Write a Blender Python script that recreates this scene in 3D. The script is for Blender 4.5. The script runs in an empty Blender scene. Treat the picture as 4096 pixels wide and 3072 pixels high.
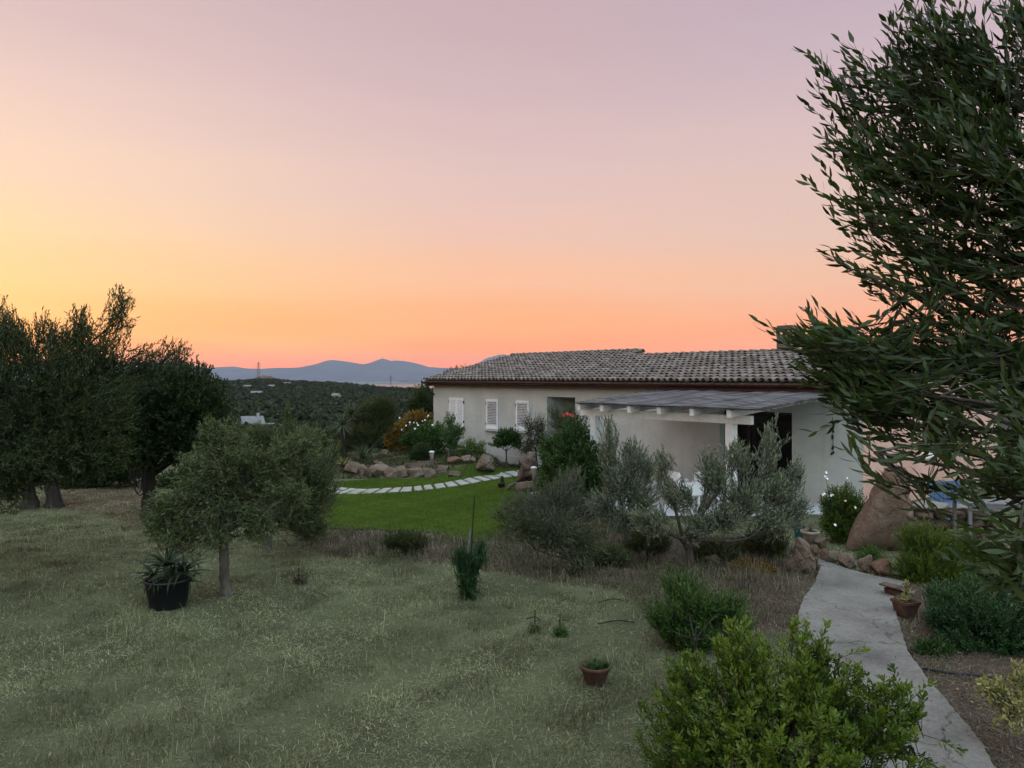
import bpy, bmesh, math, random
import numpy as np
from mathutils import Vector, Matrix, noise as mnoise

scene = bpy.context.scene
# ------------------------------------------------------------------ camera
FPX, HX, HY, EYE = 2900.0, 2048.0, 1509.0, 3.0      # focal length and horizon of the photograph in its own pixels
cam_d = bpy.data.cameras.new("camera")
cam_d.sensor_width = 36.0
cam_d.lens = 36.0 * FPX / 4096.0
cam_d.shift_y = -27.0 / 4096.0
cam_d.clip_start = 0.1
cam_d.clip_end = 90000.0
cam = bpy.data.objects.new("camera", cam_d)
scene.collection.objects.link(cam)
cam.location = (0, 0, EYE)
cam.rotation_euler = (math.radians(90), 0, 0)
scene.camera = cam
scene.view_settings.view_transform = 'Standard'
scene.view_settings.look = 'None'
scene.view_settings.exposure = 0.0
scene.view_settings.gamma = 1.0
scene.render.engine = 'CYCLES'
scene.cycles.use_denoising = True
scene.cycles.max_bounces = 5
scene.cycles.diffuse_bounces = 3
scene.cycles.glossy_bounces = 2
scene.cycles.transmission_bounces = 3
scene.cycles.transparent_max_bounces = 8
scene.cycles.caustics_reflective = False
scene.cycles.caustics_refractive = False

def lin(c):
    return tuple(((x / 255.0) / 12.92 if x / 255.0 <= 0.04045 else ((x / 255.0 + 0.055) / 1.055) ** 2.4) for x in c) + (1.0,)

# ------------------------------------------------------------------ world: clear sky after sunset
world = bpy.data.worlds.new("World")
scene.world = world
world.use_nodes = True
wn, wl = world.node_tree.nodes, world.node_tree.links
wn.clear()
SUN_AZ, SUN_EL = math.radians(-42), math.radians(2.0)
w_out = wn.new('ShaderNodeOutputWorld')
sky = wn.new('ShaderNodeTexSky')
sky.sky_type = 'NISHITA'
sky.sun_disc = False
sky.sun_elevation = SUN_EL
sky.sun_rotation = SUN_AZ
bg_sky = wn.new('ShaderNodeBackground'); bg_sky.inputs['Strength'].default_value = 0.02
wl.new(sky.outputs[0], bg_sky.inputs['Color'])
tc = wn.new('ShaderNodeTexCoord')
sep = wn.new('ShaderNodeSeparateXYZ')
wl.new(tc.outputs['Generated'], sep.inputs[0])
az = wn.new('ShaderNodeMath'); az.operation = 'ARCTAN2'
wl.new(sep.outputs[0], az.inputs[0]); wl.new(sep.outputs[1], az.inputs[1])
# faint high streaks that tilt the bands of the afterglow a little
wmap = wn.new('ShaderNodeMapping'); wmap.inputs['Scale'].default_value = (1.2, 1.2, 14.0)
wl.new(tc.outputs['Generated'], wmap.inputs[0])
wnoise = wn.new('ShaderNodeTexNoise'); wnoise.inputs['Scale'].default_value = 1.6; wnoise.inputs['Detail'].default_value = 4
wl.new(wmap.outputs[0], wnoise.inputs['Vector'])
wnm = wn.new('ShaderNodeMath'); wnm.operation = 'MULTIPLY_ADD'
wnm.inputs[1].default_value = 0.06; wnm.inputs[2].default_value = -0.03
wl.new(wnoise.outputs['Fac'], wnm.inputs[0])
wel = wn.new('ShaderNodeMath'); wel.operation = 'ADD'
wl.new(sep.outputs[2], wel.inputs[0]); wl.new(wnm.outputs[0], wel.inputs[1])
def sky_ramp(stops):
    r = wn.new('ShaderNodeValToRGB')
    cr = r.color_ramp
    cr.interpolation = 'B_SPLINE' if False else 'LINEAR'
    while len(cr.elements) < len(stops):
        cr.elements.new(0.5)
    for e, (p, c) in zip(cr.elements, stops):
        e.position = p
        e.color = lin(c)
    wl.new(wel.outputs[0], r.inputs[0])
    return r
RL = sky_ramp([(0, (255, 118, 48)), (.02, (255, 136, 62)), (.055, (255, 180, 92)), (.106, (255, 205, 132)), (.173, (255, 216, 166)), (.253, (250, 214, 188)), (.329, (237, 204, 194)), (.40, (224, 193, 189)), (.47, (213, 184, 184)), (1.0, (162, 184, 200))])
RC = sky_ramp([(0, (255, 112, 54)), (.02, (255, 128, 62)), (.037, (255, 144, 76)), (.072, (255, 168, 106)), (.14, (254, 191, 152)), (.206, (240, 195, 178)), (.27, (228, 194, 188)), (.385, (211, 181, 184)), (.461, (203, 174, 179)), (1.0, (162, 184, 200))])
RR = sky_ramp([(0, (250, 118, 76)), (.03, (254, 146, 98)), (.072, (252, 167, 126)), (.123, (245, 191, 162)), (.19, (232, 196, 180)), (.269, (225, 194, 188)), (.36, (209, 184, 191)), (.461, (192, 172, 186)), (1.0, (162, 184, 200))])
RB = sky_ramp([(0.0, (150, 162, 170)), (0.06, (176, 186, 192)), (0.15, (196, 204, 206)), (0.3, (190, 206, 210)), (0.6, (172, 192, 206)), (1.0, (162, 184, 200))])
def wrange(a, b):
    m = wn.new('ShaderNodeMapRange'); m.interpolation_type = 'SMOOTHSTEP'
    m.inputs['From Min'].default_value = a; m.inputs['From Max'].default_value = b
    return m
def wmix(fac, a, b):
    m = wn.new('ShaderNodeMix'); m.data_type = 'RGBA'
    wl.new(fac, m.inputs[0]); wl.new(a, m.inputs[6]); wl.new(b, m.inputs[7])
    return m.outputs[2]
m1 = wrange(-0.72, 0.02); wl.new(az.outputs[0], m1.inputs[0])
m2 = wrange(-0.05, 0.55); wl.new(az.outputs[0], m2.inputs[0])
azabs = wn.new('ShaderNodeMath'); azabs.operation = 'ABSOLUTE'
azoff = wn.new('ShaderNodeMath'); azoff.operation = 'ADD'; azoff.inputs[1].default_value = 0.5
wl.new(az.outputs[0], azoff.inputs[0]); wl.new(azoff.outputs[0], azabs.inputs[0])
m3 = wrange(1.25, 2.3); wl.new(azabs.outputs[0], m3.inputs[0])
c = wmix(m1.outputs[0], RL.outputs[0], RC.outputs[0])
c = wmix(m2.outputs[0], c, RR.outputs[0])
c = wmix(m3.outputs[0], c, RB.outputs[0])
bg_glow = wn.new('ShaderNodeBackground'); bg_glow.inputs['Strength'].default_value = 1.0
# the band at the horizon is the brightest part of the afterglow; unseen sky behind and overhead is boosted as added fill light
hb = wn.new('ShaderNodeMath'); hb.operation = 'MULTIPLY'; hb.inputs[1].default_value = -24.0
wl.new(sep.outputs[2], hb.inputs[0])
hb2 = wn.new('ShaderNodeMath'); hb2.operation = 'EXPONENT'; wl.new(hb.outputs[0], hb2.inputs[0])
hb3 = wn.new('ShaderNodeMath'); hb3.operation = 'MULTIPLY_ADD'; hb3.inputs[1].default_value = 1.15; hb3.inputs[2].default_value = 1.0
hbc = wn.new('ShaderNodeMath'); hbc.operation = 'MINIMUM'; hbc.inputs[1].default_value = 1.0
wl.new(hb2.outputs[0], hbc.inputs[0]); wl.new(hbc.outputs[0], hb3.inputs[0])
bk = wn.new('ShaderNodeMath'); bk.operation = 'MULTIPLY_ADD'; bk.inputs[1].default_value = 1.7
wl.new(m3.outputs[0], bk.inputs[0]); wl.new(hb3.outputs[0], bk.inputs[2])
zen = wrange(0.52, 0.9); wl.new(sep.outputs[2], zen.inputs[0])
bk2 = wn.new('ShaderNodeMath'); bk2.operation = 'MULTIPLY_ADD'; bk2.inputs[1].default_value = 1.75
wl.new(zen.outputs[0], bk2.inputs[0]); wl.new(bk.outputs[0], bk2.inputs[2])
wl.new(bk2.outputs[0], bg_glow.inputs['Strength'])
wl.new(c, bg_glow.inputs['Color'])
wadd = wn.new('ShaderNodeAddShader')
wl.new(bg_sky.outputs[0], wadd.inputs[0]); wl.new(bg_glow.outputs[0], wadd.inputs[1])
wl.new(wadd.outputs[0], w_out.inputs['Surface'])

# ------------------------------------------------------------------ sun: only its last glow, low on the left
sun_d = bpy.data.lights.new("sun", 'SUN')
sun_d.energy = 0.12
sun_d.angle = math.radians(25)
sun_d.color = (1.0, 0.72, 0.45)
sun = bpy.data.objects.new("sun", sun_d)
scene.collection.objects.link(sun)
_sd = Vector((math.sin(SUN_AZ) * math.cos(math.radians(9)), math.cos(SUN_AZ) * math.cos(math.radians(9)), math.sin(math.radians(9))))
sun.rotation_euler = _sd.to_track_quat('Z', 'Y').to_euler()
sun.location = (-30, 30, 20)

# ================================================================== helpers
col = scene.collection
def rng_of(seed):
    return np.random.default_rng(seed)

def tag(o, label=None, cat=None, group=None, kind=None):
    if label: o['label'] = label
    if cat: o['category'] = cat
    if group: o['group'] = group
    if kind: o['kind'] = kind
    return o

def empty(name, loc, label, cat, group=None, rz=0.0):
    o = bpy.data.objects.new(name, None)
    o.empty_display_size = 0.2
    col.objects.link(o)
    o.location = loc
    o.rotation_euler = (0, 0, rz)
    return tag(o, label, cat, group)

def copy_tree(o, parent=None):
    c = o.copy()
    col.objects.link(c)
    if parent is not None:
        c.parent = parent
    for ch in [x for x in col.objects if x.parent == o]:
        copy_tree(ch, c)
    return c

def npmesh(name, V, quads=None, tris=None, mat=None, parent=None, origin=None, tint=None, smooth=True, extra=None):
    """one mesh object from numpy arrays; V in world space, stored relative to origin"""
    V = np.asarray(V, np.float32)
    if origin is not None:
        V = V - np.asarray(origin, np.float32)
    me = bpy.data.meshes.new(name)
    nq = 0 if quads is None else len(quads)
    nt = 0 if tris is None else len(tris)
    me.vertices.add(len(V))
    me.vertices.foreach_set('co', V.ravel())
    loops = []
    if nq: loops.append(np.asarray(quads, np.int32).ravel())
    if nt: loops.append(np.asarray(tris, np.int32).ravel())
    loops = np.concatenate(loops)
    me.loops.add(len(loops))
    me.loops.foreach_set('vertex_index', loops)
    me.polygons.add(nq + nt)
    starts = np.concatenate([np.arange(nq) * 4, nq * 4 + np.arange(nt) * 3]).astype(np.int32)
    me.polygons.foreach_set('loop_start', starts)
    me.polygons.foreach_set('use_smooth', np.full(nq + nt, smooth, bool))
    if tint is not None:
        a = me.attributes.new('tint', 'FLOAT', 'POINT')
        a.data.foreach_set('value', np.asarray(tint, np.float32))
    for k, v in (extra or {}).items():
        a = me.attributes.new(k, 'FLOAT', 'POINT')
        a.data.foreach_set('value', np.asarray(v, np.float32))
    me.update(calc_edges=True)
    me.validate()
    o = bpy.data.objects.new(name, me)
    if mat: me.materials.append(mat)
    col.objects.link(o)
    if parent is not None:
        o.parent = parent
    elif origin is not None:
        o.location = tuple(float(x) for x in origin)
    return o

class G:
    """small hand-built geometry collected in python lists, then linked as ONE mesh object"""
    def __init__(s):
        s.v, s.f = [], []
    def add(s, vs, fs):
        b = len(s.v)
        s.v += [tuple(x) for x in vs]
        s.f += [tuple(b + i for i in f) for f in fs]
        return s
    def box(s, c, size, M=None):
        x, y, z = size[0] / 2, size[1] / 2, size[2] / 2
        vs = [Vector((sx * x, sy * y, sz * z)) for sx in (-1, 1) for sy in (-1, 1) for sz in (-1, 1)]
        if M is not None: vs = [M @ v for v in vs]
        vs = [v + Vector(c) for v in vs]
        return s.add(vs, [(0, 1, 3, 2), (4, 6, 7, 5), (0, 4, 5, 1), (2, 3, 7, 6), (0, 2, 6, 4), (1, 5, 7, 3)])
    def tube(s, pts, rad, n=8, caps=True):
        pts = [Vector(p) for p in pts]
        if not hasattr(rad, '__len__'): rad = [rad] * len(pts)
        b = len(s.v)
        ref = None
        for i, p in enumerate(pts):
            t = (pts[min(i + 1, len(pts) - 1)] - pts[max(i - 1, 0)]).normalized()
            if ref is None:
                ref = t.orthogonal().normalized()
            ref = (ref - t * ref.dot(t)).normalized()
            w = t.cross(ref)
            for k in range(n):
                a = 2 * math.pi * k / n
                s.v.append(tuple(p + (ref * math.cos(a) + w * math.sin(a)) * rad[i]))
        for i in range(len(pts) - 1):
            for k in range(n):
                s.f.append((b + i * n + k, b + i * n + (k + 1) % n, b + (i + 1) * n + (k + 1) % n, b + (i + 1) * n + k))
        if caps:
            s.f.append(tuple(b + k for k in reversed(range(n))))
            s.f.append(tuple(b + (len(pts) - 1) * n + k for k in range(n)))
        return s
    def lathe(s, prof, c=(0, 0, 0), n=24, sx=1.0, sy=1.0, close=False):
        b = len(s.v)
        for r, z in prof:
            for k in range(n):
                a = 2 * math.pi * k / n
                s.v.append((c[0] + r * sx * math.cos(a), c[1] + r * sy * math.sin(a), c[2] + z))
        m = len(prof)
        for i in range(m - 1):
            for k in range(n):
                s.f.append((b + i * n + k, b + i * n + (k + 1) % n, b + (i + 1) * n + (k + 1) % n, b + (i + 1) * n + k))
        if close:
            s.f.append(tuple(b + k for k in reversed(range(n))))
            s.f.append(tuple(b + (m - 1) * n + k for k in range(n)))
        return s
    def prism(s, poly, z0, z1):
        n = len(poly)
        vs = [(x, y, z0) for x, y in poly] + [(x, y, z1) for x, y in poly]
        fs = [tuple(range(n, 2 * n)), tuple(reversed(range(n)))] + [(i, (i + 1) % n, n + (i + 1) % n, n + i) for i in range(n)]
        return s.add(vs, fs)
    def build(s, name, mat, parent=None, origin=None, smooth=False, bevel=0.0):
        me = bpy.data.meshes.new(name)
        vs = s.v
        if origin is not None:
            vs = [(x - origin[0], y - origin[1], z - origin[2]) for x, y, z in vs]
        me.from_pydata(vs, [], s.f)
        me.update()
        bm = bmesh.new(); bm.from_mesh(me)
        bmesh.ops.recalc_face_normals(bm, faces=bm.faces)
        if bevel > 0:
            bmesh.ops.bevel(bm, geom=[e for e in bm.edges if e.is_manifold and e.calc_face_angle(0) > 0.5], offset=bevel, segments=2, affect='EDGES', clamp_overlap=True)
        bm.to_mesh(me); bm.free()
        if smooth:
            me.polygons.foreach_set('use_smooth', np.full(len(me.polygons), True))
        if mat: me.materials.append(mat)
        o = bpy.data.objects.new(name, me)
        col.objects.link(o)
        if parent is not None: o.parent = parent
        elif origin is not None: o.location = origin
        return o

# ------------------------------------------------------------------ places: pixel of the photo + distance -> point
def P(px, py, D):
    return np.array([(px - HX) / FPX * D, D, EYE - (py - HY) / FPX * D])

_KN = np.array([(-1e5, 0), (0, 0), (11, 0), (16, -.24), (20, -.40), (30, -.42), (36, -.7), (45, -1.7), (60, -3.4), (100, -6.6), (150, -8.6), (200, -10.4),
                (300, -14.5), (500, -15), (750, -13.5), (900, -11), (1000, -8.0)])
_RIDGE = np.array([(-9000, 1534), (600, 1534), (850, 1531), (980, 1526), (1020, 1519), (1090, 1519), (1130, 1526), (1200, 1531), (1343, 1536), (1424, 1544), (1505, 1552), (1614, 1560), (1720, 1563), (2200, 1570), (9000, 1590)])
def sstep(a, b, x):
    t = np.clip((x - a) / (b - a), 0, 1)
    return t * t * (3 - 2 * t)
def gz(x, y):
    x = np.asarray(x, float); y = np.asarray(y, float)
    z = np.interp(y, _KN[:, 0], _KN[:, 1])
    # softened knots
    z = 0.5 * z + 0.25 * (np.interp(y * 1.06, _KN[:, 0], _KN[:, 1]) + np.interp(y * 0.94, _KN[:, 0], _KN[:, 1]))
    px = HX + FPX * x / np.maximum(y, 1.0)
    zr = EYE - (np.interp(px, _RIDGE[:, 0], _RIDGE[:, 1]) - HY) / FPX * 1150.0
    k = sstep(700, 1150, y)
    z = z * (1 - k) + zr * k
    z = np.where(y > 1150, zr + (-95.0 - zr) * sstep(1150, 3600, y), z)
    z = z - 14 * sstep(6300, 7000, y) + 14 * sstep(10100, 10500, y) + 55 * sstep(10500, 16500, y)
    # raised planting bed behind the stone edging on the left of the house
    bed = sstep(24.3, 25.2, y + 0.25 * np.sin(x * 1.3)) * (1 - sstep(30, 34, y)) * sstep(-7.4, -6.2, x) * (1 - sstep(-1.2, -0.2, x))
    z = z + 0.36 * bed
    return z
def ground_pt(px, py, dz=0.0):
    """where the sight line through a pixel meets the ground"""
    D = 3.0 / max((py - HY) / FPX, 1e-4)
    for _ in range(30):
        z = float(gz((px - HX) / FPX * D, D)) + dz
        D = 0.5 * D + 0.5 * (EYE - z) / max((py - HY) / FPX, 1e-4)
    return np.array([(px - HX) / FPX * D, D, float(gz((px - HX) / FPX * D, D)) + dz])
def on_ground(px, D):
    x = (px - HX) / FPX * D
    return np.array([x, D, float(gz(x, D))])

# ------------------------------------------------------------------ materials
def _mat(name):
    m = bpy.data.materials.new(name); m.use_nodes = True
    n, l = m.node_tree.nodes, m.node_tree.links
    b = n['Principled BSDF']
    return m, n, l, b
def ramp(n, stops):
    r = n.new('ShaderNodeValToRGB')
    while len(r.color_ramp.elements) < len(stops): r.color_ramp.elements.new(0.5)
    for e, (p, c) in zip(r.color_ramp.elements, stops):
        e.position = p; e.color = tuple(c) + (1,) if len(c) == 3 else c
    return r
def tnoise(n, l, scale, detail=5, rough=0.6, vec=None, coord='Object', stretch=None):
    t = n.new('ShaderNodeTexNoise')
    t.inputs['Scale'].default_value = scale; t.inputs['Detail'].default_value = detail; t.inputs['Roughness'].default_value = rough
    if vec is None:
        tcn = n.new('ShaderNodeTexCoord'); vec = tcn.outputs[coord]
    if stretch:
        mp = n.new('ShaderNodeMapping'); mp.inputs['Scale'].default_value = stretch
        l.new(vec, mp.inputs[0]); vec = mp.outputs[0]
    l.new(vec, t.inputs['Vector'])
    return t
def bump(n, l, b, h, strength=0.4, dist=0.02):
    bp = n.new('ShaderNodeBump'); bp.inputs['Strength'].default_value = strength; bp.inputs['Distance'].default_value = dist
    l.new(h, bp.inputs['Height']); l.new(bp.outputs[0], b.inputs['Normal'])
    return bp
def noise_mat(name, stops, scale, rough=0.85, bstr=0.4, bdist=0.02, detail=7, bscale=None, spec=0.25, stretch=None, metallic=0.0):
    m, n, l, b = _mat(name)
    t = tnoise(n, l, scale, detail, stretch=stretch)
    r = ramp(n, stops); l.new(t.outputs['Fac'], r.inputs[0]); l.new(r.outputs[0], b.inputs['Base Color'])
    b.inputs['Roughness'].default_value = rough
    b.inputs['Specular IOR Level'].default_value = spec
    b.inputs['Metallic'].default_value = metallic
    t2 = tnoise(n, l, bscale or scale * 3, 6, stretch=stretch)
    if bstr > 0: bump(n, l, b, t2.outputs['Fac'], bstr, bdist)
    return m
def leaf_mat(name, dark, mid, light, back=None, rough=0.5, spec=0.3, trans=0.25, tr_col=None):
    m, n, l, b = _mat(name)
    a = n.new('ShaderNodeAttribute'); a.attribute_name = 'tint'
    r = ramp(n, [(0.0, dark), (0.5, mid), (1.0, light)])
    l.new(a.outputs['Fac'], r.inputs[0])
    out_c = r.outputs[0]
    if back is not None:
        g = n.new('ShaderNodeNewGeometry')
        mx = n.new('ShaderNodeMix'); mx.data_type = 'RGBA'
        l.new(g.outputs['Backfacing'], mx.inputs[0]); l.new(out_c, mx.inputs[6]); mx.inputs[7].default_value = tuple(back) + (1,)
        out_c = mx.outputs[2]
    l.new(out_c, b.inputs['Base Color'])
    b.inputs['Roughness'].default_value = rough
    b.inputs['Specular IOR Level'].default_value = spec
    if trans > 0:
        tr = n.new('ShaderNodeBsdfTranslucent')
        mc = n.new('ShaderNodeMix'); mc.data_type = 'RGBA'; mc.blend_type = 'MULTIPLY'; mc.inputs[0].default_value = 1.0
        l.new(r.outputs[0], mc.inputs[6]); mc.inputs[7].default_value = (tr_col or (1.5, 1.6, 0.6)) + (1,)
        l.new(mc.outputs[2], tr.inputs['Color'])
        ms = n.new('ShaderNodeMixShader'); ms.inputs[0].default_value = trans
        l.new(b.outputs[0], ms.inputs[1]); l.new(tr.outputs[0], ms.inputs[2])
        l.new(ms.outputs[0], n['Material Output'].inputs['Surface'])
    return m
# ================================================================== materials of the setting
M = {}
def stucco(name, ca, cb, dirt):
    """hand-trowelled plaster: soft relief, faint run-off streaks from the eaves, splash marks near the soil"""
    m, n, l, b = _mat(name)
    tcn = n.new('ShaderNodeTexCoord')
    t = tnoise(n, l, 0.9, 6, 0.6)
    r = ramp(n, [(0.3, ca), (0.7, cb)]); l.new(t.outputs['Fac'], r.inputs[0])
    st = tnoise(n, l, 1.0, 4, 0.6, stretch=(3.5, 3.5, .22))
    sr = ramp(n, [(0.55, (0, 0, 0)), (0.8, (.28, .28, .28))]); l.new(st.outputs['Fac'], sr.inputs[0])
    sp = n.new('ShaderNodeSeparateXYZ'); l.new(tcn.outputs['Object'], sp.inputs[0])
    lo = n.new('ShaderNodeMapRange'); lo.inputs['From Min'].default_value = 0.75; lo.inputs['From Max'].default_value = 0.0; l.new(sp.outputs[2], lo.inputs[0])
    t2 = tnoise(n, l, 4.0, 7, 0.75)
    lm = n.new('ShaderNodeMath'); lm.operation = 'MULTIPLY'; l.new(lo.outputs[0], lm.inputs[0]); l.new(t2.outputs['Fac'], lm.inputs[1])
    ad = n.new('ShaderNodeMath'); ad.operation = 'MULTIPLY_ADD'; ad.inputs[1].default_value = .8; ad.use_clamp = True; l.new(lm.outputs[0], ad.inputs[0]); l.new(sr.outputs[0], ad.inputs[2])
    mx = n.new('ShaderNodeMix'); mx.data_type = 'RGBA'; l.new(ad.outputs[0], mx.inputs[0]); l.new(r.outputs[0], mx.inputs[6]); mx.inputs[7].default_value = tuple(dirt) + (1,)
    l.new(mx.outputs[2], b.inputs['Base Color'])
    b.inputs['Roughness'].default_value = 0.95; b.inputs['Specular IOR Level'].default_value = 0.15
    h = tnoise(n, l, 3.2, 5, 0.55, stretch=(1, 1, 1.3))
    bump(n, l, b, h.outputs['Fac'], 0.55, 0.05)
    return m
M['wall'] = stucco('stucco', lin((174, 175, 170))[:3], lin((196, 196, 190))[:3], lin((140, 134, 124))[:3])
M['pink'] = stucco('pink_stucco', lin((192, 150, 134))[:3], lin((214, 172, 156))[:3], lin((160, 120, 105))[:3])
M['white_paint'] = noise_mat('white_paint', [(0.35, (.78, .78, .79)), (0.65, (.86, .86, .87))], 6, 0.55, 0.12, 0.01)
M['white_wood'] = noise_mat('white_wood', [(0.2, (.30, .27, .24)), (0.34, (.66, .65, .64)), (0.7, (.80, .79, .78))], 7, 0.7, 0.3, 0.01, stretch=(1, 1, 1))
M['dark_open'] = noise_mat('dark_glass', [(0.3, (.006, .006, .007)), (0.7, (.012, .012, .014))], 1, 0.15, 0, spec=0.4)
M['copper'] = noise_mat('brown_metal', [(0.3, (.045, .018, .013)), (0.7, (.085, .032, .022))], 3, 0.42, 0.1, 0.01, metallic=0.5)
M['fascia'] = noise_mat('brown_board', [(0.3, (.06, .028, .02)), (0.7, (.09, .04, .03))], 4, 0.7, 0.2)
M['concrete'] = noise_mat('old_concrete', [(0.25, (.17, .15, .14)), (0.5, (.25, .225, .21)), (0.75, (.31, .285, .265))], 2.2, 0.93, 0.7, 0.02, bscale=30)
M['terrace'] = noise_mat('terrace_paving', [(0.3, (.42, .42, .43)), (0.7, (.55, .55, .55))], 1.5, 0.9, 0.3, 0.01, bscale=25)
M['slab'] = noise_mat('slab_stone', [(0.25, (.19, .175, .15)), (0.5, (.31, .29, .26)), (0.7, (.40, .38, .34))], 3.0, 0.9, 0.5, 0.015, bscale=18)
M['reed'] = None
M['dirt'] = None

def tile_material():
    m, n, l, b = _mat('roof_tile')
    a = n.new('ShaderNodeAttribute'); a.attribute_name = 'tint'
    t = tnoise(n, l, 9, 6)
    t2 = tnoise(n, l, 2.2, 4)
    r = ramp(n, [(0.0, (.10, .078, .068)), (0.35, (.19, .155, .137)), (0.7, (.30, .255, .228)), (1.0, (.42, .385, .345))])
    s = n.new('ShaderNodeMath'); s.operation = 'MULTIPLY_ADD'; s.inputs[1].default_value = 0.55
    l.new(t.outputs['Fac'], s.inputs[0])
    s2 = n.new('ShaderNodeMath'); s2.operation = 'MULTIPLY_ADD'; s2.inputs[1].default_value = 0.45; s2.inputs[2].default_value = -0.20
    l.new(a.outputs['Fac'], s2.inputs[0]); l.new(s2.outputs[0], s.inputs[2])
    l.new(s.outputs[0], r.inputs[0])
    lich = ramp(n, [(0.55, (0, 0, 0)), (0.66, (1, 1, 1))]); l.new(t2.outputs['Fac'], lich.inputs[0])
    mx = n.new('ShaderNodeMix'); mx.data_type = 'RGBA'
    mfac = n.new('ShaderNodeMath'); mfac.operation = 'MULTIPLY'; mfac.inputs[1].default_value = 0.45
    l.new(lich.outputs[0], mfac.inputs[0]); l.new(mfac.outputs[0], mx.inputs[0])
    l.new(r.outputs[0], mx.inputs[6]); mx.inputs[7].default_value = (.20, .19, .165, 1)
    l.new(mx.outputs[2], b.inputs['Base Color'])
    b.inputs['Roughness'].default_value = 0.95; b.inputs['Specular IOR Level'].default_value = 0.1
    bump(n, l, b, t.outputs['Fac'], 0.5, 0.02)
    return m
M['tile'] = tile_material()

def reed_material():
    m, n, l, b = _mat('reed_mat')
    tcn = n.new('ShaderNodeTexCoord')
    t = tnoise(n, l, 1.0, 5, vec=tcn.outputs['UV'], stretch=(0.7, 11, 1))
    t2 = tnoise(n, l, 1.0, 3, vec=tcn.outputs['UV'], stretch=(0.9, 2.5, 1))
    add = n.new('ShaderNodeMath'); add.operation = 'MULTIPLY_ADD'; add.inputs[1].default_value = 0.6
    l.new(t.outputs['Fac'], add.inputs[0]); 
    sc = n.new('ShaderNodeMath'); sc.operation = 'MULTIPLY'; sc.inputs[1].default_value = 0.45
    l.new(t2.outputs['Fac'], sc.inputs[0]); l.new(sc.outputs[0], add.inputs[2])
    r = ramp(n, [(0.38, (.008, .007, .008)), (0.5, (.050, .045, .047)), (0.64, (.15, .138, .14))])
    l.new(add.outputs[0], r.inputs[0]); l.new(r.outputs[0], b.inputs['Base Color'])
    b.inputs['Roughness'].default_value = 0.85
    bump(n, l, b, t.outputs['Fac'], 0.8, 0.02)
    return m
M['reed'] = reed_material()

def rock_material(name, a, b_, c_, lichen=(.22, .21, .19), scale=2.5):
    m, n, l, b = _mat(name)
    t = tnoise(n, l, scale, 8, 0.65)
    r = ramp(n, [(0.3, a), (0.5, b_), (0.7, c_)]); l.new(t.outputs['Fac'], r.inputs[0])
    t2 = tnoise(n, l, scale * 1.7, 7, 0.7)
    lr = ramp(n, [(0.56, (0, 0, 0)), (0.68, (.7, .7, .7))]); l.new(t2.outputs['Fac'], lr.inputs[0])
    mx = n.new('ShaderNodeMix'); mx.data_type = 'RGBA'
    l.new(lr.outputs[0], mx.inputs[0]); l.new(r.outputs[0], mx.inputs[6]); mx.inputs[7].default_value = tuple(lichen) + (1,)
    l.new(mx.outputs[2], b.inputs['Base Color'])
    b.inputs['Roughness'].default_value = 0.95; b.inputs['Specular IOR Level'].default_value = 0.15
    t3 = tnoise(n, l, scale * 9, 8, 0.7)
    gr = ramp(n, [(0.35, (.62, .6, .58)), (0.5, (1, 1, 1)), (0.66, (1.3, 1.28, 1.25))]); t5 = tnoise(n, l, scale * 14, 6, 0.75); l.new(t5.outputs['Fac'], gr.inputs[0])
    mg = n.new('ShaderNodeMix'); mg.data_type = 'RGBA'; mg.blend_type = 'MULTIPLY'; mg.inputs[0].default_value = 0.85
    l.new(mx.outputs[2], mg.inputs[6]); l.new(gr.outputs[0], mg.inputs[7]); l.new(mg.outputs[2], b.inputs['Base Color'])
    bump(n, l, b, t3.outputs['Fac'], 1.0, 0.04)
    return m
M['rock'] = rock_material('granite', (.115, .080, .057), (.19, .140, .103), (.28, .225, .18))
M['rock_red'] = rock_material('red_granite', (.12, .060, .040), (.175, .095, .066), (.23, .145, .11))
M['rock_dark'] = rock_material('brown_granite', (.082, .055, .041), (.138, .096, .073), (.195, .152, .12))
M['rock_brown'] = rock_material('leaning_granite', (.095, .058, .040), (.155, .100, .070), (.21, .155, .115), scale=3.2)
M['rock_pale'] = rock_material('pale_granite', (.19, .16, .135), (.28, .245, .21), (.38, .345, .31))

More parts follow.
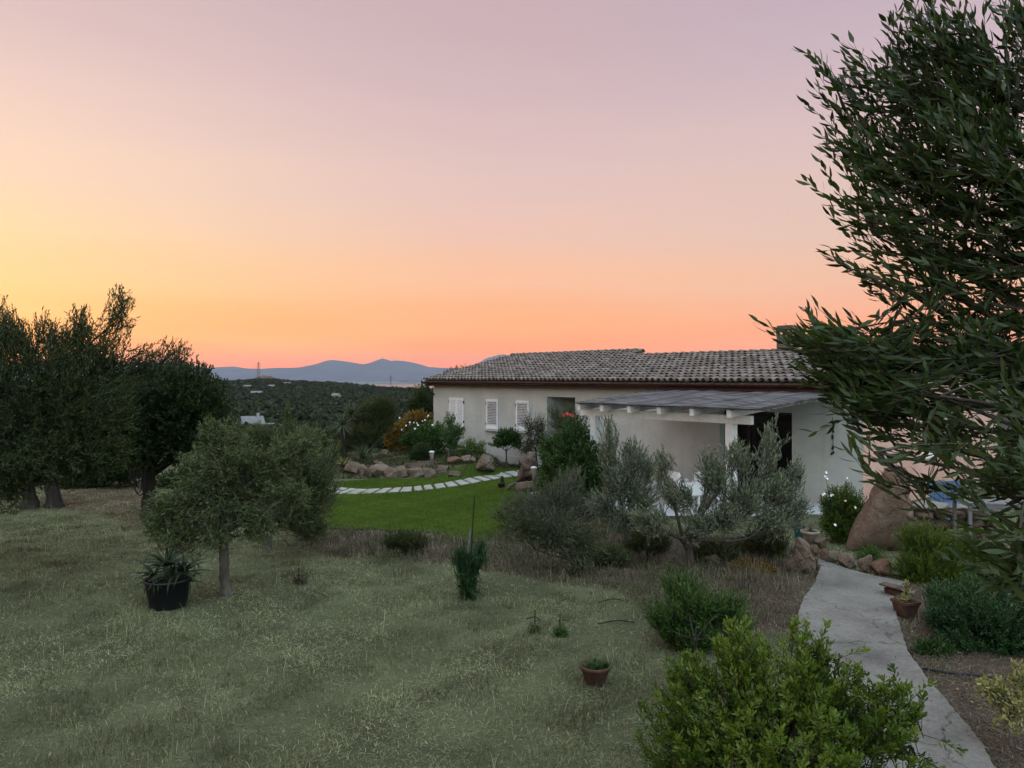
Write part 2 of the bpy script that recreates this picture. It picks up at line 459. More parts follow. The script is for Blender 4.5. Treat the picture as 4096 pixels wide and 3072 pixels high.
def ground_material():
    m, n, l, b = _mat('garden_ground')
    t = tnoise(n, l, 0.55, 6, 0.65, coord='Object')
    r = ramp(n, [(0.3, (.052, .050, .029)), (0.5, (.105, .112, .060)), (0.7, (.155, .160, .090))])
    l.new(t.outputs['Fac'], r.inputs[0])
    t2 = tnoise(n, l, 3.0, 7, 0.7)
    r2 = ramp(n, [(0.3, (.05, .033, .024)), (0.5, (.095, .065, .048)), (0.72, (.15, .11, .08))]); l.new(t2.outputs['Fac'], r2.inputs[0])
    a = n.new('ShaderNodeAttribute'); a.attribute_name = 'soil'
    mx = n.new('ShaderNodeMix'); mx.data_type = 'RGBA'; l.new(a.outputs['Fac'], mx.inputs[0]); l.new(r.outputs[0], mx.inputs[6]); l.new(r2.outputs[0], mx.inputs[7])
    # far country: scrub-covered soil, then plain with pale fields
    t3 = tnoise(n, l, 0.012, 9, 0.72)
    r3 = ramp(n, [(0.38, (.030, .034, .022)), (0.52, (.048, .05, .032)), (0.60, (.062, .056, .04)), (0.70, (.13, .105, .075))]); l.new(t3.outputs['Fac'], r3.inputs[0])
    f = n.new('ShaderNodeAttribute'); f.attribute_name = 'far'
    mx2 = n.new('ShaderNodeMix'); mx2.data_type = 'RGBA'; l.new(f.outputs['Fac'], mx2.inputs[0]); l.new(mx.outputs[2], mx2.inputs[6]); l.new(r3.outputs[0], mx2.inputs[7])
    l.new(mx2.outputs[2], b.inputs['Base Color'])
    b.inputs['Roughness'].default_value = 1.0; b.inputs['Specular IOR Level'].default_value = 0.05
    t4 = tnoise(n, l, 12, 8, 0.75)
    bump(n, l, b, t4.outputs['Fac'], 0.9, 0.06)
    return m
M['ground'] = ground_material()

# ------------------------------------------------------------------ zones of the garden (outlines walked out on the ground)
def walk(pts):
    return np.array([ground_pt(x, y)[:2] for x, y in pts])
def sdist(poly, x, y):
    """signed distance to a polygon, negative inside"""
    x = np.asarray(x, float); y = np.asarray(y, float)
    d = np.full(x.shape, 1e9); ins = np.zeros(x.shape, bool)
    n = len(poly)
    for i in range(n):
        ax, ay = poly[i]; bx, by = poly[(i + 1) % n]
        ex, ey = bx - ax, by - ay
        t = np.clip(((x - ax) * ex + (y - ay) * ey) / max(ex * ex + ey * ey, 1e-9), 0, 1)
        d = np.minimum(d, np.hypot(x - ax - t * ex, y - ay - t * ey))
        c = ((ay > y) != (by > y)) & (x < (bx - ax) * (y - ay) / (by - ay + 1e-12) + ax)
        ins ^= c
    return np.where(ins, -d, d)
def wob(x, y, s=1.0, k=0):
    """smooth wobble in about -1..1"""
    return (np.sin(1.7 * s * x + 1.3 + k) * np.cos(1.3 * s * y + .7 * k) + .6 * np.sin(3.9 * s * x - 2.1 * s * y + k) + .4 * np.sin(7.3 * s * y + 5.1 * s * x + 2 * k)) / 1.6
LAWN = walk([(1120, 1950), (1340, 1932), (1480, 1922), (1700, 1916), (1850, 1892), (2000, 1880), (2120, 1868), (2230, 1880), (2300, 1960), (2230, 2050), (2080, 2120), (1930, 2172), (1850, 2170), (1760, 2140), (1600, 2128), (1420, 2120), (1250, 2118), (1130, 2060)])
SOILS = [walk([(3570, 2330), (4400, 2280), (4700, 2900), (4400, 3600), (3990, 3100), (3810, 2850), (3630, 2620), (3585, 2470)]),
         walk([(1150, 2180), (1400, 2215), (1800, 2250), (2000, 2275), (2330, 2330), (2600, 2370), (2680, 2560), (2900, 2560), (3190, 2520), (3260, 2340), (3270, 2220), (3000, 2170), (2600, 2120), (2200, 2080), (1950, 2185), (1780, 2155), (1330, 2125)]),
         walk([(150, 1950), (560, 1925), (640, 2000), (600, 2100), (470, 2060), (280, 2030)]),
         walk([(520, 2080), (700, 2110), (760, 2230), (620, 2290), (540, 2200)])]
PATH = walk([(3262, 2242), (3282, 2282), (3258, 2349), (3217, 2406), (3197, 2455), (3190, 2512), (3200, 2620), (3235, 2760), (3290, 2900), (3380, 3080), (3520, 3330), (4180, 3330), (3966, 3076), (3924, 2991), (3802, 2844), (3713, 2739), (3632, 2625), (3583, 2471), (3573, 2382), (3619, 2340), (3500, 2318), (3400, 2292), (3320, 2262)])

def build_ground():
    rings = [0.6]
    while rings[-1] < 19000:
        rings.append(rings[-1] * (1.014 if rings[-1] < 60 else 1.022))
    rings = np.array(rings)
    ang = np.concatenate([np.radians(np.linspace(-46, 46, 331)), np.radians(np.linspace(46, 314, 61))[1:-1]])
    R, A = np.meshgrid(rings, ang, indexing='ij')
    X, Y = R * np.sin(A), R * np.cos(A)
    Z = gz(X, Y)
    Z = Z + 0.012 * wob(X, Y, 1.3) * (R < 60)
    soil = np.zeros_like(X)
    for poly in SOILS[:3]:
        d = sdist(poly, X, Y) + 0.22 * wob(X, Y, 1.1, 2) + 0.1 * wob(X, Y, 4.1, 1)
        soil = np.maximum(soil, 1 - sstep(-0.1, 0.35, d))
    bedmask = sstep(24.3, 25.0, Y) * (1 - sstep(34, 37, Y)) * sstep(-8, -7, X) * (1 - sstep(2.5, 3.0, X))
    soil = np.maximum(soil, bedmask * 0.85)
    far = sstep(32, 55, R)
    nr, na = X.shape
    idx = np.arange(nr * na).reshape(nr, na)
    nx = np.roll(idx, -1, axis=1)
    q = np.stack([idx[:-1], nx[:-1], nx[1:], idx[1:]], -1).reshape(-1, 4)[:, ::-1]
    V = np.stack([X, Y, Z], -1).reshape(-1, 3)
    V = np.concatenate([V, [[0, 0, 0]]])
    c = len(V) - 1
    tris = np.stack([np.full(na, c), nx[0], idx[0]], -1)
    o = npmesh('ground', V, q, tris, M['ground'], extra={'soil': np.append(soil.ravel(), 0), 'far': np.append(far.ravel(), 0)})
    tag(o, kind='structure')
build_ground()

def sheet(name, poly, step, lift, mat, kind='structure', edge=0.0, thick=0.0):
    """a sheet that follows the ground inside an outline"""
    lo, hi = poly.min(0) - step, poly.max(0) + step
    xs, ys = np.arange(lo[0], hi[0], step), np.arange(lo[1], hi[1], step)
    X, Y = np.meshgrid(xs, ys, indexing='ij')
    idx = np.arange(X.size).reshape(X.shape)
    cx, cy = X[:-1, :-1] + step / 2, Y[:-1, :-1] + step / 2
    keep = (sdist(poly, cx, cy) + edge * wob(cx, cy, 2.0)) < 0
    q = np.stack([idx[:-1, :-1], idx[1:, :-1], idx[1:, 1:], idx[:-1, 1:]], -1)[keep]
    Z = gz(X, Y) + 0.012 * wob(X, Y, 1.3) + lift
    V = np.stack([X, Y, Z], -1).reshape(-1, 3)
    used = np.unique(q); re = np.full(len(V), -1); re[used] = np.arange(len(used))
    o = npmesh(name, V[used], re[q], None, mat)
    return tag(o, kind=kind)
M['lawn'] = noise_mat('lawn_soil', [(0.3, (.030, .050, .010)), (0.5, (.048, .075, .015)), (0.72, (.075, .095, .022))], 1.2, 1.0, 0.5, 0.03, bscale=14, spec=0.05)
sheet('lawn', LAWN, 0.12, 0.03, M['lawn'], edge=0.12)

# ------------------------------------------------------------------ concrete garden path (a slab with a real edge) and its cracked upper piece
def slab_mesh(name, poly, top, thick, mat, sub=0.06):
    """outline densified, top follows the ground, sides drop into the soil"""
    pts = []
    n = len(poly)
    r = random.Random(5)
    for i in range(n):
        a, b = poly[i], poly[(i + 1) % n]
        k = max(1, int(np.hypot(*(b - a)) / sub))
        for j in range(k):
            p = a + (b - a) * j / k
            pts.append((p[0] + r.uniform(-.008, .008), p[1] + r.uniform(-.008, .008)))
    bm = bmesh.new()
    vs = [bm.verts.new((x, y, float(gz(x, y)) + top)) for x, y in pts]
    f = bm.faces.new(vs)
    bmesh.ops.triangulate(bm, faces=[f])
    bedges = [e for e in bm.edges if e.is_boundary]
    ret = bmesh.ops.extrude_edge_only(bm, edges=bedges)
    for v in [g for g in ret['geom'] if isinstance(g, bmesh.types.BMVert)]:
        v.co.z -= thick
    bmesh.ops.recalc_face_normals(bm, faces=bm.faces)
    me = bpy.data.meshes.new(name); bm.to_mesh(me); bm.free()
    me.materials.append(mat)
    o = bpy.data.objects.new(name, me); col.objects.link(o)
    return o
def path_material():
    m, n, l, b = _mat('path_concrete')
    t = tnoise(n, l, 1.1, 7, 0.6)
    r = ramp(n, [(0.28, (.105, .095, .085)), (0.5, (.185, .168, .148)), (0.74, (.26, .238, .21))]); l.new(t.outputs['Fac'], r.inputs[0])
    t2 = tnoise(n, l, 26, 8, 0.75)
    r2 = ramp(n, [(0.3, (.55, .53, .5)), (0.55, (1, 1, 1)), (0.8, (1.25, 1.25, 1.22))]); l.new(t2.outputs['Fac'], r2.inputs[0])
    mu = n.new('ShaderNodeMix'); mu.data_type = 'RGBA'; mu.blend_type = 'MULTIPLY'; mu.inputs[0].default_value = 0.8
    l.new(r.outputs[0], mu.inputs[6]); l.new(r2.outputs[0], mu.inputs[7])
    vo = n.new('ShaderNodeTexVoronoi'); vo.feature = 'DISTANCE_TO_EDGE'; vo.inputs['Scale'].default_value = 0.45
    tcn = n.new('ShaderNodeTexCoord'); 
    w = tnoise(n, l, 3.0, 5, 0.6)
    va = n.new('ShaderNodeVectorMath'); va.operation = 'MULTIPLY_ADD'; va.inputs[1].default_value = (.5, .5, .5)
    l.new(w.outputs['Color'], va.inputs[0]); l.new(tcn.outputs['Object'], va.inputs[2]); l.new(va.outputs[0], vo.inputs['Vector'])
    cr = ramp(n, [(0.0, (.25, .22, .2)), (0.006, (1, 1, 1))]); l.new(vo.outputs['Distance'], cr.inputs[0])
    mu2 = n.new('ShaderNodeMix'); mu2.data_type = 'RGBA'; mu2.blend_type = 'MULTIPLY'; mu2.inputs[0].default_value = 0.7
    l.new(mu.outputs[2], mu2.inputs[6]); l.new(cr.outputs[0], mu2.inputs[7])
    l.new(mu2.outputs[2], b.inputs['Base Color'])
    b.inputs['Roughness'].default_value = 0.95; b.inputs['Specular IOR Level'].default_value = 0.15
    bump(n, l, b, t2.outputs['Fac'], 0.6, 0.015)
    return m
M['path'] = path_material()
tag(slab_mesh('path', PATH, 0.055, 0.3, M['path']), kind='structure')

# ------------------------------------------------------------------ stepping slabs curving through the lawn
SU = [(1392, 1953), (1427, 1956), (1477, 1957), (1534, 1954), (1578, 1952), (1616, 1950), (1654, 1947), (1696, 1942), (1737, 1938), (1778, 1932), (1817, 1925), (1854, 1918), (1892, 1909), (1933, 1900), (1970, 1894), (2015, 1888), (2062, 1883), (2110, 1879)]
SL = [(1340, 1976), (1373, 1976), (1430, 1976), (1480, 1973), (1537, 1971), (1591, 1968), (1648, 1964), (1692, 1960), (1737, 1956), (1784, 1949), (1832, 1942), (1879, 1934), (1928, 1926), (1965, 1919), (2003, 1912), (2048, 1906), (2100, 1901), (2150, 1898)]
SU = [(1310, 1948), (1350, 1950)] + SU; SL = [(1250, 1972), (1295, 1974)] + SL
ORD = ['first', 'second', 'third', 'fourth', 'fifth', 'sixth', 'seventh', 'eighth', 'ninth', 'tenth', 'eleventh', 'twelfth', 'thirteenth', 'fourteenth', 'fifteenth', 'sixteenth', 'seventeenth', 'eighteenth', 'nineteenth', 'twentieth']
n_sl = len(SU) - 1
for i in range(n_sl):
    a, b_, c_, d_ = [ground_pt(*q, dz=0.05) for q in (SU[i], SU[i + 1], SL[i + 1], SL[i])]
    cen = (a + b_ + c_ + d_) / 4
    rr = random.Random(i)
    ax_ = (b_ + c_ - a - d_) / 2; ax_ = ax_ / np.linalg.norm(ax_)
    qd = [cen + (p - cen) - ax_ * float((p - cen) @ ax_) * (0.19 + rr.uniform(-.05, .05)) + np.array([rr.uniform(-.025, .025), rr.uniform(-.03, .03), 0]) for p in (a, b_, c_, d_)]
    g = G()
    z0 = float(gz(cen[0], cen[1]))
    g.prism([(p[0], p[1]) for p in qd], z0 - 0.02, z0 + 0.062)
    o = g.build('stepping_slab', M['slab'], origin=(float(cen[0]), float(cen[1]), z0), bevel=0.012)
    lab = ('pale stone slab in the lawn, %s of the curved row counted from the tall boulder' % ORD[n_sl - 1 - i])
    tag(o, lab, 'paving slab', 'stepping slabs curving across the lawn')

# ------------------------------------------------------------------ sea, far mountains
M['water'] = noise_mat('sea_water', [(0.4, (.02, .03, .04)), (0.6, (.03, .04, .05))], 0.002, 0.2, 0.04, 2.0, bscale=0.02, spec=0.7)
g = G(); g.add([(-9000, 6000, -96.2), (6000, 6000, -96.2), (6000, 11200, -96.2), (-9000, 11200, -96.2)], [(0, 1, 2, 3)])
tag(g.build('sea', M['water']), kind='structure')

def mountain_material():
    m, n, l, b = _mat('mountain')
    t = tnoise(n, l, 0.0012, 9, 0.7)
    r = ramp(n, [(0.35, (.075, .088, .112)), (0.55, (.10, .112, .138)), (0.7, (.135, .142, .162))]); l.new(t.outputs['Fac'], r.inputs[0])  # part of the distant blue haze is mixed into the mountain colour itself
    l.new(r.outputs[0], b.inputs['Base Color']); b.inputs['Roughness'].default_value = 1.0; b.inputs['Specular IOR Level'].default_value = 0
    return m
M['mountain'] = mountain_material()
def mountains(prof, D, depth, seed, rough, name='mountains', base=-60.0):
    prof = np.array(prof, float)
    px = np.arange(prof[0, 0], prof[-1, 0] + 1, 3.0)
    h = EYE - (np.interp(px, prof[:, 0], prof[:, 1]) - HY) / FPX * D
    X0 = (px - HX) / FPX * D
    V = []; rows = 45
    vv = np.linspace(-1, 1, rows)
    ph = rng_of(seed).uniform(0, 6.28, 12)
    hs = np.convolve(np.pad(h, 12, mode='edge'), np.ones(25) / 25, 'valid')[:len(h)]
    for v in vv:
        f = max(0.0, 1 - abs(v) ** 1.15)
        y = D + v * depth
        spur = sum(np.sin(X0 / w + ph[i] + 3 * v) * a for i, (w, a) in enumerate(((900, .10), (420, .08), (210, .05), (120, .03))))
        z = base + (h * (1 - abs(v)) + hs * abs(v) - base) * f * (1 + spur * abs(v) * (1 - abs(v)) * 4 * rough)
        V.append(np.stack([X0 * (y / D) ** 0.3, np.full_like(X0, y), z], -1))
    V = np.array(V); nr, nc = V.shape[:2]
    idx = np.arange(nr * nc).reshape(nr, nc)
    q = np.stack([idx[:-1, :-1], idx[:-1, 1:], idx[1:, 1:], idx[1:, :-1]], -1).reshape(-1, 4)
    o = npmesh(name, V.reshape(-1, 3), q, None, M['mountain'])
    return tag(o, kind='structure')
rr = rng_of(4)
P1 = [(-1600, 1475), (-900, 1462), (-300, 1470), (200, 1450), (500, 1452), (640, 1443), (690, 1446), (760, 1460), (840, 1472), (900, 1476), (1000, 1474), (1050, 1475), (1110, 1471), (1160, 1472), (1205, 1472), (1238, 1465), (1250, 1460), (1275, 1454), (1300, 1444), (1320, 1440), (1345, 1441), (1400, 1448), (1440, 1455), (1455, 1457), (1480, 1452), (1505, 1442), (1522, 1436), (1535, 1435), (1550, 1439), (1562, 1443), (1585, 1442), (1612, 1443), (1650, 1450), (1690, 1460), (1715, 1468), (1760, 1471), (1860, 1473), (2000, 1476), (2300, 1470), (2700, 1465), (3400, 1470), (4600, 1475)]
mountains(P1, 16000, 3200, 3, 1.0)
P2 = [(560, 1486), (700, 1470), (840, 1470), (900, 1467), (935, 1465.5), (975, 1472), (1010, 1476), (1100, 1490)]
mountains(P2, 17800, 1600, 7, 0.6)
P3 = [(1640, 1490), (1760, 1478), (1850, 1472), (1895, 1462), (1915, 1450), (1930, 1444), (1938, 1436), (1948, 1434), (1956, 1428), (1966, 1430), (1976, 1423), (1984, 1425), (1994, 1418), (2004, 1420), (2014, 1416), (2026, 1421), (2040, 1430), (2060, 1445), (2120, 1470), (2200, 1490)]
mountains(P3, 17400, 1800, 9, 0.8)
# ================================================================== house
C0 = np.array([-3.55, 32.78, 0.0]); U = np.array([0.639, -0.769, 0.0]); N_ = np.array([0.769, 0.639, 0.0])
U /= np.linalg.norm(U); N_ = np.array([-U[1], U[0], 0.0])
def H(s, t, z):
    p = C0 + U * s + N_ * t
    return (float(p[0]), float(p[1]), float(z))
def s_px(px, t=0.0):
    """where along the front line (offset t inwards) a sight line column stands"""
    k = (px - HX) / FPX
    b = C0 + N_ * t
    s = (k * b[1] - b[0]) / (U[0] - k * U[1])
    return s, b[1] + U[1] * s
def z_px(py, D):
    return EYE - (py - HY) / FPX * D
LEN = s_px(3452)[0]
house = empty('house', H(0, 0, -0.42), 'long low whitewashed house with tiled roof and pink end wall', 'house')
HO = H(0, 0, -0.42)
EAVE, SLOPE = 2.84, 0.231
TA, TB = 4.8, 3.7                 # ridge distance of the left (higher) and right (lower) roof
SBRK = 8.1
ZB = -1.0
def roof_z(t, tr): return EAVE + SLOPE * (t + 0.35 if t <= tr else (tr + 0.35) - (t - tr))

def wall_plane(g, F, breaks_s, breaks_z, holes, top=None):
    """grid of quads in (s,z) leaving holes; F maps (s,z)->point"""
    for i in range(len(breaks_s) - 1):
        for j in range(len(breaks_z) - 1):
            s0, s1, z0, z1 = breaks_s[i], breaks_s[i + 1], breaks_z[j], breaks_z[j + 1]
            cs, cz = (s0 + s1) / 2, (z0 + z1) / 2
            if any(a < cs < b and c < cz < d for a, b, c, d in holes): continue
            g.add([F(s0, z0), F(s1, z0), F(s1, z1), F(s0, z1)], [(0, 1, 2, 3)])
# openings of the front
rs0, rs1 = s_px(2188)[0], s_px(2301)[0]; rz1 = 2.28
ds0, ds1 = s_px(2880)[0], s_px(3168)[0]; dz0, dz1 = -0.27, 2.04
g = G()
bs = sorted([0, rs0, rs1, ds0, ds1, LEN]); bz = sorted([ZB, dz0, dz1, rz1, EAVE - 0.02])
wall_plane(g, lambda s, z: H(s, 0, z), bs, bz, [(rs0, rs1, ZB - 1, rz1), (ds0, ds1, dz0, dz1)])
# recess of the side entrance
dp = 1.9
g.add([H(rs0, 0, ZB), H(rs0, dp, ZB), H(rs0, dp, rz1), H(rs0, 0, rz1)], [(0, 1, 2, 3)])
g.add([H(rs1, 0, ZB), H(rs1, 0, rz1), H(rs1, dp, rz1), H(rs1, dp, ZB)], [(0, 1, 2, 3)])
g.add([H(rs0, 0, rz1), H(rs0, dp, rz1), H(rs1, dp, rz1), H(rs1, 0, rz1)], [(0, 1, 2, 3)])
g.add([H(rs0, dp, ZB), H(rs1, dp, ZB), H(rs1, dp, rz1), H(rs0, dp, rz1)], [(0, 1, 2, 3)])
# door reveals
for (a, b_) in ((ds0, ds0), (ds1, ds1)):
    g.add([H(a, 0, dz0), H(a, .3, dz0), H(a, .3, dz1), H(a, 0, dz1)], [(0, 1, 2, 3)])
g.add([H(ds0, 0, dz1), H(ds0, .3, dz1), H(ds1, .3, dz1), H(ds1, 0, dz1)], [(0, 1, 2, 3)])
# left gable, back wall
TBACK_A, TBACK_B = 2 * TA, 9.9
g.add([H(0, 0, ZB), H(0, 0, EAVE - .02), H(0, TA, roof_z(TA, TA) - .06), H(0, TBACK_A, EAVE - .02), H(0, TBACK_A, ZB)], [(0, 1, 2, 3, 4)])
g.add([H(0, TBACK_A, ZB), H(0, TBACK_A, EAVE - .02), H(SBRK, TBACK_A, EAVE - .02), H(SBRK, TBACK_A, ZB)], [(0, 1, 2, 3)])
g.add([H(SBRK, 9.8, ZB), H(SBRK, 9.8, 2.3), H(LEN, 9.8, 2.3), H(LEN, 9.8, ZB)], [(0, 1, 2, 3)])
g.add([H(SBRK + .02, TB - .5, 3.2), H(SBRK + .02, TA, roof_z(TA, TA) - .07), H(SBRK + .02, TBACK_A, EAVE - .1), H(SBRK + .02, TBACK_A, 1.5), H(SBRK + .02, TB - .5, 1.5)], [(0, 1, 2, 3, 4)])
g.build('wall', M['wall'], house, HO)
# pink end wall with its window hole
def t_px(px):
    k = (px - HX) / FPX; b = C0 + U * LEN
    return (k * b[1] - b[0]) / (N_[0] - k * N_[1])
wt0, wt1, wz0, wz1 = t_px(3690), t_px(3800), 0.78, 2.02
g = G()
zk = EAVE - 0.02
wall_plane(g, lambda t, z: H(LEN, t, z), sorted([0, wt0, wt1, 9.8]), sorted([ZB, wz0, wz1, 2.30]), [(wt0, wt1, wz0, wz1)])
sb = (roof_z(TB, TB) - .08 - 2.30) / (9.8 - TB)
g.add([H(LEN, 0, 2.30), H(LEN, 0, zk), H(LEN, TB, roof_z(TB, TB) - .08), H(LEN, 9.8, 2.30)], [(0, 1, 2, 3)])
for (a, b_) in (((wt0, wz0), (wt0, wz1)), ((wt1, wz0), (wt1, wz1)), ((wt0, wz0), (wt1, wz0)), ((wt0, wz1), (wt1, wz1))):
    g.add([H(LEN, *a), H(LEN, *b_), H(LEN - .18, *b_), H(LEN - .18, *a)], [(0, 1, 2, 3)])
tag(g.build('end_wall', M['pink'], house, HO), 'pink stuccoed end wall')
Rh = Matrix(((U[0], N_[0], 0), (U[1], N_[1], 0), (0, 0, 1)))       # house axes: x along the front, y inwards
def hbox(g, s, t, z, ls, lt, lz):
    return g.box(H(s, t, z), (ls, lt, lz), Rh)
# end window: dark pane, white frame, sill
g = G()
tm = (wt0 + wt1) / 2
for tt in (wt0 + .04, tm, wt1 - .04): hbox(g, LEN - .12, tt, (wz0 + wz1) / 2, .06, .07, wz1 - wz0 - .002)
for zz in (wz0 + .04, wz1 - .04): hbox(g, LEN - .118, tm, zz, .055, wt1 - wt0 - .004, .07)
win = g.build('window', M['white_paint'], house, HO)
g = G(); hbox(g, LEN - .15, tm, (wz0 + wz1) / 2, .02, wt1 - wt0, wz1 - wz0); g.build('pane', M['dark_open'], win, HO).parent = win
g = G(); hbox(g, LEN + .03, tm, wz0 - .03, .16, wt1 - wt0 + .12, .05); g.build('sill', M['white_paint'], win, HO)

# terrace door: dark double glazed leaf set back in the opening
g = G(); hbox(g, (ds0 + ds1) / 2, .27, (dz0 + dz1) / 2, ds1 - ds0, .03, dz1 - dz0)
door = g.build('door', M['dark_open'], house, HO)
g = G()
for ss in (ds0 + .04, ds0 + (ds1 - ds0) * .36, ds1 - .04): hbox(g, ss, .24, (dz0 + dz1) / 2, .07, .05, dz1 - dz0 - .004)
hbox(g, (ds0 + ds1) / 2, .238, dz1 - .04, ds1 - ds0 - .01, .045, .07)
M['dark_frame'] = noise_mat('dark_frame', [(0.3, (.02, .016, .014)), (0.7, (.035, .03, .026))], 4, 0.5, 0.1)
g.build('door_frame', M['dark_frame'], door, HO)
g = G(); hbox(g, ds0 + (ds1 - ds0) * .33, .2, .75, .03, .05, .14); g.build('handle', M['copper'], door, HO)
# side entrance door at the back of the recess
g = G(); hbox(g, (rs0 + rs1) / 2 + .1, dp - .03, .7, .95, .05, 2.1)
g.build('door', M['dark_frame'], house, HO)
# plinth line along the foot of the left half
g = G(); hbox(g, (0 + rs0) / 2, -.02, -0.55, rs0 - .002, .05, 0.9); g.build('plinth', M['wall'], house, HO)

# shutters
def shutter(s0, s1, z0, z1, open_slats):
    g = G(); w = s1 - s0; fr = .055
    cs, cz = (s0 + s1) / 2, (z0 + z1) / 2
    hbox(g, s0 + fr / 2, -.035, cz, fr, .045, z1 - z0); hbox(g, s1 - fr / 2, -.035, cz, fr, .045, z1 - z0)
    hbox(g, cs, -.035, z1 - .045, w - 2 * fr, .042, .09); hbox(g, cs, -.035, z0 + .08, w - 2 * fr, .042, .16)
    n = 15; h = (z1 - .09 - z0 - .16)
    tilt = math.radians(38 if open_slats else 20)
    Mt = Rh @ Matrix.Rotation(tilt, 3, 'X')
    for k in range(n):
        z = z0 + .16 + (k + .5) * h / n
        g.box(H(cs, -.036, z), (w - 2 * fr + .01, .012, h / n * (.80 if open_slats else .98)), Mt)
    o = g.build('shutter', M['white_paint'], house, HO)
    return o
def hinge(parent, s, z):
    g = G(); hbox(g, s, -.045, z, .05, .03, .09); g.build('hinge', M['dark_frame'], parent, HO)
def win_px(x0, x1, y0, y1, leaves, open_):
    s0, D0 = s_px(x0); s1, D1 = s_px(x1)
    Dm = (D0 + D1) / 2
    z0, z1 = z_px(y1, Dm), z_px(y0, Dm)
    w = (s1 - s0) / leaves
    for k in range(leaves):
        o = shutter(s0 + k * w + .004, s0 + (k + 1) * w - .004, z0, z1, open_)
        edge = s0 if k == 0 else s1
        for zz in (z0 + .2, z1 - .18): hinge(o, edge, zz)
    g = G(); hbox(g, (s0 + s1) / 2, -.04, z0 - .05, s1 - s0 + .2, .16, .05)
    g.build('window_sill', M['wall'], house, HO)
    # the dark glass behind the louvres
    g = G(); hbox(g, (s0 + s1) / 2, -.006, (z0 + z1) / 2, s1 - s0 - .06, .008, z1 - z0 - .1)
    g.build('window_pane', M['dark_open'], house, HO)
win_px(1800, 1857, 1591, 1703, 2, False)
win_px(1948, 1994, 1597, 1716, 1, True)
win_px(2067, 2118, 1602, 1724, 1, True)

# ---- roofs of half-round tiles
def tiles(s0, s1, tr, seed, name):
    rng = rng_of(seed)
    cs, ln, ex = 0.235, 0.46, 0.37
    L = (tr + 0.42) * math.sqrt(1 + SLOPE ** 2)
    nc, nr = int((s1 - s0) / cs), int(L / ex) + 1
    al = math.atan(SLOPE)
    cxs = s0 + (np.arange(nc) + .5) * (s1 - s0) / nc
    I, J = np.meshgrid(np.arange(nc), np.arange(nr), indexing='ij')
    I, J = I.ravel(), J.ravel()
    K = 7
    out_v, out_q, out_t = [], [], []
    base = 0
    for kind in (0, 1):
        ang = np.linspace(0, math.pi, K)
        S = cxs[I] + (0 if kind == 0 else cs / 2) + rng.normal(0, .006, len(I))
        a0 = -0.42 * math.sqrt(1 + SLOPE ** 2) * 1.0 + J * ex + rng.normal(0, .012, len(I))
        lift = rng.normal(0, .005, len(I))
        skew = rng.normal(0, .012, len(I))
        rl, ru = (.098, .078) if kind == 0 else (.085, .10)
        rings = []
        for (pos, rad, lf, th) in ((.004, rl - .022, .05, 0), (0, rl, .05, 0), (ln, ru, .0, 0)):
            hh = np.sin(ang) if kind == 0 else -np.sin(ang) * .75
            ds = rad * np.cos(ang)
            dn = rad * hh * .95 + (0.03 if kind == 0 else 0.06)
            sa = S[:, None] + ds[None] + skew[:, None] * (pos / ln)
            aa = np.broadcast_to((a0 + pos)[:, None], sa.shape)
            nn = dn[None] + lf + lift[:, None]
            keep_a = np.minimum(aa, (tr + 0.0) * math.sqrt(1 + SLOPE ** 2))
            t = keep_a * math.cos(al) - nn * math.sin(al)
            z = EAVE + SLOPE * 0.35 + keep_a * math.sin(al) + nn * math.cos(al)
            p = C0[None, None] + U * sa[..., None] + N_ * t[..., None]
            p = p.copy(); p[..., 2] = z
            rings.append(p)
        V = np.stack(rings, 1)                      # tile, ring, K, 3
        n = len(I)
        idx = np.arange(n * 3 * K).reshape(n, 3, K) + base
        q = np.stack([idx[:, :-1, :-1], idx[:, :-1, 1:], idx[:, 1:, 1:], idx[:, 1:, :-1]], -1).reshape(-1, 4)
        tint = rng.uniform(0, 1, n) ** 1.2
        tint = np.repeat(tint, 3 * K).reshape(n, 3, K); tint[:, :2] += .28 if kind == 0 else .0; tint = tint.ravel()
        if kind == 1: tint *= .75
        out_v.append(V.reshape(-1, 3)); out_q.append(q); out_t.append(tint)
        base += n * 3 * K
    # ridge tiles
    nrid = int((s1 - s0) / .4)
    ang = np.linspace(-.35, math.pi + .35, 9)
    for k in range(nrid):
        a = s0 + k * (s1 - s0) / nrid; b_ = a + (s1 - s0) / nrid + .05
        zz = EAVE + SLOPE * (tr + .35)
        pts = []
        for (sv, rad, up) in ((a, .135, .045), (a, .155, .045), (b_, .125, .02)):
            for th in ang:
                pts.append(H(sv, tr + rad * math.cos(th), zz + up + rad * math.sin(th) * .85))
        idx = np.arange(27).reshape(3, 9) + base
        q = np.stack([idx[:-1, :-1], idx[:-1, 1:], idx[1:, 1:], idx[1:, :-1]], -1).reshape(-1, 4)
        out_v.append(np.array(pts)); out_q.append(q); out_t.append(np.full(27, rng.uniform(.3, 1))); base += 27
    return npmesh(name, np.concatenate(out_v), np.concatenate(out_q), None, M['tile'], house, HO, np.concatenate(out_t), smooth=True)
def deck(s0, s1, tr, tb, zback, name):
    g = G()
    zr = EAVE + SLOPE * (tr + .35)
    za = EAVE
    def ring(s): return [H(s, -.36, za - .0), H(s, tr, zr), H(s, tb, zback), H(s, tb, zback - .1), H(s, tr, zr - .12), H(s, -.36, za - .09)]
    a, b_ = ring(s0), ring(s1)
    g.add(a + b_, [(0, 6, 7, 1), (1, 7, 8, 2), (2, 8, 9, 3), (3, 9, 10, 4), (4, 10, 11, 5), (5, 11, 6, 0), (0, 1, 4, 5), (1, 2, 3, 4), (6, 11, 10, 7), (7, 10, 9, 8)])
    return g.build(name, M['tile'], house, HO)
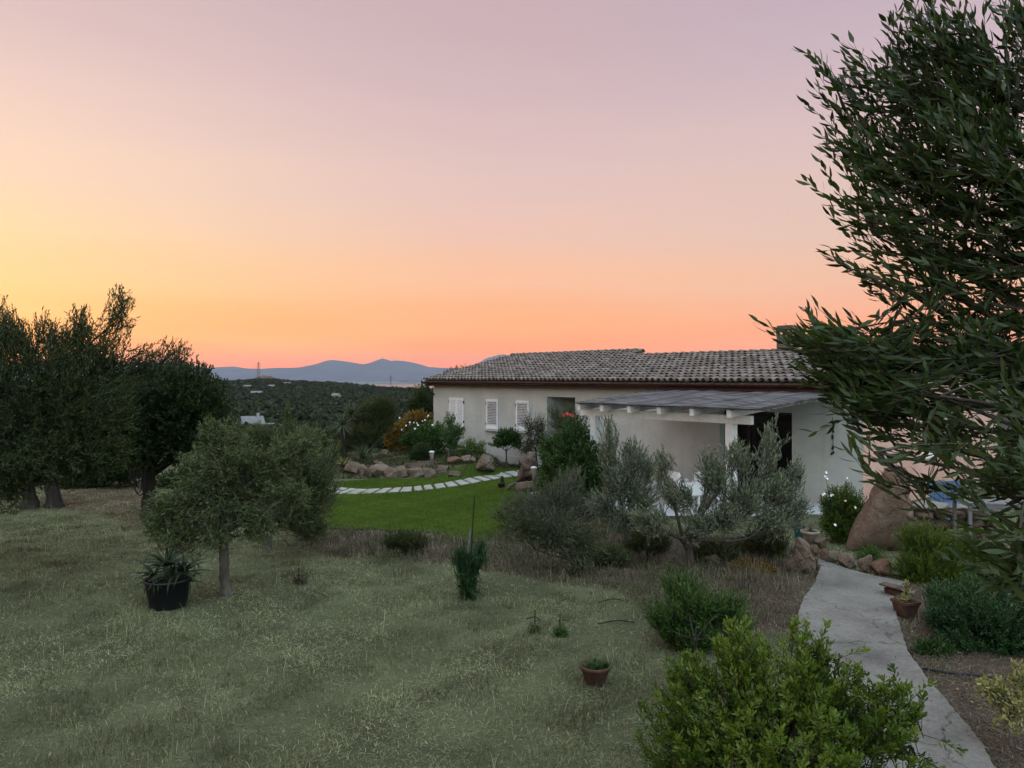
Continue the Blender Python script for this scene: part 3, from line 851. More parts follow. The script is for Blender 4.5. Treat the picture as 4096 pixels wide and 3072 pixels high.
roof_a = tiles(-.18, SBRK, TA, 11, 'roof')
d = deck(-.16, SBRK - .03, TA, 2 * TA + .3, EAVE + .02, 'roof_deck'); d.parent = roof_a
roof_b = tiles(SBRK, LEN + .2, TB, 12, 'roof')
d = deck(SBRK + .03, LEN + .18, TB, 9.95, 2.36, 'roof_deck'); d.parent = roof_b
# chimney on the right-hand ridge
cs_, cD = s_px(3150, TB)
g = G(); hbox(g, cs_, TB, 3.95, .5, .46, .75)
ch = g.build('chimney', M['tile'], roof_b, HO)
g = G(); hbox(g, cs_, TB, 4.57, .66, .6, .06)
for a in (-.22, .22):
    for b_ in (-.19, .19): hbox(g, cs_ + a, TB + b_, 4.435, .09, .09, .215)
hbox(g, cs_, TB, 4.64, .5, .44, .07)
g.build('chimney_cap', M['tile'], roof_b, HO)
# gutter: half-round brown channel on straps, with the dark elbow of the rain pipe
def channel(s0, s1, t, z, r):
    g = G(); K = 9
    prof = [(t + r * math.cos(a), z + r * math.sin(a)) for a in np.linspace(math.pi, 2 * math.pi, K)]
    inn = [(t + (r - .008) * math.cos(a), z + (r - .008) * math.sin(a)) for a in np.linspace(2 * math.pi, math.pi, K)]
    pr = prof + inn
    nseg = 18
    for k in range(nseg):
        a, b_ = s0 + (s1 - s0) * k / nseg, s0 + (s1 - s0) * (k + 1) / nseg
        m = len(pr)
        vs = [H(a, *p) for p in pr] + [H(b_ - .004, *p) for p in pr]
        g.add(vs, [(i, (i + 1) % m, m + (i + 1) % m, m + i) for i in range(m)])
        hbox(g, b_, t, z - r * .1, .03, 2 * r + .014, .03)
    return g
g = channel(-.25, LEN + .25, -.43, EAVE - .045, .082)
gut = g.build('gutter', M['copper'], house, HO, smooth=False)
g = G(); hbox(g, LEN / 2, -.3, EAVE - .13, LEN + .3, .05, .2); g.build('fascia', M['fascia'], house, HO)
g = G(); g.tube([H(.12, -.42, EAVE - .1), H(.12, -.41, EAVE - .3), H(.14, -.3, EAVE - .5), H(.2, -.1, EAVE - .62)], .055, 10)
g.build('rain_pipe', M['dark_frame'], gut, HO)

# wall lamp alight on the left gable
LP = H(-.28, 1.1, z_px(1616, 33.5))
wl_ = empty('wall_lamp', LP, 'small lit globe lamp on the left gable of the house', 'wall lamp')
m_, n_, l_, b_ = _mat('lamp_glow'); b_.inputs['Emission Color'].default_value = (1, .9, .78, 1); b_.inputs['Emission Strength'].default_value = 9
M['glow'] = m_
g = G(); g.lathe([(.001, -.085), (.05, -.07), (.082, -.03), (.085, 0), (.07, .05), (.001, .08)], LP, 14); g.build('globe', M['glow'], wl_, LP, smooth=True)
g = G(); g.tube([(LP[0], LP[1], LP[2] - .08), (LP[0], LP[1], LP[2] - .22), H(.0, 1.1, LP[2] - .3)], .02, 8); g.build('bracket', M['white_paint'], wl_, LP)

# ------------------------------------------------------------------ terrace and pergola
tp = [H(11.9, -.002, 0), H(11.9, -4.6, 0), H(LEN + .9, -4.6, 0), H(LEN + .9, -.002, 0)]
g = G(); g.prism([(p[0], p[1]) for p in tp], -0.8, -0.29)
tag(g.build('terrace', M['terrace']), kind='structure')
BT = -3.62
bs0, _ = s_px(2328, BT); bs1, _ = s_px(3009, BT)
perg = empty('pergola', H(bs0, BT, -.29), 'white timber pergola roofed with grey reed matting over the terrace', 'pergola')
PO = H(bs0, BT, -.29)
bz = 1.93
g = G(); hbox(g, (bs0 + bs1) / 2, BT, bz + .1, bs1 - bs0, .13, .2); g.build('beam', M['white_wood'], perg, PO, bevel=.006)
for px in (2380, 2925):
    s, D = s_px(px, BT)
    g = G(); hbox(g, s, BT, (bz - .29) / 2 - .002, .2, .2, bz + .29 - .004); g.build('post', M['white_wood'], perg, PO, bevel=.006)
mt0, mz0, mt1, mz1 = -4.12, 2.30, -.12, 2.62
def mat_z(t): return mz0 + (mz1 - mz0) * (t - mt0) / (mt1 - mt0)
for px in (2314, 2405, 2515, 2634, 2766, 2915):
    s, D = s_px(px, BT - .44)
    g = G(); ta, tb = BT - .44, -.04
    za, zb = mat_z(ta) - .130, mat_z(tb) - .130
    n = 1
    a, b_ = Vector(H(s, ta, za)), Vector(H(s, tb, zb))
    d_ = (b_ - a).normalized(); sd = Vector(U); up = sd.cross(d_)
    if up.z < 0: up = -up
    Mx = Matrix((sd, d_, up)).transposed()
    g.box((a + b_) / 2, (.12, (b_ - a).length, .17), Mx); g.build('rafter', M['white_wood'], perg, PO, bevel=.004)
# ledger plank on the wall
g = G(); hbox(g, (bs0 + bs1) / 2 + .2, -.03, mat_z(-.1) - .2, bs1 - bs0 + 1.2, .05, .12); g.build('ledger', M['white_wood'], perg, PO)
def reed_roof():
    rng = rng_of(77)
    ms0 = s_px(2300, mt0)[0]; ms1 = s_px(3030, mt0)[0] + .05
    nt, ns = 46, 60
    tt = np.linspace(mt0, mt1, nt); ss = np.linspace(ms0, ms1, ns)
    T, S = np.meshgrid(tt, ss, indexing='ij')
    sag = .018 * np.sin(S * 9) * np.sin((T - mt0) * 1.1) + .012 * np.sin(S * 2.3 + T * 1.7)
    Z = mat_z(T) + sag + .012
    edge = rng.uniform(-.05, .06, nt); 
    Sj = S.copy(); Sj[:, -1] += np.repeat(rng.uniform(-.07, .08, nt // 2 + 1), 2)[:nt]; Sj[:, 0] += edge * .6
    Tj = T.copy(); Tj[0, :] += rng.uniform(-.015, .015, ns)
    Pt = C0 + U * Sj[..., None] + N_ * Tj[..., None]; Pt = Pt.copy(); Pt[..., 2] = Z
    Pb = Pt.copy(); Pb[..., 2] -= .022
    n = nt * ns
    V = np.concatenate([Pt.reshape(-1, 3), Pb.reshape(-1, 3)])
    idx = np.arange(n).reshape(nt, ns)
    top = np.stack([idx[:-1, :-1], idx[:-1, 1:], idx[1:, 1:], idx[1:, :-1]], -1).reshape(-1, 4)[:, ::-1]
    bot = top[:, ::-1] + n
    rim = []
    for line in (idx[0], idx[-1], idx[:, 0], idx[:, -1]):
        rim.append(np.stack([line[:-1], line[1:], line[1:] + n, line[:-1] + n], -1))
    q = np.concatenate([top, bot] + rim)
    o = npmesh('reed_mat', V, q, None, M['reed'], perg, PO, smooth=False)
    uv = o.data.uv_layers.new(name='UVMap')
    li = np.empty(len(o.data.loops), np.int32); o.data.loops.foreach_get('vertex_index', li)
    UVv = np.stack([np.concatenate([S.ravel(), S.ravel()]), np.concatenate([T.ravel(), T.ravel()])], -1)
    uv.data.foreach_set('uv', UVv[li].astype(np.float32).ravel())
    # dark tie lines across the mats and split reed ends along both free edges
    g = G()
    for tline in ():
        pass
    for sl in np.arange(ms0 + .9, ms1, 1.0):
        pts = [H(sl + .02 * math.sin(t * 5), t, mat_z(t) + .03 + .018 * math.sin(sl * 9) * math.sin((t - mt0) * 1.1) + .012 * math.sin(sl * 2.3 + t * 1.7)) for t in np.linspace(mt0 + .03, mt1 - .05, 24)]
        g.tube(pts, .007, 5)
    r2 = random.Random(4)
    for k in range(420):
        side = r2.random()
        if side < .8:
            t = r2.uniform(mt0, mt1); s = ms1 if r2.random() < .7 else ms0
            ln = r2.uniform(.04, .16) * (1 if s == ms1 else -1)
            g.tube([H(s - ln, t, mat_z(t) + .01), H(s + ln, t + r2.uniform(-.02, .02), mat_z(t) + r2.uniform(-.03, .02))], .005, 4)
        else:
            s = r2.uniform(ms0, ms1)
            g.tube([H(s, mt0, mat_z(mt0) + r2.uniform(-.012, .02)), H(s + r2.uniform(.2, .5), mt0 - r2.uniform(.0, .04), mat_z(mt0) + r2.uniform(-.012, .02))], .006, 4)
    g.build('reed_ends', M['reed'], o, PO)
reed_roof()

# white garden armchair and a table on the terrace
def armchair(px, D_t, rz, label):
    s, D = s_px(px, D_t)
    o = H(s, D_t, -.29)
    e = empty('garden_armchair', o, label, 'armchair', 'white armchairs on the terrace', rz)
    def part(nm, boxes):
        g = G()
        for c, sz in boxes: g.box(c, sz)
        g.build(nm, M['white_paint'], e, bevel=.02)
    part('seat', [((0, 0, .36), (.58, .56, .14))])
    part('backrest', [((0, .27, .62), (.58, .1, .5))])
    for sx in (-1, 1): part('armrest', [((sx * .34, 0, .46), (.09, .62, .34))])
    for sx in (-1, 1):
        for sy in (-1, 1): part('leg', [((sx * .3, sy * .26, .145), (.06, .06, .29))])
rzh = math.atan2(U[1], U[0])
armchair(2735, -2.9, rzh + math.pi * .86, 'white garden armchair half hidden behind the silvery olive')
armchair(2830, -2.4, rzh + math.pi * 1.15, 'second white armchair standing beside the right pergola post')
# hanging wire ornament on the right-hand wall
s, D = s_px(3334)
o = H(s, -.05, z_px(1668, D))
wc = empty('hanging_ornament', o, 'thin dark string of small pieces hanging on the white wall', 'ornament')
g = G(); g.tube([o, H(s, -.05, z_px(1725, D)), H(s + .02, -.05, z_px(1815, D))], .007, 6); g.build('string', M['dark_frame'], wc, o)
for k, y in enumerate((1690, 1722, 1748, 1790, 1812)):
    g = G(); g.box(H(s + .01 * (k % 2), -.055, z_px(y, D)), (.05, .02, .11), Rh @ Matrix.Rotation(.4 * (k - 2), 3, 'Y')); g.build('piece', M['dark_frame'], wc, o)
# ================================================================== foliage builders
def unit(v):
    return v / np.maximum(np.linalg.norm(v, axis=-1, keepdims=True), 1e-9)
def rand_dirs(rng, n):
    return unit(rng.normal(size=(n, 3)))
def tube_arrays(PTS, RAD, S=5):
    """many polylines at once: PTS (N,K,3), RAD (N,K) -> V, quads"""
    N, K = PTS.shape[:2]
    T = np.empty_like(PTS)
    T[:, 1:-1] = PTS[:, 2:] - PTS[:, :-2]; T[:, 0] = PTS[:, 1] - PTS[:, 0]; T[:, -1] = PTS[:, -1] - PTS[:, -2]
    T = unit(T)
    ref = np.where(np.abs(T[:, :1, 2:3]) < .9, np.array([[[0, 0, 1.0]]]), np.array([[[1.0, 0, 0]]]))
    A = unit(np.cross(T, np.broadcast_to(ref, T.shape))); B = np.cross(T, A)
    ang = np.linspace(0, 2 * math.pi, S, endpoint=False)
    V = PTS[:, :, None] + RAD[:, :, None, None] * (A[:, :, None] * np.cos(ang)[None, None, :, None] + B[:, :, None] * np.sin(ang)[None, None, :, None])
    idx = np.arange(N * K * S).reshape(N, K, S)
    nx = np.roll(idx, -1, 2)
    q = np.stack([idx[:, :-1], nx[:, :-1], nx[:, 1:], idx[:, 1:]], -1).reshape(-1, 4)
    return V.reshape(-1, 3), q
def bez(a, b, c, K):
    t = np.linspace(0, 1, K)[None, :, None]
    return a[:, None] * (1 - t) ** 2 + 2 * b[:, None] * t * (1 - t) + c[:, None] * t ** 2
class Acc:
    def __init__(s): s.V, s.q, s.t, s.tint, s.n = [], [], [], [], 0
    def add(s, V, q=None, t=None, tint=None):
        if q is not None and len(q): s.q.append(np.asarray(q) + s.n)
        if t is not None and len(t): s.t.append(np.asarray(t) + s.n)
        s.V.append(V); s.n += len(V)
        s.tint.append(np.full(len(V), .5) if tint is None else tint)
    def build(s, name, mat, parent=None, origin=None, smooth=False):
        if not s.V: return None
        return npmesh(name, np.concatenate(s.V), np.concatenate(s.q) if s.q else None, np.concatenate(s.t) if s.t else None, mat, parent, origin, np.concatenate(s.tint), smooth)

def leaf_arrays(base, d, side, L, W, tint, bend, shape='lance', seg=2):
    """leaves as small folded blades. seg 1: four-corner leaf, 2: six-corner leaf"""
    n = len(base)
    up = np.cross(side, d)
    L = L[:, None]; W = W[:, None]; bend = bend[:, None]
    if seg == 1:
        W = W * 1.35
        mid = base + d * L * .5 + up * L * .06
        V = np.stack([base, mid + side * W * .5, base + d * L - up * L * bend, mid - side * W * .5], 1)
        q = np.arange(n * 4).reshape(n, 4)
        return V.reshape(-1, 3), q, None, np.repeat(tint, 4)
    k1, k2 = {'lance': (.38, .72), 'ovate': (.42, .78), 'obov': (.5, .82)}[shape]
    w1, w2 = {'lance': (.5, .36), 'ovate': (.5, .42), 'obov': (.4, .5)}[shape]
    p1 = base + d * L * k1 - up * L * bend * k1 ** 2
    p2 = base + d * L * k2 - up * L * bend * k2 ** 2
    tip = base + d * L - up * L * bend
    f = up * W * .18
    V = np.stack([base, p1 + side * W * w1 + f, p1 - side * W * w1 + f, p2 + side * W * w2 + f, p2 - side * W * w2 + f, tip], 1)
    o = np.arange(n)[:, None] * 6
    q = o + np.array([[1, 3, 4, 2]])
    t = np.concatenate([o + np.array([[0, 1, 2]]), o + np.array([[3, 5, 4]])])
    return V.reshape(-1, 3), q, t, np.repeat(tint, 6)

def leaves_on(rng, PTS, per, L, W, angle, acc, t0=.15, shape='lance', seg=2, bend=.12, lean_up=0.0, tint0=None, tint_var=.22, whorl=0, size_tip=1.0, droop=0.0):
    """leaves along twig polylines PTS (N,K,3); per = leaves on each twig"""
    N, K = PTS.shape[:2]
    tt = np.linspace(t0, 1.0, per)[None] + rng.uniform(-.5, .5, (N, per)) * (1 - t0) / per * .7
    tt = np.clip(tt, 0, .999)
    if whorl:                                     # rosettes: bunched toward the tip
        tt = 1 - (1 - tt) ** 1.7
    f = tt * (K - 1); i = f.astype(int); fr = (f - i)[..., None]
    ar = np.arange(N)[:, None]
    pos = PTS[ar, i] * (1 - fr) + PTS[ar, i + 1] * fr
    tan = unit(PTS[ar, i + 1] - PTS[ar, i])
    ref = np.where(np.abs(tan[..., 2:3]) < .93, np.array([0, 0, 1.0]), np.array([1.0, 0, 0]))
    a = unit(np.cross(tan, ref)); b = np.cross(tan, a)
    j = np.arange(per)[None]
    phi = (j // 2) * 1.571 + (j % 2) * math.pi + rng.normal(0, .45, (N, per)) + rng.uniform(0, 6.28, (N, 1))
    if whorl: phi = j * 2.4 + rng.uniform(0, 6.28, (N, 1))
    ang = angle * rng.uniform(.6, 1.35, (N, per))
    out = a * np.cos(phi)[..., None] + b * np.sin(phi)[..., None]
    d = tan * np.cos(ang)[..., None] + out * np.sin(ang)[..., None]
    d = unit(d + np.array([0, 0, lean_up]) - np.array([0, 0, droop]) * rng.uniform(.2, 1, (N, per))[..., None])
    side = unit(np.cross(d, out) + .35 * rng.normal(size=d.shape))
    side = unit(side - d * np.sum(side * d, -1, keepdims=True))
    base = tint0[:, None] if tint0 is not None else np.full((N, 1), .5)
    tint = np.clip(base + rng.normal(0, tint_var, (N, per)) + .12 * (tt - .5), 0, 1)
    ln = L * rng.uniform(.65, 1.25, (N, per)) * (1 - (1 - size_tip) * tt)
    wd = W * rng.uniform(.75, 1.25, (N, per))
    r = lambda x: x.reshape(-1, *x.shape[2:])
    V, q, t, ti = leaf_arrays(r(pos), r(d), r(side), r(ln), r(wd), r(tint), rng.normal(bend, .1, N * per), shape, seg)
    acc.add(V, q, t, ti)

def sample_blobs(rng, blobs, n, inner=.35, gap=0.0, gs=2.2):
    """points spread through a union of ellipsoids (cx,cy,cz,rx,ry,rz[,weight]); returns point, outward direction, blob index"""
    B = np.array([b[:6] for b in blobs], float)
    w = np.array([(b[6] if len(b) > 6 else 1.0) for b in blobs]) * (B[:, 3] * B[:, 4] * B[:, 5]) ** (2 / 3)
    k = rng.choice(len(B), size=int(n * 1.6), p=w / w.sum())
    d = rand_dirs(rng, len(k))
    r = inner + (1 - inner) * rng.uniform(0, 1, len(k)) ** .6
    lump = 1 + .13 * (np.sin(d[:, 0] * 5 + k) * np.cos(d[:, 2] * 6 + 2 * k) + .7 * np.sin(d[:, 1] * 9 + d[:, 2] * 7 + k))
    p = B[k, :3] + d * B[k, 3:6] * (r * lump)[:, None]
    outd = unit(d / B[k, 3:6])
    if gap > 0:
        v = np.sin(p[:, 0] * gs * 2.1 + 1) * np.sin(p[:, 1] * gs * 1.9 + 2) * np.sin(p[:, 2] * gs * 2.3 + .5) + .5 * np.sin(p[:, 0] * gs * 5 + p[:, 2] * gs * 4.1) * np.sin(p[:, 1] * gs * 4.7)
        keep = v > np.quantile(v, gap)
        p, outd, k = p[keep], outd[keep], k[keep]
    return p[:n], outd[:n], k[:n]

def blob_px(px, py, D, rpx, rpy=None, rd=None, w=1.0):
    """ellipsoid whose middle stands on a sight line at distance D, sizes in photo pixels there"""
    c = P(px, py, D)
    rx = rpx / FPX * D
    rz = (rpy if rpy else rpx) / FPX * D
    ry = rd if rd else rx
    return (c[0], c[1], c[2], rx, ry, rz, w)

def trunk_tubes(acc, paths, S=9, knob=.0, seed=0):
    """limbs given as (points, radii)"""
    rng = rng_of(seed)
    for pts, rad in paths:
        pts = np.array(pts, float); rad = np.array(rad, float)
        K = max(6, len(pts) * 4)
        u = np.linspace(0, len(pts) - 1, K)
        Q = np.stack([np.interp(u, np.arange(len(pts)), pts[:, c]) for c in range(3)], -1)
        ker = np.array([.25, .5, .25])
        for _ in range(2):
            Qp = np.concatenate([Q[:1], Q, Q[-1:]]); Qs = np.stack([np.convolve(Qp[:, c], ker, 'valid') for c in range(3)], -1)
            Qs[0], Qs[-1] = Q[0], Q[-1]; Q = Qs
        R = np.interp(u, np.arange(len(rad)), rad)
        Q[1:-1] += rng.normal(0, knob, (K - 2, 3)) * R[1:-1, None]
        V, q = tube_arrays(Q[None], R[None], S)
        if knob > 0:
            c = np.repeat(Q, S, 0)
            V = c + (V - c) * (1 + rng.normal(0, knob, (len(V), 1)))
        acc.add(V, q)

def plant(name, label, cat, base, blobs, twigs, per, L, W, mat, bark, *, twig_len=.35, angle=.7, up=.45, radial=1.0, rnd=.35, inner=.35, gap=.0, gs=2.2,
          trunk=None, limbs=6, trunk_r=.05, seed=1, shape='lance', seg=2, bend=.12, whorl=0, lean_up=0.0, droop=0.0, twig_r=.003, curve=.15, group=None,
          parts=('trunk', 'crown'), t0=.15, tint_clump=.2, tint_var=.2, knob=.06, sides=9, keep=None, size_tip=1.0, limb_from=None, twig_sides=3, extra=None, tint_base=.5, limb_r=None, glob=.6, sprout=0, sweep=(0, 0, 0)):
    """a tree or shrub: Empty at its base > trunk (with limbs and twigs) and crown (leaves set on those twigs)"""
    rng = rng_of(seed)
    e = empty(name, tuple(float(v) for v in base), label, cat, group)
    p, outd, k = sample_blobs(rng, blobs, twigs, inner, gap, gs)
    if keep is not None:
        m = keep(p); p, outd, k = p[m], outd[m], k[m]
    n = len(p)
    BB = np.array([b[:6] for b in blobs]); cc = (BB[:, :3] * BB[:, 3:4]).sum(0) / BB[:, 3].sum()
    small = np.minimum(1.0, np.minimum(BB[k, 3], BB[k, 5]) / (1.3 * twig_len))[:, None]
    d = unit(outd * radial * small + glob * unit(p - cc) + np.array([0, 0, up]) + np.array(sweep) + rnd * rng.normal(size=(n, 3)))
    ln = twig_len * rng.uniform(.6, 1.3, n)
    root = p - d * ln[:, None]
    ctrl = (root + p) / 2 + np.array([0, 0, -1.0]) * (curve * ln)[:, None] + rng.normal(0, .08, (n, 3)) * ln[:, None]
    tipp = p - np.array([0, 0, 1.0]) * (droop * .25 * ln)[:, None]
    PTS = bez(root, ctrl, tipp, 6)
    leaf = Acc(); limb_paths = []
    # neighbouring twigs share their tone: fresh and old growth stand in clumps
    cl = np.sin(p[:, 0] * 3.1 + seed) + np.sin(p[:, 2] * 3.7 + 2 * seed) * np.cos(p[:, 1] * 2.9)
    tint0 = np.clip(tint_base + tint_clump * cl * .6 + rng.normal(0, tint_clump * .5, n), 0, 1)
    leaves_on(rng, PTS, per, L, W, angle, leaf, t0, shape, seg, bend, lean_up, tint0, tint_var, whorl, size_tip, droop)
    wood = Acc()
    if twig_r > 0:
        RAD = np.linspace(1.0, .45, 6)[None] * twig_r * rng.uniform(.7, 1.3, (n, 1))
        V, q = tube_arrays(PTS, RAD, twig_sides); wood.add(V, q)
    # limbs: from the trunk's fork to the middle of each blob and on to some of its twigs
    tr = trunk if trunk is not None else [(base, trunk_r), (np.array(base) + np.array([0, 0, .25]), trunk_r * .8)]
    tpts = [np.array(a, float) for a, _ in tr]; trad = [b for _, b in tr]
    trunk_tubes(wood, [(tpts, trad)], sides, knob, seed)
    fork = tpts[-1]; fr = limb_r or trad[-1] * .6
    if limbs:
        Bc = np.array([b[:3] for b in blobs])
        paths = []
        for bi in range(len(Bc)):
            mem = np.where(k == bi)[0]
            if len(mem) == 0: continue
            tgt = Bc[bi] - np.array([0, 0, .25 * blobs[bi][5]])
            mid = (fork + tgt) / 2 + np.array([0, 0, -.08]) * np.linalg.norm(tgt - fork) + rng.normal(0, .06, 3) * np.linalg.norm(tgt - fork)
            paths.append(([fork - (fork - tpts[-2]) * .15, mid, tgt], [fr, fr * .6, max(fr * .16, twig_r)]))
            for m in rng.choice(mem, min(limbs, len(mem)), replace=False):
                q0 = tgt if rng.random() < .6 else mid
                mm = (q0 + root[m]) / 2 + rng.normal(0, .08, 3) * np.linalg.norm(root[m] - q0)
                paths.append(([q0, mm, root[m]], [fr * .26, fr * .17, max(twig_r * .9, fr * .05)]))
        trunk_tubes(wood, paths, 5, 0.0, seed + 1)
        if sprout:                                # leafy shoots along the outer limbs, so that no limb runs bare to its end
            S0, S1 = [], []
            for pts, _ in paths:
                pts = np.array(pts); ln_ = np.linalg.norm(pts[-1] - pts[0])
                m = int(sprout * ln_) + 1
                f = rng.uniform(.35, 1.0, m)
                pos = np.where(f[:, None] < .5, pts[0] + (pts[1] - pts[0]) * f[:, None] * 2, pts[1] + (pts[2] - pts[1]) * (f[:, None] * 2 - 1))
                dd = unit(unit(pts[2] - pts[0]) * .8 + np.array([0, 0, up * .8]) + .6 * np.array(sweep) + .5 * rng.normal(size=(m, 3)))
                S0.append(pos); S1.append(pos + dd * (twig_len * rng.uniform(.5, 1.0, m))[:, None])
            S0, S1 = np.concatenate(S0), np.concatenate(S1)
            SP = bez(S0, (S0 + S1) / 2 + rng.normal(0, .04, S0.shape) * twig_len, S1, 6)
            leaves_on(rng, SP, per, L, W, angle, leaf, t0, shape, seg, bend, lean_up, np.clip(rng.normal(tint_base, .15, len(SP)), 0, 1), tint_var, whorl, size_tip, droop)
            V, q = tube_arrays(SP, np.linspace(1, .45, 6)[None] * np.full((len(SP), 1), twig_r), 3); wood.add(V, q)
    if extra: extra(wood, leaf, rng)
    wood.build(parts[0], bark, e, base, smooth=True)
    leaf.build(parts[1], mat, e, base)
    return e

M['bark'] = noise_mat('bark', [(0.3, (.045, .038, .030)), (0.55, (.10, .085, .068)), (0.75, (.16, .14, .115))], 14, 0.95, 0.9, 0.02, bscale=40, stretch=(1, 1, .3), spec=.1)
M['bark_dark'] = noise_mat('dark_bark', [(0.3, (.018, .015, .012)), (0.7, (.05, .042, .035))], 14, 0.95, 0.8, 0.02, bscale=40, stretch=(1, 1, .3), spec=.1)
M['bark_grey'] = noise_mat('grey_twigs', [(0.3, (.09, .085, .072)), (0.7, (.19, .18, .155))], 20, 0.95, 0.5, 0.01, spec=.1)
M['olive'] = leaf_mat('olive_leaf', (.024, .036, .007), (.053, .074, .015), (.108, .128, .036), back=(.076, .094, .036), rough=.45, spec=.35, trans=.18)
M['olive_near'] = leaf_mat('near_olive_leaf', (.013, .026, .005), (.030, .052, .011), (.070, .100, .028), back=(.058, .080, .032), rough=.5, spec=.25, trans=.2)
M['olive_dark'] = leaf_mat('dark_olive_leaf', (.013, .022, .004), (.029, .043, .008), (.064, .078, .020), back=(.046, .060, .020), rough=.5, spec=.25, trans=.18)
M['olive_silver'] = leaf_mat('silver_olive_leaf', (.042, .054, .026), (.088, .106, .053), (.175, .19, .112), back=(.19, .21, .14), rough=.42, spec=.4, trans=.12)
M['dark_leaf'] = leaf_mat('dark_leaf', (.010, .020, .006), (.021, .038, .010), (.044, .066, .018), rough=.5, spec=.25, trans=.15)
M['green_leaf'] = leaf_mat('green_leaf', (.022, .05, .012), (.042, .088, .018), (.085, .145, .03), rough=.45, spec=.3, trans=.25)
M['bright_leaf'] = leaf_mat('bright_leaf', (.030, .058, .008), (.070, .115, .013), (.15, .205, .028), rough=.42, spec=.32, trans=.28)
M['teal_leaf'] = leaf_mat('blue_green_leaf', (.014, .040, .014), (.027, .068, .021), (.052, .105, .038), rough=.5, spec=.25, trans=.2)
M['wispy'] = leaf_mat('wispy_leaf', (.036, .046, .018), (.070, .084, .034), (.125, .14, .066), rough=.6, spec=.2, trans=.2)
M['feathery'] = leaf_mat('feathery_leaf', (.030, .040, .014), (.055, .066, .024), (.10, .098, .042), rough=.6, spec=.15, trans=.25)
M['yellow_leaf'] = leaf_mat('yellow_leaf', (.13, .085, .018), (.23, .15, .032), (.34, .24, .07), rough=.6, spec=.15, trans=.3, tr_col=(1.4, 1.2, .5))
M['pale_leaf'] = leaf_mat('pale_leaf', (.16, .15, .055), (.28, .26, .11), (.42, .39, .20), rough=.6, spec=.15, trans=.3)
M['dry'] = leaf_mat('dry_stem', (.050, .040, .028), (.115, .092, .062), (.26, .21, .145), rough=.9, spec=.1, trans=.0)
M['grass'] = leaf_mat('dry_grass', (.076, .064, .036), (.190, .200, .100), (.46, .43, .25), rough=.8, spec=.1, trans=.15, tr_col=(1.2, 1.2, .7))
M['turf'] = leaf_mat('green_grass', (.040, .072, .008), (.080, .130, .016), (.155, .20, .036), rough=.7, spec=.12, trans=.25)
M['petal_white'] = noise_mat('white_petal', [(0.3, (.7, .7, .7)), (0.7, (.85, .84, .82))], 9, .6, 0)
M['petal_pink'] = noise_mat('pink_petal', [(0.3, (.6, .3, .34)), (0.7, (.75, .45, .46))], 9, .6, 0)
M['petal_red'] = noise_mat('red_petal', [(0.3, (.38, .03, .028)), (0.7, (.5, .055, .045))], 9, .6, 0)
# ================================================================== trees and shrubs
def V3(*a): return np.array(a, float)
# ---- the olive close by on the right: its trunk stands just outside the picture
tb = V3(2.75, 2.35, 0.0)
def nb(px, py, D, rx, ry, w=1.0): return blob_px(px, py, D, rx, ry, .22, w)
ol_blobs = [nb(3640, 220, 3.1, 200, 230), nb(3920, 180, 2.9, 300, 300), nb(3600, 600, 3.05, 250, 230), nb(3940, 560, 2.8, 280, 300), nb(4030, 980, 2.8, 250, 210, .5),
            nb(3460, 850, 3.1, 150, 110, 1.1), nb(3760, 960, 3.0, 230, 120, .7), nb(3620, 1150, 3.05, 160, 60, .5), nb(3520, 1370, 3.0, 170, 90, 1.1), nb(3760, 1380, 2.9, 220, 90, .6), nb(3360, 1500, 2.95, 170, 70, 1.8), nb(3430, 1600, 2.85, 190, 60, 1.5),
            nb(3950, 1400, 2.7, 230, 140, .6), nb(3330, 290, 3.15, 90, 130, .7), nb(3370, 570, 3.15, 100, 130, 1.2), nb(3460, 1080, 3.05, 60, 70, .6), nb(3760, 1570, 2.6, 230, 60, .5),
            nb(4080, 1720, 2.5, 130, 150, .5), nb(4080, 2230, 1.9, 150, 200, 2.2), nb(4060, 1950, 2.2, 110, 130, 1.4), nb(4330, 1300, 2.6, 220, 900, .25), nb(3240, 1350, 2.95, 75, 85, 2.6), nb(3500, 1800, 2.55, 90, 40, 1.1), nb(3680, 1760, 2.55, 130, 40, .5), nb(3980, 1930, 2.3, 120, 60, .4),
            (3.2, 2.6, 3.5, .55, .5, .6, .12), (3.4, 2.2, 2.9, .5, .5, .45, .1), (3.0, 2.0, 4.0, .5, .5, .5, .1), (3.3, 2.7, 4.5, .5, .5, .4, .1)]
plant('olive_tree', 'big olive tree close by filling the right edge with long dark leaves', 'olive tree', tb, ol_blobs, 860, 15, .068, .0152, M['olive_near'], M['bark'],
      twig_len=.36, angle=.55, up=.28, radial=.6, rnd=.3, inner=.2, gap=.12, gs=7.0, trunk=[(tb, .17), (tb + V3(.01, .02, .15), .13), (tb + V3(.12, .05, 1.0), .115), (tb + V3(.2, .15, 2.0), .09), (tb + V3(.12, .2, 2.85), .045)], limbs=5, seed=5, bend=.1, twig_r=.0022, lean_up=.08, tint_var=.18, t0=.05, limb_r=.024, glob=.6, sprout=3, tint_base=.42, sweep=(-.45, 0, .2))

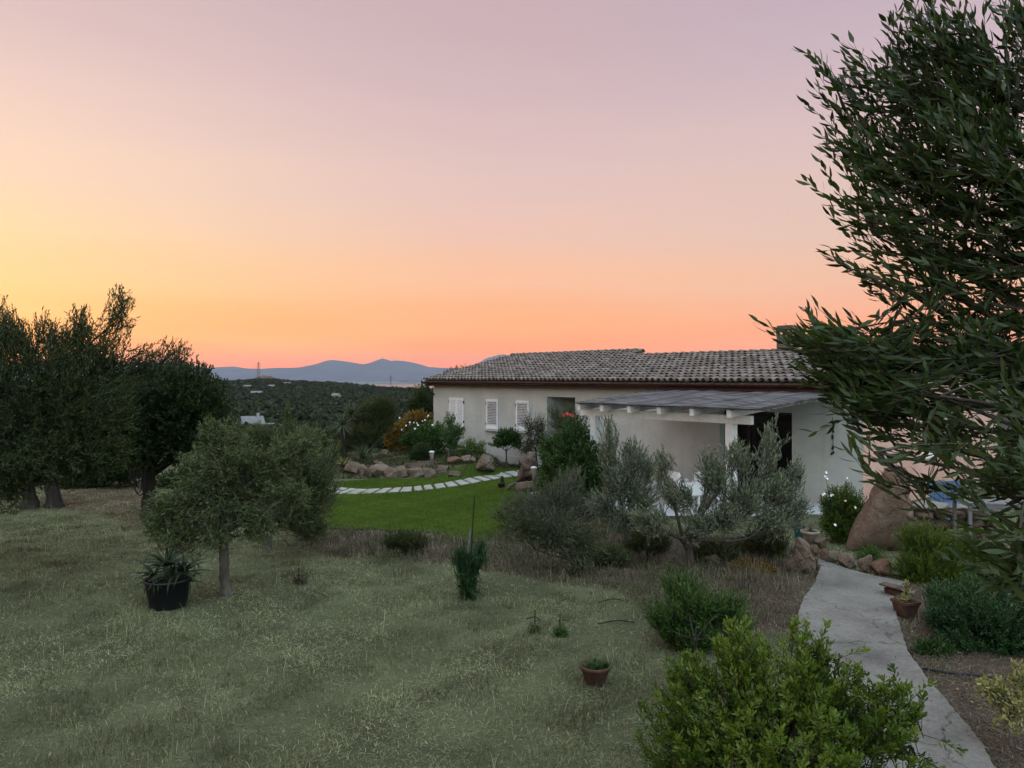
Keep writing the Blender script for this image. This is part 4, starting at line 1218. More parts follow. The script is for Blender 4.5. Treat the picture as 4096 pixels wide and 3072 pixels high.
# ---- big olive cut off by the left edge, two dark olives behind it, the round tree with the hose
b0 = on_ground(-330, 11.2)
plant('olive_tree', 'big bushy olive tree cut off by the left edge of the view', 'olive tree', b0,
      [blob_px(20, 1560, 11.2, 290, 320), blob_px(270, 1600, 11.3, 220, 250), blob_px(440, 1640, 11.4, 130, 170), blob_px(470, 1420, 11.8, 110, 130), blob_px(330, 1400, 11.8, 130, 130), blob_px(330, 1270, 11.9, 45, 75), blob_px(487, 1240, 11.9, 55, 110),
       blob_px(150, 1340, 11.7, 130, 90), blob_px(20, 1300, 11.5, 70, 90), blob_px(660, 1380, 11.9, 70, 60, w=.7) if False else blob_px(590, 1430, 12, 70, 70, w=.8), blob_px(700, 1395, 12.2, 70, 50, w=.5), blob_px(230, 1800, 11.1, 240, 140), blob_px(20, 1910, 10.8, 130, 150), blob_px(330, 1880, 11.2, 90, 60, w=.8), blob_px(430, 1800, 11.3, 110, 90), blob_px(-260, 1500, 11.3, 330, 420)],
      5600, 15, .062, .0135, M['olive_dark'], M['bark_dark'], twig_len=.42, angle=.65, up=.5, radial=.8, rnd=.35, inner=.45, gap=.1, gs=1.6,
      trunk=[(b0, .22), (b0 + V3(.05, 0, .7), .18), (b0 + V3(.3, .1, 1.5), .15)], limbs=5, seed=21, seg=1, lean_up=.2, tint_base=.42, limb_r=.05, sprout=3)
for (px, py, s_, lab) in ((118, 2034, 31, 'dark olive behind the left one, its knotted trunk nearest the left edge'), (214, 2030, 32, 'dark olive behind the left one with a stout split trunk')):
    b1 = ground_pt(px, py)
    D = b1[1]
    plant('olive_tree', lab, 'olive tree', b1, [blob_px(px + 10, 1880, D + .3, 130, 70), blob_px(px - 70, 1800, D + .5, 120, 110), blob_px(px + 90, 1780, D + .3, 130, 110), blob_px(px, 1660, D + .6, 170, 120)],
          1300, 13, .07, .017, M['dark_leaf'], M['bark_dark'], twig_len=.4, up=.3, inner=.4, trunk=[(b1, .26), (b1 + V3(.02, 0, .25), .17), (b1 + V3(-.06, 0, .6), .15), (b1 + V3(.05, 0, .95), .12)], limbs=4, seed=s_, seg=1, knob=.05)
bc = on_ground(592, 17.0)
rt = plant('round_tree', 'dense round-crowned dark tree with a hose hung on its trunk', 'tree', bc,
      [blob_px(690, 1640, 17, 215, 200), blob_px(590, 1640, 16.8, 170, 180), blob_px(810, 1640, 17.2, 130, 150), blob_px(700, 1560, 17, 190, 135), blob_px(560, 1760, 16.6, 150, 110), blob_px(760, 1780, 17, 150, 110), blob_px(880, 1720, 17.3, 75, 90), blob_px(520, 1560, 17, 90, 90)],
      5200, 15, .062, .026, M['dark_leaf'], M['bark_dark'], twig_len=.32, angle=.8, up=.55, radial=.8, inner=.55, gs=2, trunk=[(bc, .17), (bc + V3(.02, 0, .55), .14), (bc + V3(0, 0, 1.0), .15)], limbs=5, seed=41, seg=1, shape='ovate', tint_var=.25, lean_up=.15)
# low hedge plants in the dark behind the left trees
for i, (px, py, r_, lab) in enumerate(((60, 1990, 150, 'low dark shrub under the olives at the far left edge'), (330, 1960, 130, 'low dark shrub between the split trunk and the hose tree'), (480, 1900, 120, 'dark hedge shrub behind the hanging hose'), (720, 1960, 120, 'dark hedge shrub right of the hose tree'))):
    b1 = on_ground(px, 22.5)
    plant('shrub', lab, 'shrub', b1, [blob_px(px, py - 25, 22.5, r_, 75, r_ / FPX * 15), blob_px(px + 60, py - 60, 23, r_ * .6, 70)], 900, 12, .075, .03, M['dark_leaf'], M['bark_dark'], twig_len=.4, up=.5, inner=.3, seed=50 + i, seg=1, limbs=3, trunk_r=.05, parts=('stems', 'foliage'))

# ---- the two young olives in the middle of the grass
b2 = ground_pt(906, 2378)
plant('olive_tree', 'young olive on a straight pale trunk beside the black pot', 'olive tree', b2,
      [blob_px(900, 1840, 10.2, 150, 130), blob_px(740, 1970, 10.0, 130, 110), blob_px(1010, 1900, 10.4, 150, 150), blob_px(900, 2030, 10.1, 170, 100), blob_px(640, 2050, 9.9, 75, 90), blob_px(860, 1710, 10.4, 70, 70), blob_px(1130, 1820, 10.6, 110, 90), blob_px(700, 2140, 9.8, 90, 60, w=.9), blob_px(850, 2150, 9.7, 75, 60, w=.8), blob_px(1040, 2110, 10.0, 90, 70, w=.8), blob_px(1240, 1750, 10.7, 80, 70, w=.8), blob_px(780, 1830, 10.5, 70, 80), blob_px(960, 1730, 10.5, 50, 60, w=.7), blob_px(1170, 1960, 10.3, 90, 80, w=.8), blob_px(600, 2110, 9.8, 40, 60, w=.6)],
      2500, 15, .064, .0125, M['olive'], M['bark'], twig_len=.32, angle=.65, up=.28, radial=.7, rnd=.42, inner=.3, gap=.25, gs=2.8, lean_up=.05, droop=.4, sprout=4,
      trunk=[(b2, .11), (b2 + V3(-.015, 0, .07), .078), (b2 + V3(-.03, 0, .35), .066), (b2 + V3(-.045, .02, .6), .064), (P(888, 2130, 10.1), .055)], limbs=5, seed=61, tint_base=.55, knob=.05)
b3 = ground_pt(1072, 2196)
plant('olive_tree', 'second young olive standing behind and right of the first by the lawn', 'olive tree', b3,
      [blob_px(1210, 1850, 12.6, 140, 130), blob_px(1250, 2000, 12.5, 120, 140), blob_px(1130, 2040, 12.3, 120, 90), blob_px(1290, 1930, 12.6, 80, 90), blob_px(1240, 2120, 12.4, 85, 70, w=.8), blob_px(1330, 1800, 12.7, 40, 55, w=.7), blob_px(1110, 1900, 12.8, 120, 120)],
      2100, 15, .064, .0125, M['olive'], M['bark_grey'], twig_len=.34, angle=.62, up=.6, radial=.7, rnd=.35, inner=.3, gap=.22, gs=2.6, sprout=4, lean_up=.15,
      trunk=[(b3, .075), (b3 + V3(0, 0, .35), .06), (P(1085, 2080, 12.6), .05)], limbs=5, seed=67, tint_base=.52)

# ---- the silvery olives in front of the pergola
b4 = ground_pt(2762, 2264)
plant('olive_tree', 'silvery olive on a forked trunk in front of the pergola post', 'olive tree', b4,
      [blob_px(2850, 1900, 11.5, 75, 90), blob_px(2950, 1830, 11.6, 65, 80), blob_px(3085, 1790, 11.8, 42, 125), blob_px(3120, 1960, 11.7, 85, 90), blob_px(3190, 1890, 11.8, 38, 75), blob_px(2990, 1980, 11.6, 105, 85), blob_px(2700, 1960, 11.4, 75, 80),
       blob_px(2650, 1860, 11.5, 42, 90), blob_px(2900, 2060, 11.4, 100, 70), blob_px(3110, 2080, 11.6, 95, 65), blob_px(2590, 2070, 11.3, 85, 70), blob_px(2790, 2090, 11.2, 70, 55), blob_px(3190, 2030, 11.8, 60, 80), blob_px(2830, 1810, 11.6, 40, 40, w=.6)],
      2100, 14, .062, .0125, M['olive_silver'], M['bark'], twig_len=.28, angle=.52, up=.75, radial=.6, rnd=.32, inner=.3, gap=.2, gs=3, lean_up=.2, sprout=5,
      trunk=[(b4, .075), (b4 + V3(-.03, 0, .3), .062), (P(2728, 2150, 11.45), .058)], limbs=6, seed=71)
b5 = ground_pt(2510, 2190)
plant('olive_tree', 'tall silvery olive with upright plumes left of the forked one', 'olive tree', b5,
      [blob_px(2432, 1780, 13, 50, 130), blob_px(2530, 1830, 13.1, 75, 90), blob_px(2470, 1930, 13, 85, 90), blob_px(2570, 1990, 12.9, 80, 90), blob_px(2400, 2010, 12.9, 60, 70), blob_px(2490, 2070, 12.8, 100, 70), blob_px(2590, 1880, 13.2, 45, 70)],
      1350, 14, .062, .0125, M['olive_silver'], M['bark_grey'], twig_len=.28, angle=.5, up=.8, radial=.6, rnd=.3, inner=.3, gap=.18, gs=3, lean_up=.2, sprout=5,
      trunk=[(b5, .06), (b5 + V3(-.02, 0, .3), .05)], limbs=6, seed=73, tint_base=.42)

# ---- shrubs between lawn and pergola
b6 = on_ground(2280, 20.2)
hib = plant('hibiscus_bush', 'large dark green bush with a few red blossoms beside the pergola', 'bush', b6,
      [blob_px(2285, 1765, 20.2, 85, 80), blob_px(2250, 1850, 20.0, 95, 90), blob_px(2345, 1850, 19.4, 75, 100), blob_px(2320, 1940, 19.4, 110, 95), blob_px(2200, 1890, 20.2, 50, 60), blob_px(2345, 1725, 20.6, 40, 60, w=.6), blob_px(2395, 1930, 19.0, 65, 90), blob_px(2290, 1690, 20.8, 45, 45, w=.6), blob_px(2195, 1800, 20.3, 50, 65), blob_px(2420, 1860, 19.2, 50, 90), blob_px(2190, 1960, 19.8, 60, 70)],
      2900, 12, .065, .032, M['green_leaf'], M['bark_dark'], twig_len=.34, angle=.8, up=.15, inner=.5, seed=81, shape='ovate', seg=1, limbs=5, trunk_r=.06, parts=('stems', 'foliage'), tint_base=.28)
b7 = on_ground(2240, 25.0)
plant('grey_shrub', 'airy grey-green shrub growing in front of the dark side entrance', 'shrub', b7, [blob_px(2240, 1690, 25, 55, 70), blob_px(2250, 1770, 25, 55, 60), blob_px(2215, 1640, 25, 30, 35), blob_px(2280, 1650, 25, 30, 45)], 650, 14, .07, .009, M['wispy'], M['bark_grey'], twig_len=.35, angle=.5, up=.9, inner=.3, seed=83, seg=1, limbs=6, trunk_r=.03, parts=('stems', 'foliage'), lean_up=.3)
b8 = on_ground(2150, 26.2)
plant('thin_shrub', 'thin leggy shrub with bare twigs in front of the third shutter', 'shrub', b8, [blob_px(2110, 1700, 26.2, 45, 75, w=.8), blob_px(2165, 1690, 26.2, 40, 50), blob_px(2175, 1760, 26, 45, 55), blob_px(2110, 1790, 26.2, 45, 40)], 420, 9, .05, .016, M['wispy'], M['bark_dark'], twig_len=.5, angle=.7, up=.35, inner=.2, seed=85, seg=1, limbs=10, trunk=[(b8, .035), (P(2142, 1790, 26.2), .025)], parts=('stems', 'foliage'), twig_r=.006)
b9 = on_ground(2026, 27.3)
plant('standard_tree', 'small round-headed tree on a bare thin stem against the house wall', 'tree', b9, [blob_px(2010, 1750, 27.3, 45, 36), blob_px(2050, 1750, 27.3, 42, 36), blob_px(2028, 1735, 27.3, 45, 26), blob_px(1985, 1770, 27.3, 28, 20), blob_px(2070, 1775, 27.3, 26, 22)], 420, 13, .075, .035, M['green_leaf'], M['bark'], twig_len=.26, angle=.8, up=.5, inner=.4, seed=87, seg=1, shape='ovate', limbs=5, trunk=[(b9, .045), (b9 + V3(0, 0, .2), .032), (P(2025, 1797, 27.3), .03)], tint_base=.45, twig_r=.006)

# ---- planting bed left of the house
b10 = on_ground(1600, 30.5)
plant('yellow_bush', 'broad bush turning orange yellow at the house corner', 'bush', b10, [blob_px(1672, 1672, 30.8, 62, 36), blob_px(1580, 1725, 30.2, 45, 38), blob_px(1625, 1700, 30.5, 45, 40), blob_px(1620, 1775, 30.2, 35, 35), blob_px(1560, 1760, 30, 30, 40)], 1150, 12, .08, .035, M['yellow_leaf'], M['bark_dark'], twig_len=.3, angle=.75, up=.6, inner=.4, seed=91, seg=1, shape='ovate', limbs=4, parts=('stems', 'foliage'), tint_base=.22)
b11 = on_ground(1700, 28.9)
wfl = plant('flowering_bush', 'rounded green bush dotted with small white flowers before the house corner', 'bush', b11, [blob_px(1690, 1745, 28.9, 75, 55), blob_px(1765, 1745, 28.6, 55, 55), blob_px(1640, 1760, 29, 45, 45), blob_px(1720, 1795, 28.5, 60, 40), blob_px(1740, 1710, 28.9, 45, 30)], 1000, 12, .075, .034, M['green_leaf'], M['bark_dark'], twig_len=.3, angle=.8, up=.5, inner=.4, seed=93, seg=1, shape='ovate', limbs=4, parts=('stems', 'foliage'), tint_base=.42)
b12 = on_ground(1682, 26.9)
plant('round_shrub', 'low near-black rounded shrub behind the left garden lamp', 'shrub', b12, [blob_px(1682, 1805, 26.9, 48, 40), blob_px(1660, 1830, 26.8, 40, 32), blob_px(1705, 1830, 26.8, 36, 32)], 650, 12, .055, .018, M['dark_leaf'], M['bark_dark'], twig_len=.25, angle=.7, up=.6, inner=.4, seed=95, seg=1, limbs=3, parts=('stems', 'foliage'))
b13 = on_ground(1795, 27.3)
plant('thin_tree', 'slim tree with loose small leaves in front of the double shutter', 'tree', b13, [blob_px(1800, 1680, 27.4, 30, 40, w=.7), blob_px(1830, 1720, 27.3, 30, 40), blob_px(1790, 1740, 27.2, 35, 45), blob_px(1815, 1775, 27.2, 35, 35)], 380, 10, .07, .03, M['green_leaf'], M['bark_grey'], twig_len=.35, angle=.9, up=.5, inner=.2, seed=97, seg=1, shape='ovate', limbs=7, trunk=[(b13, .035), (P(1798, 1790, 27.3), .028)], tint_base=.5)
b14 = on_ground(1885, 26.4)
plant('young_tree', 'spindly young tree with light green leaflets left of the red boulder', 'tree', b14, [blob_px(1880, 1770, 26.4, 30, 30), blob_px(1915, 1800, 26.4, 35, 25), blob_px(1850, 1800, 26.4, 30, 28), blob_px(1930, 1775, 26.4, 22, 18, w=.7)], 210, 10, .075, .026, M['bright_leaf'], M['bark_grey'], twig_len=.35, angle=.9, up=.3, inner=.2, seed=99, seg=1, shape='ovate', limbs=6, trunk=[(b14, .03), (P(1886, 1815, 26.4), .02)], droop=.2)
b15 = on_ground(1478, 27.4)
plant('feathery_tree', 'feathery broom-like tree with dark slender stems beyond the stone edging', 'tree', b15, [blob_px(1500, 1640, 27.4, 70, 60), blob_px(1540, 1620, 27.4, 50, 45), blob_px(1430, 1660, 27.2, 55, 50), blob_px(1450, 1730, 27, 70, 50), blob_px(1530, 1700, 27.3, 50, 50), blob_px(1400, 1760, 26.8, 50, 50), blob_px(1560, 1650, 27.5, 35, 55)], 1900, 14, .11, .011, M['feathery'], M['bark_dark'], twig_len=.42, angle=.4, up=.8, radial=.7, inner=.3, seed=101, seg=1, limbs=6,
      trunk=[(b15, .075), (b15 + V3(.02, 0, .5), .06), (P(1488, 1770, 27.3), .05)], lean_up=.3)
for i, (px, py, D, rx, ry, lab) in enumerate(((1690, 1610, 38, 55, 85, 'dark conifer-like tree just behind the left corner of the house'), (1830, 1520, 46, 75, 60, 'dark treetop showing above the left roof slope'), (1640, 1720, 36, 40, 40, 'dark low shrub behind the yellow bush'))):
    b = on_ground(px, D)
    plant('evergreen_tree' if i < 2 else 'shrub', lab, 'tree' if i < 2 else 'shrub', b, [blob_px(px, py, D, rx, ry), blob_px(px - rx * .5, py + ry * .5, D, rx * .8, ry * .7), blob_px(px + rx * .4, py + ry * .6, D, rx * .8, ry * .7)], 1200, 12, .11, .03, M['dark_leaf'], M['bark_dark'], twig_len=.5, up=.8, inner=.4, seed=105 + i, seg=1, limbs=4, trunk=[(b, .12), (P(px, py + ry * .9, D), .08)], tint_base=.62)
for i, (px, py, D, rx, ry, lab) in enumerate(((1150, 1745, 30, 60, 75, 'blue-grey pointed young tree behind the middle olives'), (1300, 1775, 32, 85, 55, 'rounded scrub bush beyond the lawn left of the feathery tree'), (1040, 1740, 33, 80, 60, 'rounded scrub bush behind the first young olive'), (1230, 1740, 36, 70, 45, 'olive-green scrub bush farther back behind the lawn'))):
    b = on_ground(px, D)
    plant('bush', lab, 'bush', b, [blob_px(px, py, D, rx, ry), blob_px(px - rx * .5, py + ry * .6, D, rx * .7, ry * .6), blob_px(px + rx * .5, py + ry * .6, D, rx * .7, ry * .6)] + ([blob_px(1152, 1650, 30, 14, 55)] if i == 0 else []), 900, 12, .09, .022, M['olive'] if i != 1 else M['feathery'], M['bark_dark'], twig_len=.45, up=.7, inner=.35, seed=110 + i, seg=1, limbs=4, parts=('stems', 'foliage'), tint_base=.3 if i != 0 else .6)

# ---- the wispy shrub in the middle and its neighbours
b16 = on_ground(2240, 14.6)
plant('wispy_shrub', 'wide grey-green wispy shrub with pale bare stems left of the olives', 'shrub', b16, [blob_px(2110, 2000, 14.6, 110, 75), blob_px(2240, 1980, 14.8, 110, 85), blob_px(2370, 2020, 14.6, 90, 75), blob_px(2180, 2070, 14.3, 150, 60), blob_px(2050, 2040, 14.5, 60, 55), blob_px(2290, 1900, 14.9, 70, 60, w=.7)], 1500, 13, .055, .008, M['wispy'], M['bark_grey'], twig_len=.36, angle=.5, up=.55, radial=.7, inner=.25, gap=.15, seed=121, limbs=9, seg=1, trunk_r=.045, twig_r=.0045, parts=('stems', 'foliage'))
b17 = on_ground(2330, 10.9)
plant('weeping_shrub', 'sparse shrub with drooping narrow leaves overhanging the lawn edge', 'shrub', b17, [blob_px(2080, 2080, 11.3, 110, 80, w=.7), blob_px(2220, 2130, 11.2, 120, 90), blob_px(2350, 2150, 11.1, 90, 90), blob_px(2330, 2250, 10.9, 60, 60), blob_px(1990, 2030, 11.5, 60, 60, w=.4)], 620, 11, .075, .010, M['wispy'], M['bark_dark'], twig_len=.42, angle=.6, up=.1, radial=.8, inner=.2, gap=.1, seed=123, limbs=8, trunk_r=.03, parts=('stems', 'foliage'), droop=.5, tint_base=.3)
b18 = ground_pt(1868, 2392)
plant('oleander', 'young dark oleander tied to two stakes in the grass', 'shrub', b18, [blob_px(1850, 2230, 9.9, 45, 60), blob_px(1895, 2250, 9.9, 40, 50), blob_px(1870, 2310, 9.85, 42, 60), blob_px(1925, 2190, 10, 25, 35, w=.7), blob_px(1868, 2360, 9.8, 36, 35)], 260, 14, .085, .013, M['teal_leaf'], M['bark_dark'], twig_len=.26, angle=.6, up=1.1, radial=.5, inner=.2, seed=125, limbs=4, trunk_r=.016, parts=('stems', 'foliage'), lean_up=.4, tint_base=.3)
def cosmos_stalks(wood, leaf, rng):
    trunk_tubes(wood, [([P(3330, 2040, 13.4), P(3312, 1960, 13.2), P(3300, 1886, 13.2)], [.006, .005, .003]), ([P(3385, 1990, 13.4), P(3388, 1914, 13.2)], [.005, .003]), ([P(3420, 2060, 13.4), P(3428, 1960, 13.3)], [.005, .003])], 5, 0, 3)
b19 = on_ground(3370, 13.9)
cos = plant('flower_bush', 'fresh green bush with pale cosmos flowers beside the leaning boulder', 'bush', b19, [blob_px(3370, 2000, 13.9, 75, 70), blob_px(3340, 2090, 13.8, 70, 70), blob_px(3425, 2040, 13.9, 55, 75), blob_px(3375, 2150, 13.7, 65, 50), blob_px(3310, 2020, 13.9, 40, 40, w=.7)], 1000, 13, .06, .016, M['bright_leaf'], M['bark_dark'], twig_len=.3, angle=.7, up=.7, inner=.3, seed=131, limbs=6, trunk_r=.03, parts=('stems', 'foliage'), tint_base=.38, seg=1, extra=cosmos_stalks)
b20 = on_ground(3740, 10.9)
plant('green_bush', 'bright yellow-green needle-leaved bush right of the leaning boulder', 'bush', b20, [blob_px(3690, 2160, 10.9, 105, 85), blob_px(3810, 2190, 11, 120, 80), blob_px(3660, 2270, 10.7, 90, 85), blob_px(3790, 2300, 10.7, 120, 90), blob_px(3900, 2240, 11, 90, 80), blob_px(3710, 2370, 10.5, 90, 50)], 2900, 14, .04, .009, M['bright_leaf'], M['bark_dark'], twig_len=.22, angle=.6, up=.9, inner=.45, seed=133, limbs=5, trunk_r=.04, parts=('stems', 'foliage'), seg=1, lean_up=.3, tint_base=.5)
b21 = on_ground(3960, 8.1)
plant('dark_shrub', 'dark blue-green shrub low on the right below the olive branch', 'shrub', b21, [blob_px(3910, 2480, 8.2, 120, 110), blob_px(4040, 2560, 8.0, 130, 130), blob_px(3810, 2420, 8.6, 85, 80), blob_px(4000, 2640, 7.9, 90, 70), blob_px(4150, 2500, 8.1, 120, 140), blob_px(3770, 2470, 8.4, 80, 75, w=.9), blob_px(3930, 2370, 8.7, 120, 80), blob_px(3830, 2570, 8.0, 90, 60, w=.8), blob_px(3780, 2370, 8.9, 80, 60, w=.8)], 3000, 14, .05, .014, M['teal_leaf'], M['bark_dark'], twig_len=.26, angle=.65, up=.7, inner=.4, seed=135, limbs=5, trunk_r=.035, parts=('stems', 'foliage'), tint_base=.4)
b22 = on_ground(4040, 5.9)
plant('pale_plant', 'pale yellowish leafy plant at the lower right corner', 'plant', b22, [blob_px(3960, 2740, 5.9, 60, 50), blob_px(4050, 2800, 5.8, 70, 60), blob_px(4090, 2700, 5.9, 50, 60), blob_px(4040, 2880, 5.7, 60, 40, w=.5)], 130, 12, .045, .017, M['pale_leaf'], M['bark_grey'], twig_len=.2, angle=.8, up=.6, inner=.3, seed=137, limbs=6, trunk_r=.012, parts=('stems', 'foliage'), shape='ovate')
b23 = ground_pt(2780, 2640)
plant('green_bush', 'mid green loose bush at the left of the path', 'bush', b23, [blob_px(2790, 2400, 8.2, 130, 95), blob_px(2650, 2460, 8.1, 95, 75), blob_px(2920, 2430, 8.2, 95, 80), blob_px(2760, 2530, 8.0, 140, 70), blob_px(2720, 2330, 8.4, 80, 60), blob_px(2960, 2510, 8.0, 70, 55, w=.8)], 1150, 14, .05, .013, M['green_leaf'], M['bark_dark'], twig_len=.26, angle=.65, up=.7, inner=.3, gap=.1, seed=139, limbs=6, trunk_r=.03, parts=('stems', 'foliage'), tint_base=.48, lean_up=.2)
for i, (px, py, D, rx, ry, mt, lab) in enumerate(((2590, 2150, 11.9, 80, 45, 'feathery', 'low tangled shrub left of the forked silvery olive'), (2860, 2190, 11.9, 90, 40, 'wispy', 'low grey shrub at the foot of the forked silvery olive'), (3060, 2150, 12.3, 80, 45, 'feathery', 'low dark shrub between the forked olive and the standing stone'), (2420, 2210, 11.6, 90, 45, 'wispy', 'low tangled shrub in the dry weeds right of the weeping one'), (3730, 2590, 7.9, 70, 40, 'green_leaf', 'small loose shrub on the bare soil right of the path'), (1620, 2150, 12.6, 90, 35, 'feathery', 'low dark weed clump on the lower edge of the lawn'))):
    b = on_ground(px, D)
    plant('low_shrub', lab, 'shrub', b, [blob_px(px, py, D, rx, ry), blob_px(px - rx * .7, py + ry * .4, D, rx * .6, ry * .6), blob_px(px + rx * .7, py + ry * .4, D, rx * .6, ry * .6)], 420, 12, .05, .012, M[mt], M['bark_dark'], twig_len=.24, angle=.6, up=.6, inner=.2, gap=.15, seed=170 + i, seg=1, limbs=5, trunk_r=.014, parts=('stems', 'foliage'), tint_base=.35)
b24 = on_ground(3060, 4.95)
plant('pittosporum_bush', 'big glossy bright green bush in the foreground beside the path', 'bush', b24,
      [blob_px(2900, 2800, 5.1, 250, 190), blob_px(3250, 2740, 5.0, 230, 190), blob_px(2720, 2960, 5.0, 190, 190), blob_px(2960, 2590, 5.2, 120, 110), blob_px(3230, 2590, 5.15, 90, 110), blob_px(3480, 2860, 4.9, 200, 170), blob_px(3160, 2980, 4.7, 280, 220), blob_px(3640, 2960, 4.8, 110, 90, w=.7), blob_px(3640, 2800, 4.9, 70, 60, w=.5), blob_px(2750, 2700, 5.2, 110, 90), blob_px(3050, 3300, 4.8, 500, 330)],
      1350, 19, .051, .0165, M['bright_leaf'], M['bark_dark'], twig_len=.26, angle=.8, up=.9, radial=.7, rnd=.42, inner=.4, gap=.24, gs=3.4, sprout=7, seed=141, limbs=8, trunk_r=.05, parts=('stems', 'foliage'), shape='obov', whorl=1, t0=.25, bend=.05, lean_up=.15, twig_r=.003, tint_base=.5)
b25 = on_ground(3010, 11.4)
plant('succulent_mat', 'low orange-yellow succulent mound beside the standing stone', 'succulent', b25, [blob_px(2960, 2275, 11.4, 70, 30, .35), blob_px(3050, 2280, 11.3, 70, 28, .35), blob_px(3000, 2260, 11.6, 70, 28, .35)], 900, 10, .03, .013, M['yellow_leaf'], M['bark_dark'], twig_len=.12, angle=.8, up=.9, inner=.4, seed=143, limbs=2, trunk_r=.012, parts=('stems', 'foliage'), seg=1, shape='obov', tint_base=.28)
for i, (px, py, r_, lab, mt) in enumerate(((2240, 2530, 26, 'small green tuft alone in the dry grass', 'green_leaf'), (2140, 2515, 22, 'small dull green tuft next to the brighter one', 'wispy'), (1195, 2318, 34, 'little rusty dry rosette plant in the grass', 'dry'), (3480, 2215, 50, 'fine green grassy tuft at the foot of the boulder', 'green_leaf'), (3090, 2200, 60, 'low grey-green herb clump left of the standing stone', 'wispy'), (2960, 2190, 50, 'low dark herb clump behind the succulents', 'feathery'))):
    b = ground_pt(px, py + r_ * .5)
    D = b[1]
    plant('plant', lab, 'plant', b, [blob_px(px, py, D, r_, r_ * .6)], 90, 9, .05 * r_ / 30 + .01, .011, M[mt], M['bark_dark'], twig_len=.14, angle=.6, up=.8, inner=.1, seed=150 + i, limbs=2, trunk_r=.008, parts=('stems', 'foliage'))

# ---- blossoms: parts of their bushes
def flower_mesh(mat, r, n=5):
    g = G()
    for k in range(n):
        a = 2 * math.pi * k / n; w = 1.1 * math.pi / n
        p = [(0, 0, 0), (r * .7 * math.cos(a - w), r * .7 * math.sin(a - w), r * .25), (r * math.cos(a), r * math.sin(a), r * .3), (r * .7 * math.cos(a + w), r * .7 * math.sin(a + w), r * .25)]
        g.add(p, [(0, 1, 2, 3)])
    me = bpy.data.meshes.new('flower'); me.from_pydata(g.v, [], g.f); me.materials.append(mat)
    return me
def flowers(plant_e, me, pts, seed):
    r = random.Random(seed)
    for p in pts:
        o = bpy.data.objects.new('flower', me); col.objects.link(o); o.parent = plant_e
        o.location = Vector(p) - plant_e.location
        o.rotation_euler = (r.uniform(.3, 1.5), r.uniform(-.5, .5), r.uniform(-.8, .8))
        s = r.uniform(.75, 1.25); o.scale = (s, s, s)
FR = flower_mesh(M['petal_red'], .052); FW = flower_mesh(M['petal_white'], .034); FC = flower_mesh(M['petal_white'], .026, 7); FP = flower_mesh(M['petal_pink'], .028, 7)
flowers(hib, FR, [P(x, y, 20.3) for x, y in ((2253, 1658), (2268, 1655), (2254, 1664), (2290, 1662), (2346, 1702), (2338, 1710), (2312, 1745), (2283, 1660))], 1)
flowers(wfl, FW, [P(x, y, 28.0) for x, y in ((1640, 1697), (1655, 1690), (1668, 1692), (1672, 1701), (1690, 1684), (1710, 1668), (1713, 1663), (1612, 1716), (1606, 1720), (1598, 1671), (1640, 1689), (1700, 1680), (1730, 1700), (1660, 1715), (1624, 1702))], 2)
flowers(cos, FC, [P(x, y, 13.2) for x, y in ((3292, 1980), (3326, 1982), (3297, 1975), (3388, 1912), (3304, 1890), (3300, 1905), (3309, 1915), (3420, 2030), (3340, 2100))], 3)
flowers(cos, FP, [P(x, y, 13.2) for x, y in ((3382, 2004), (3330, 1980))], 4)

# ---- spiky plants: aloe in the big pot, yuccas in the bed
def spiky(name, label, cat, base, heads, mat, seed, trunks=(), part='leaves'):
    """heads: (centre, number, length, width, elevation low, elevation high, curl)"""
    rng = rng_of(seed)
    e = empty(name, tuple(float(v) for v in base), label, cat)
    acc = Acc()
    for (c, n, L, W, e0, e1, curl) in heads:
        az_ = rng.uniform(0, 6.283, n); el = rng.uniform(e0, e1, n); ln = L * rng.uniform(.7, 1.15, n)
        K = 7; t = np.linspace(0, 1, K)
        hx = np.stack([np.cos(az_), np.sin(az_), np.zeros(n)], -1)
        ang = el[:, None] - curl * rng.uniform(.5, 1.4, (n, 1)) * t[None] ** 1.3
        step = ln[:, None] / (K - 1)
        dx = np.cumsum(np.cos(ang) * step, 1) - np.cos(ang[:, :1]) * step; dz = np.cumsum(np.sin(ang) * step, 1) - np.sin(ang[:, :1]) * step
        cen = np.array(c)[None, None] + hx[:, None] * dx[..., None] + np.array([0, 0, 1.0]) * dz[..., None]
        side = np.stack([-np.sin(az_), np.cos(az_), np.zeros(n)], -1)
        w = W * (1 - t) ** .75 * (1 - .25 * (t < .05)) / 2 + .0008
        upv = np.cross(hx[:, None] * np.cos(ang)[..., None] + np.array([0, 0, 1.0]) * np.sin(ang)[..., None], side[:, None])
        l = cen + side[:, None] * w[None, :, None] - upv * (w * .45)[None, :, None]
        r = cen - side[:, None] * w[None, :, None] - upv * (w * .45)[None, :, None]
        bt = cen + upv * (w * .35)[None, :, None]
        V = np.stack([l, cen - upv * 0, r, bt], 2).reshape(-1, 3)
        idx = np.arange(n * K * 4).reshape(n, K, 4)
        q = np.concatenate([np.stack([idx[:, :-1, a], idx[:, :-1, b_], idx[:, 1:, b_], idx[:, 1:, a]], -1).reshape(-1, 4) for a, b_ in ((0, 1), (1, 2), (2, 3), (3, 0))])
        acc.add(V, q, None, np.repeat(np.clip(rng.normal(.5, .2, n), 0, 1), K * 4))
    acc.build(part, mat, e, base)
    if trunks:
        for tk in trunks:
            w = Acc(); trunk_tubes(w, [tk], 8, .05, seed); w.build('stem', M['bark_dark'], e, base, smooth=True)
    return e
M['aloe'] = leaf_mat('aloe_leaf', (.007, .013, .005), (.014, .023, .009), (.028, .036, .014), rough=.55, spec=.2, trans=0)
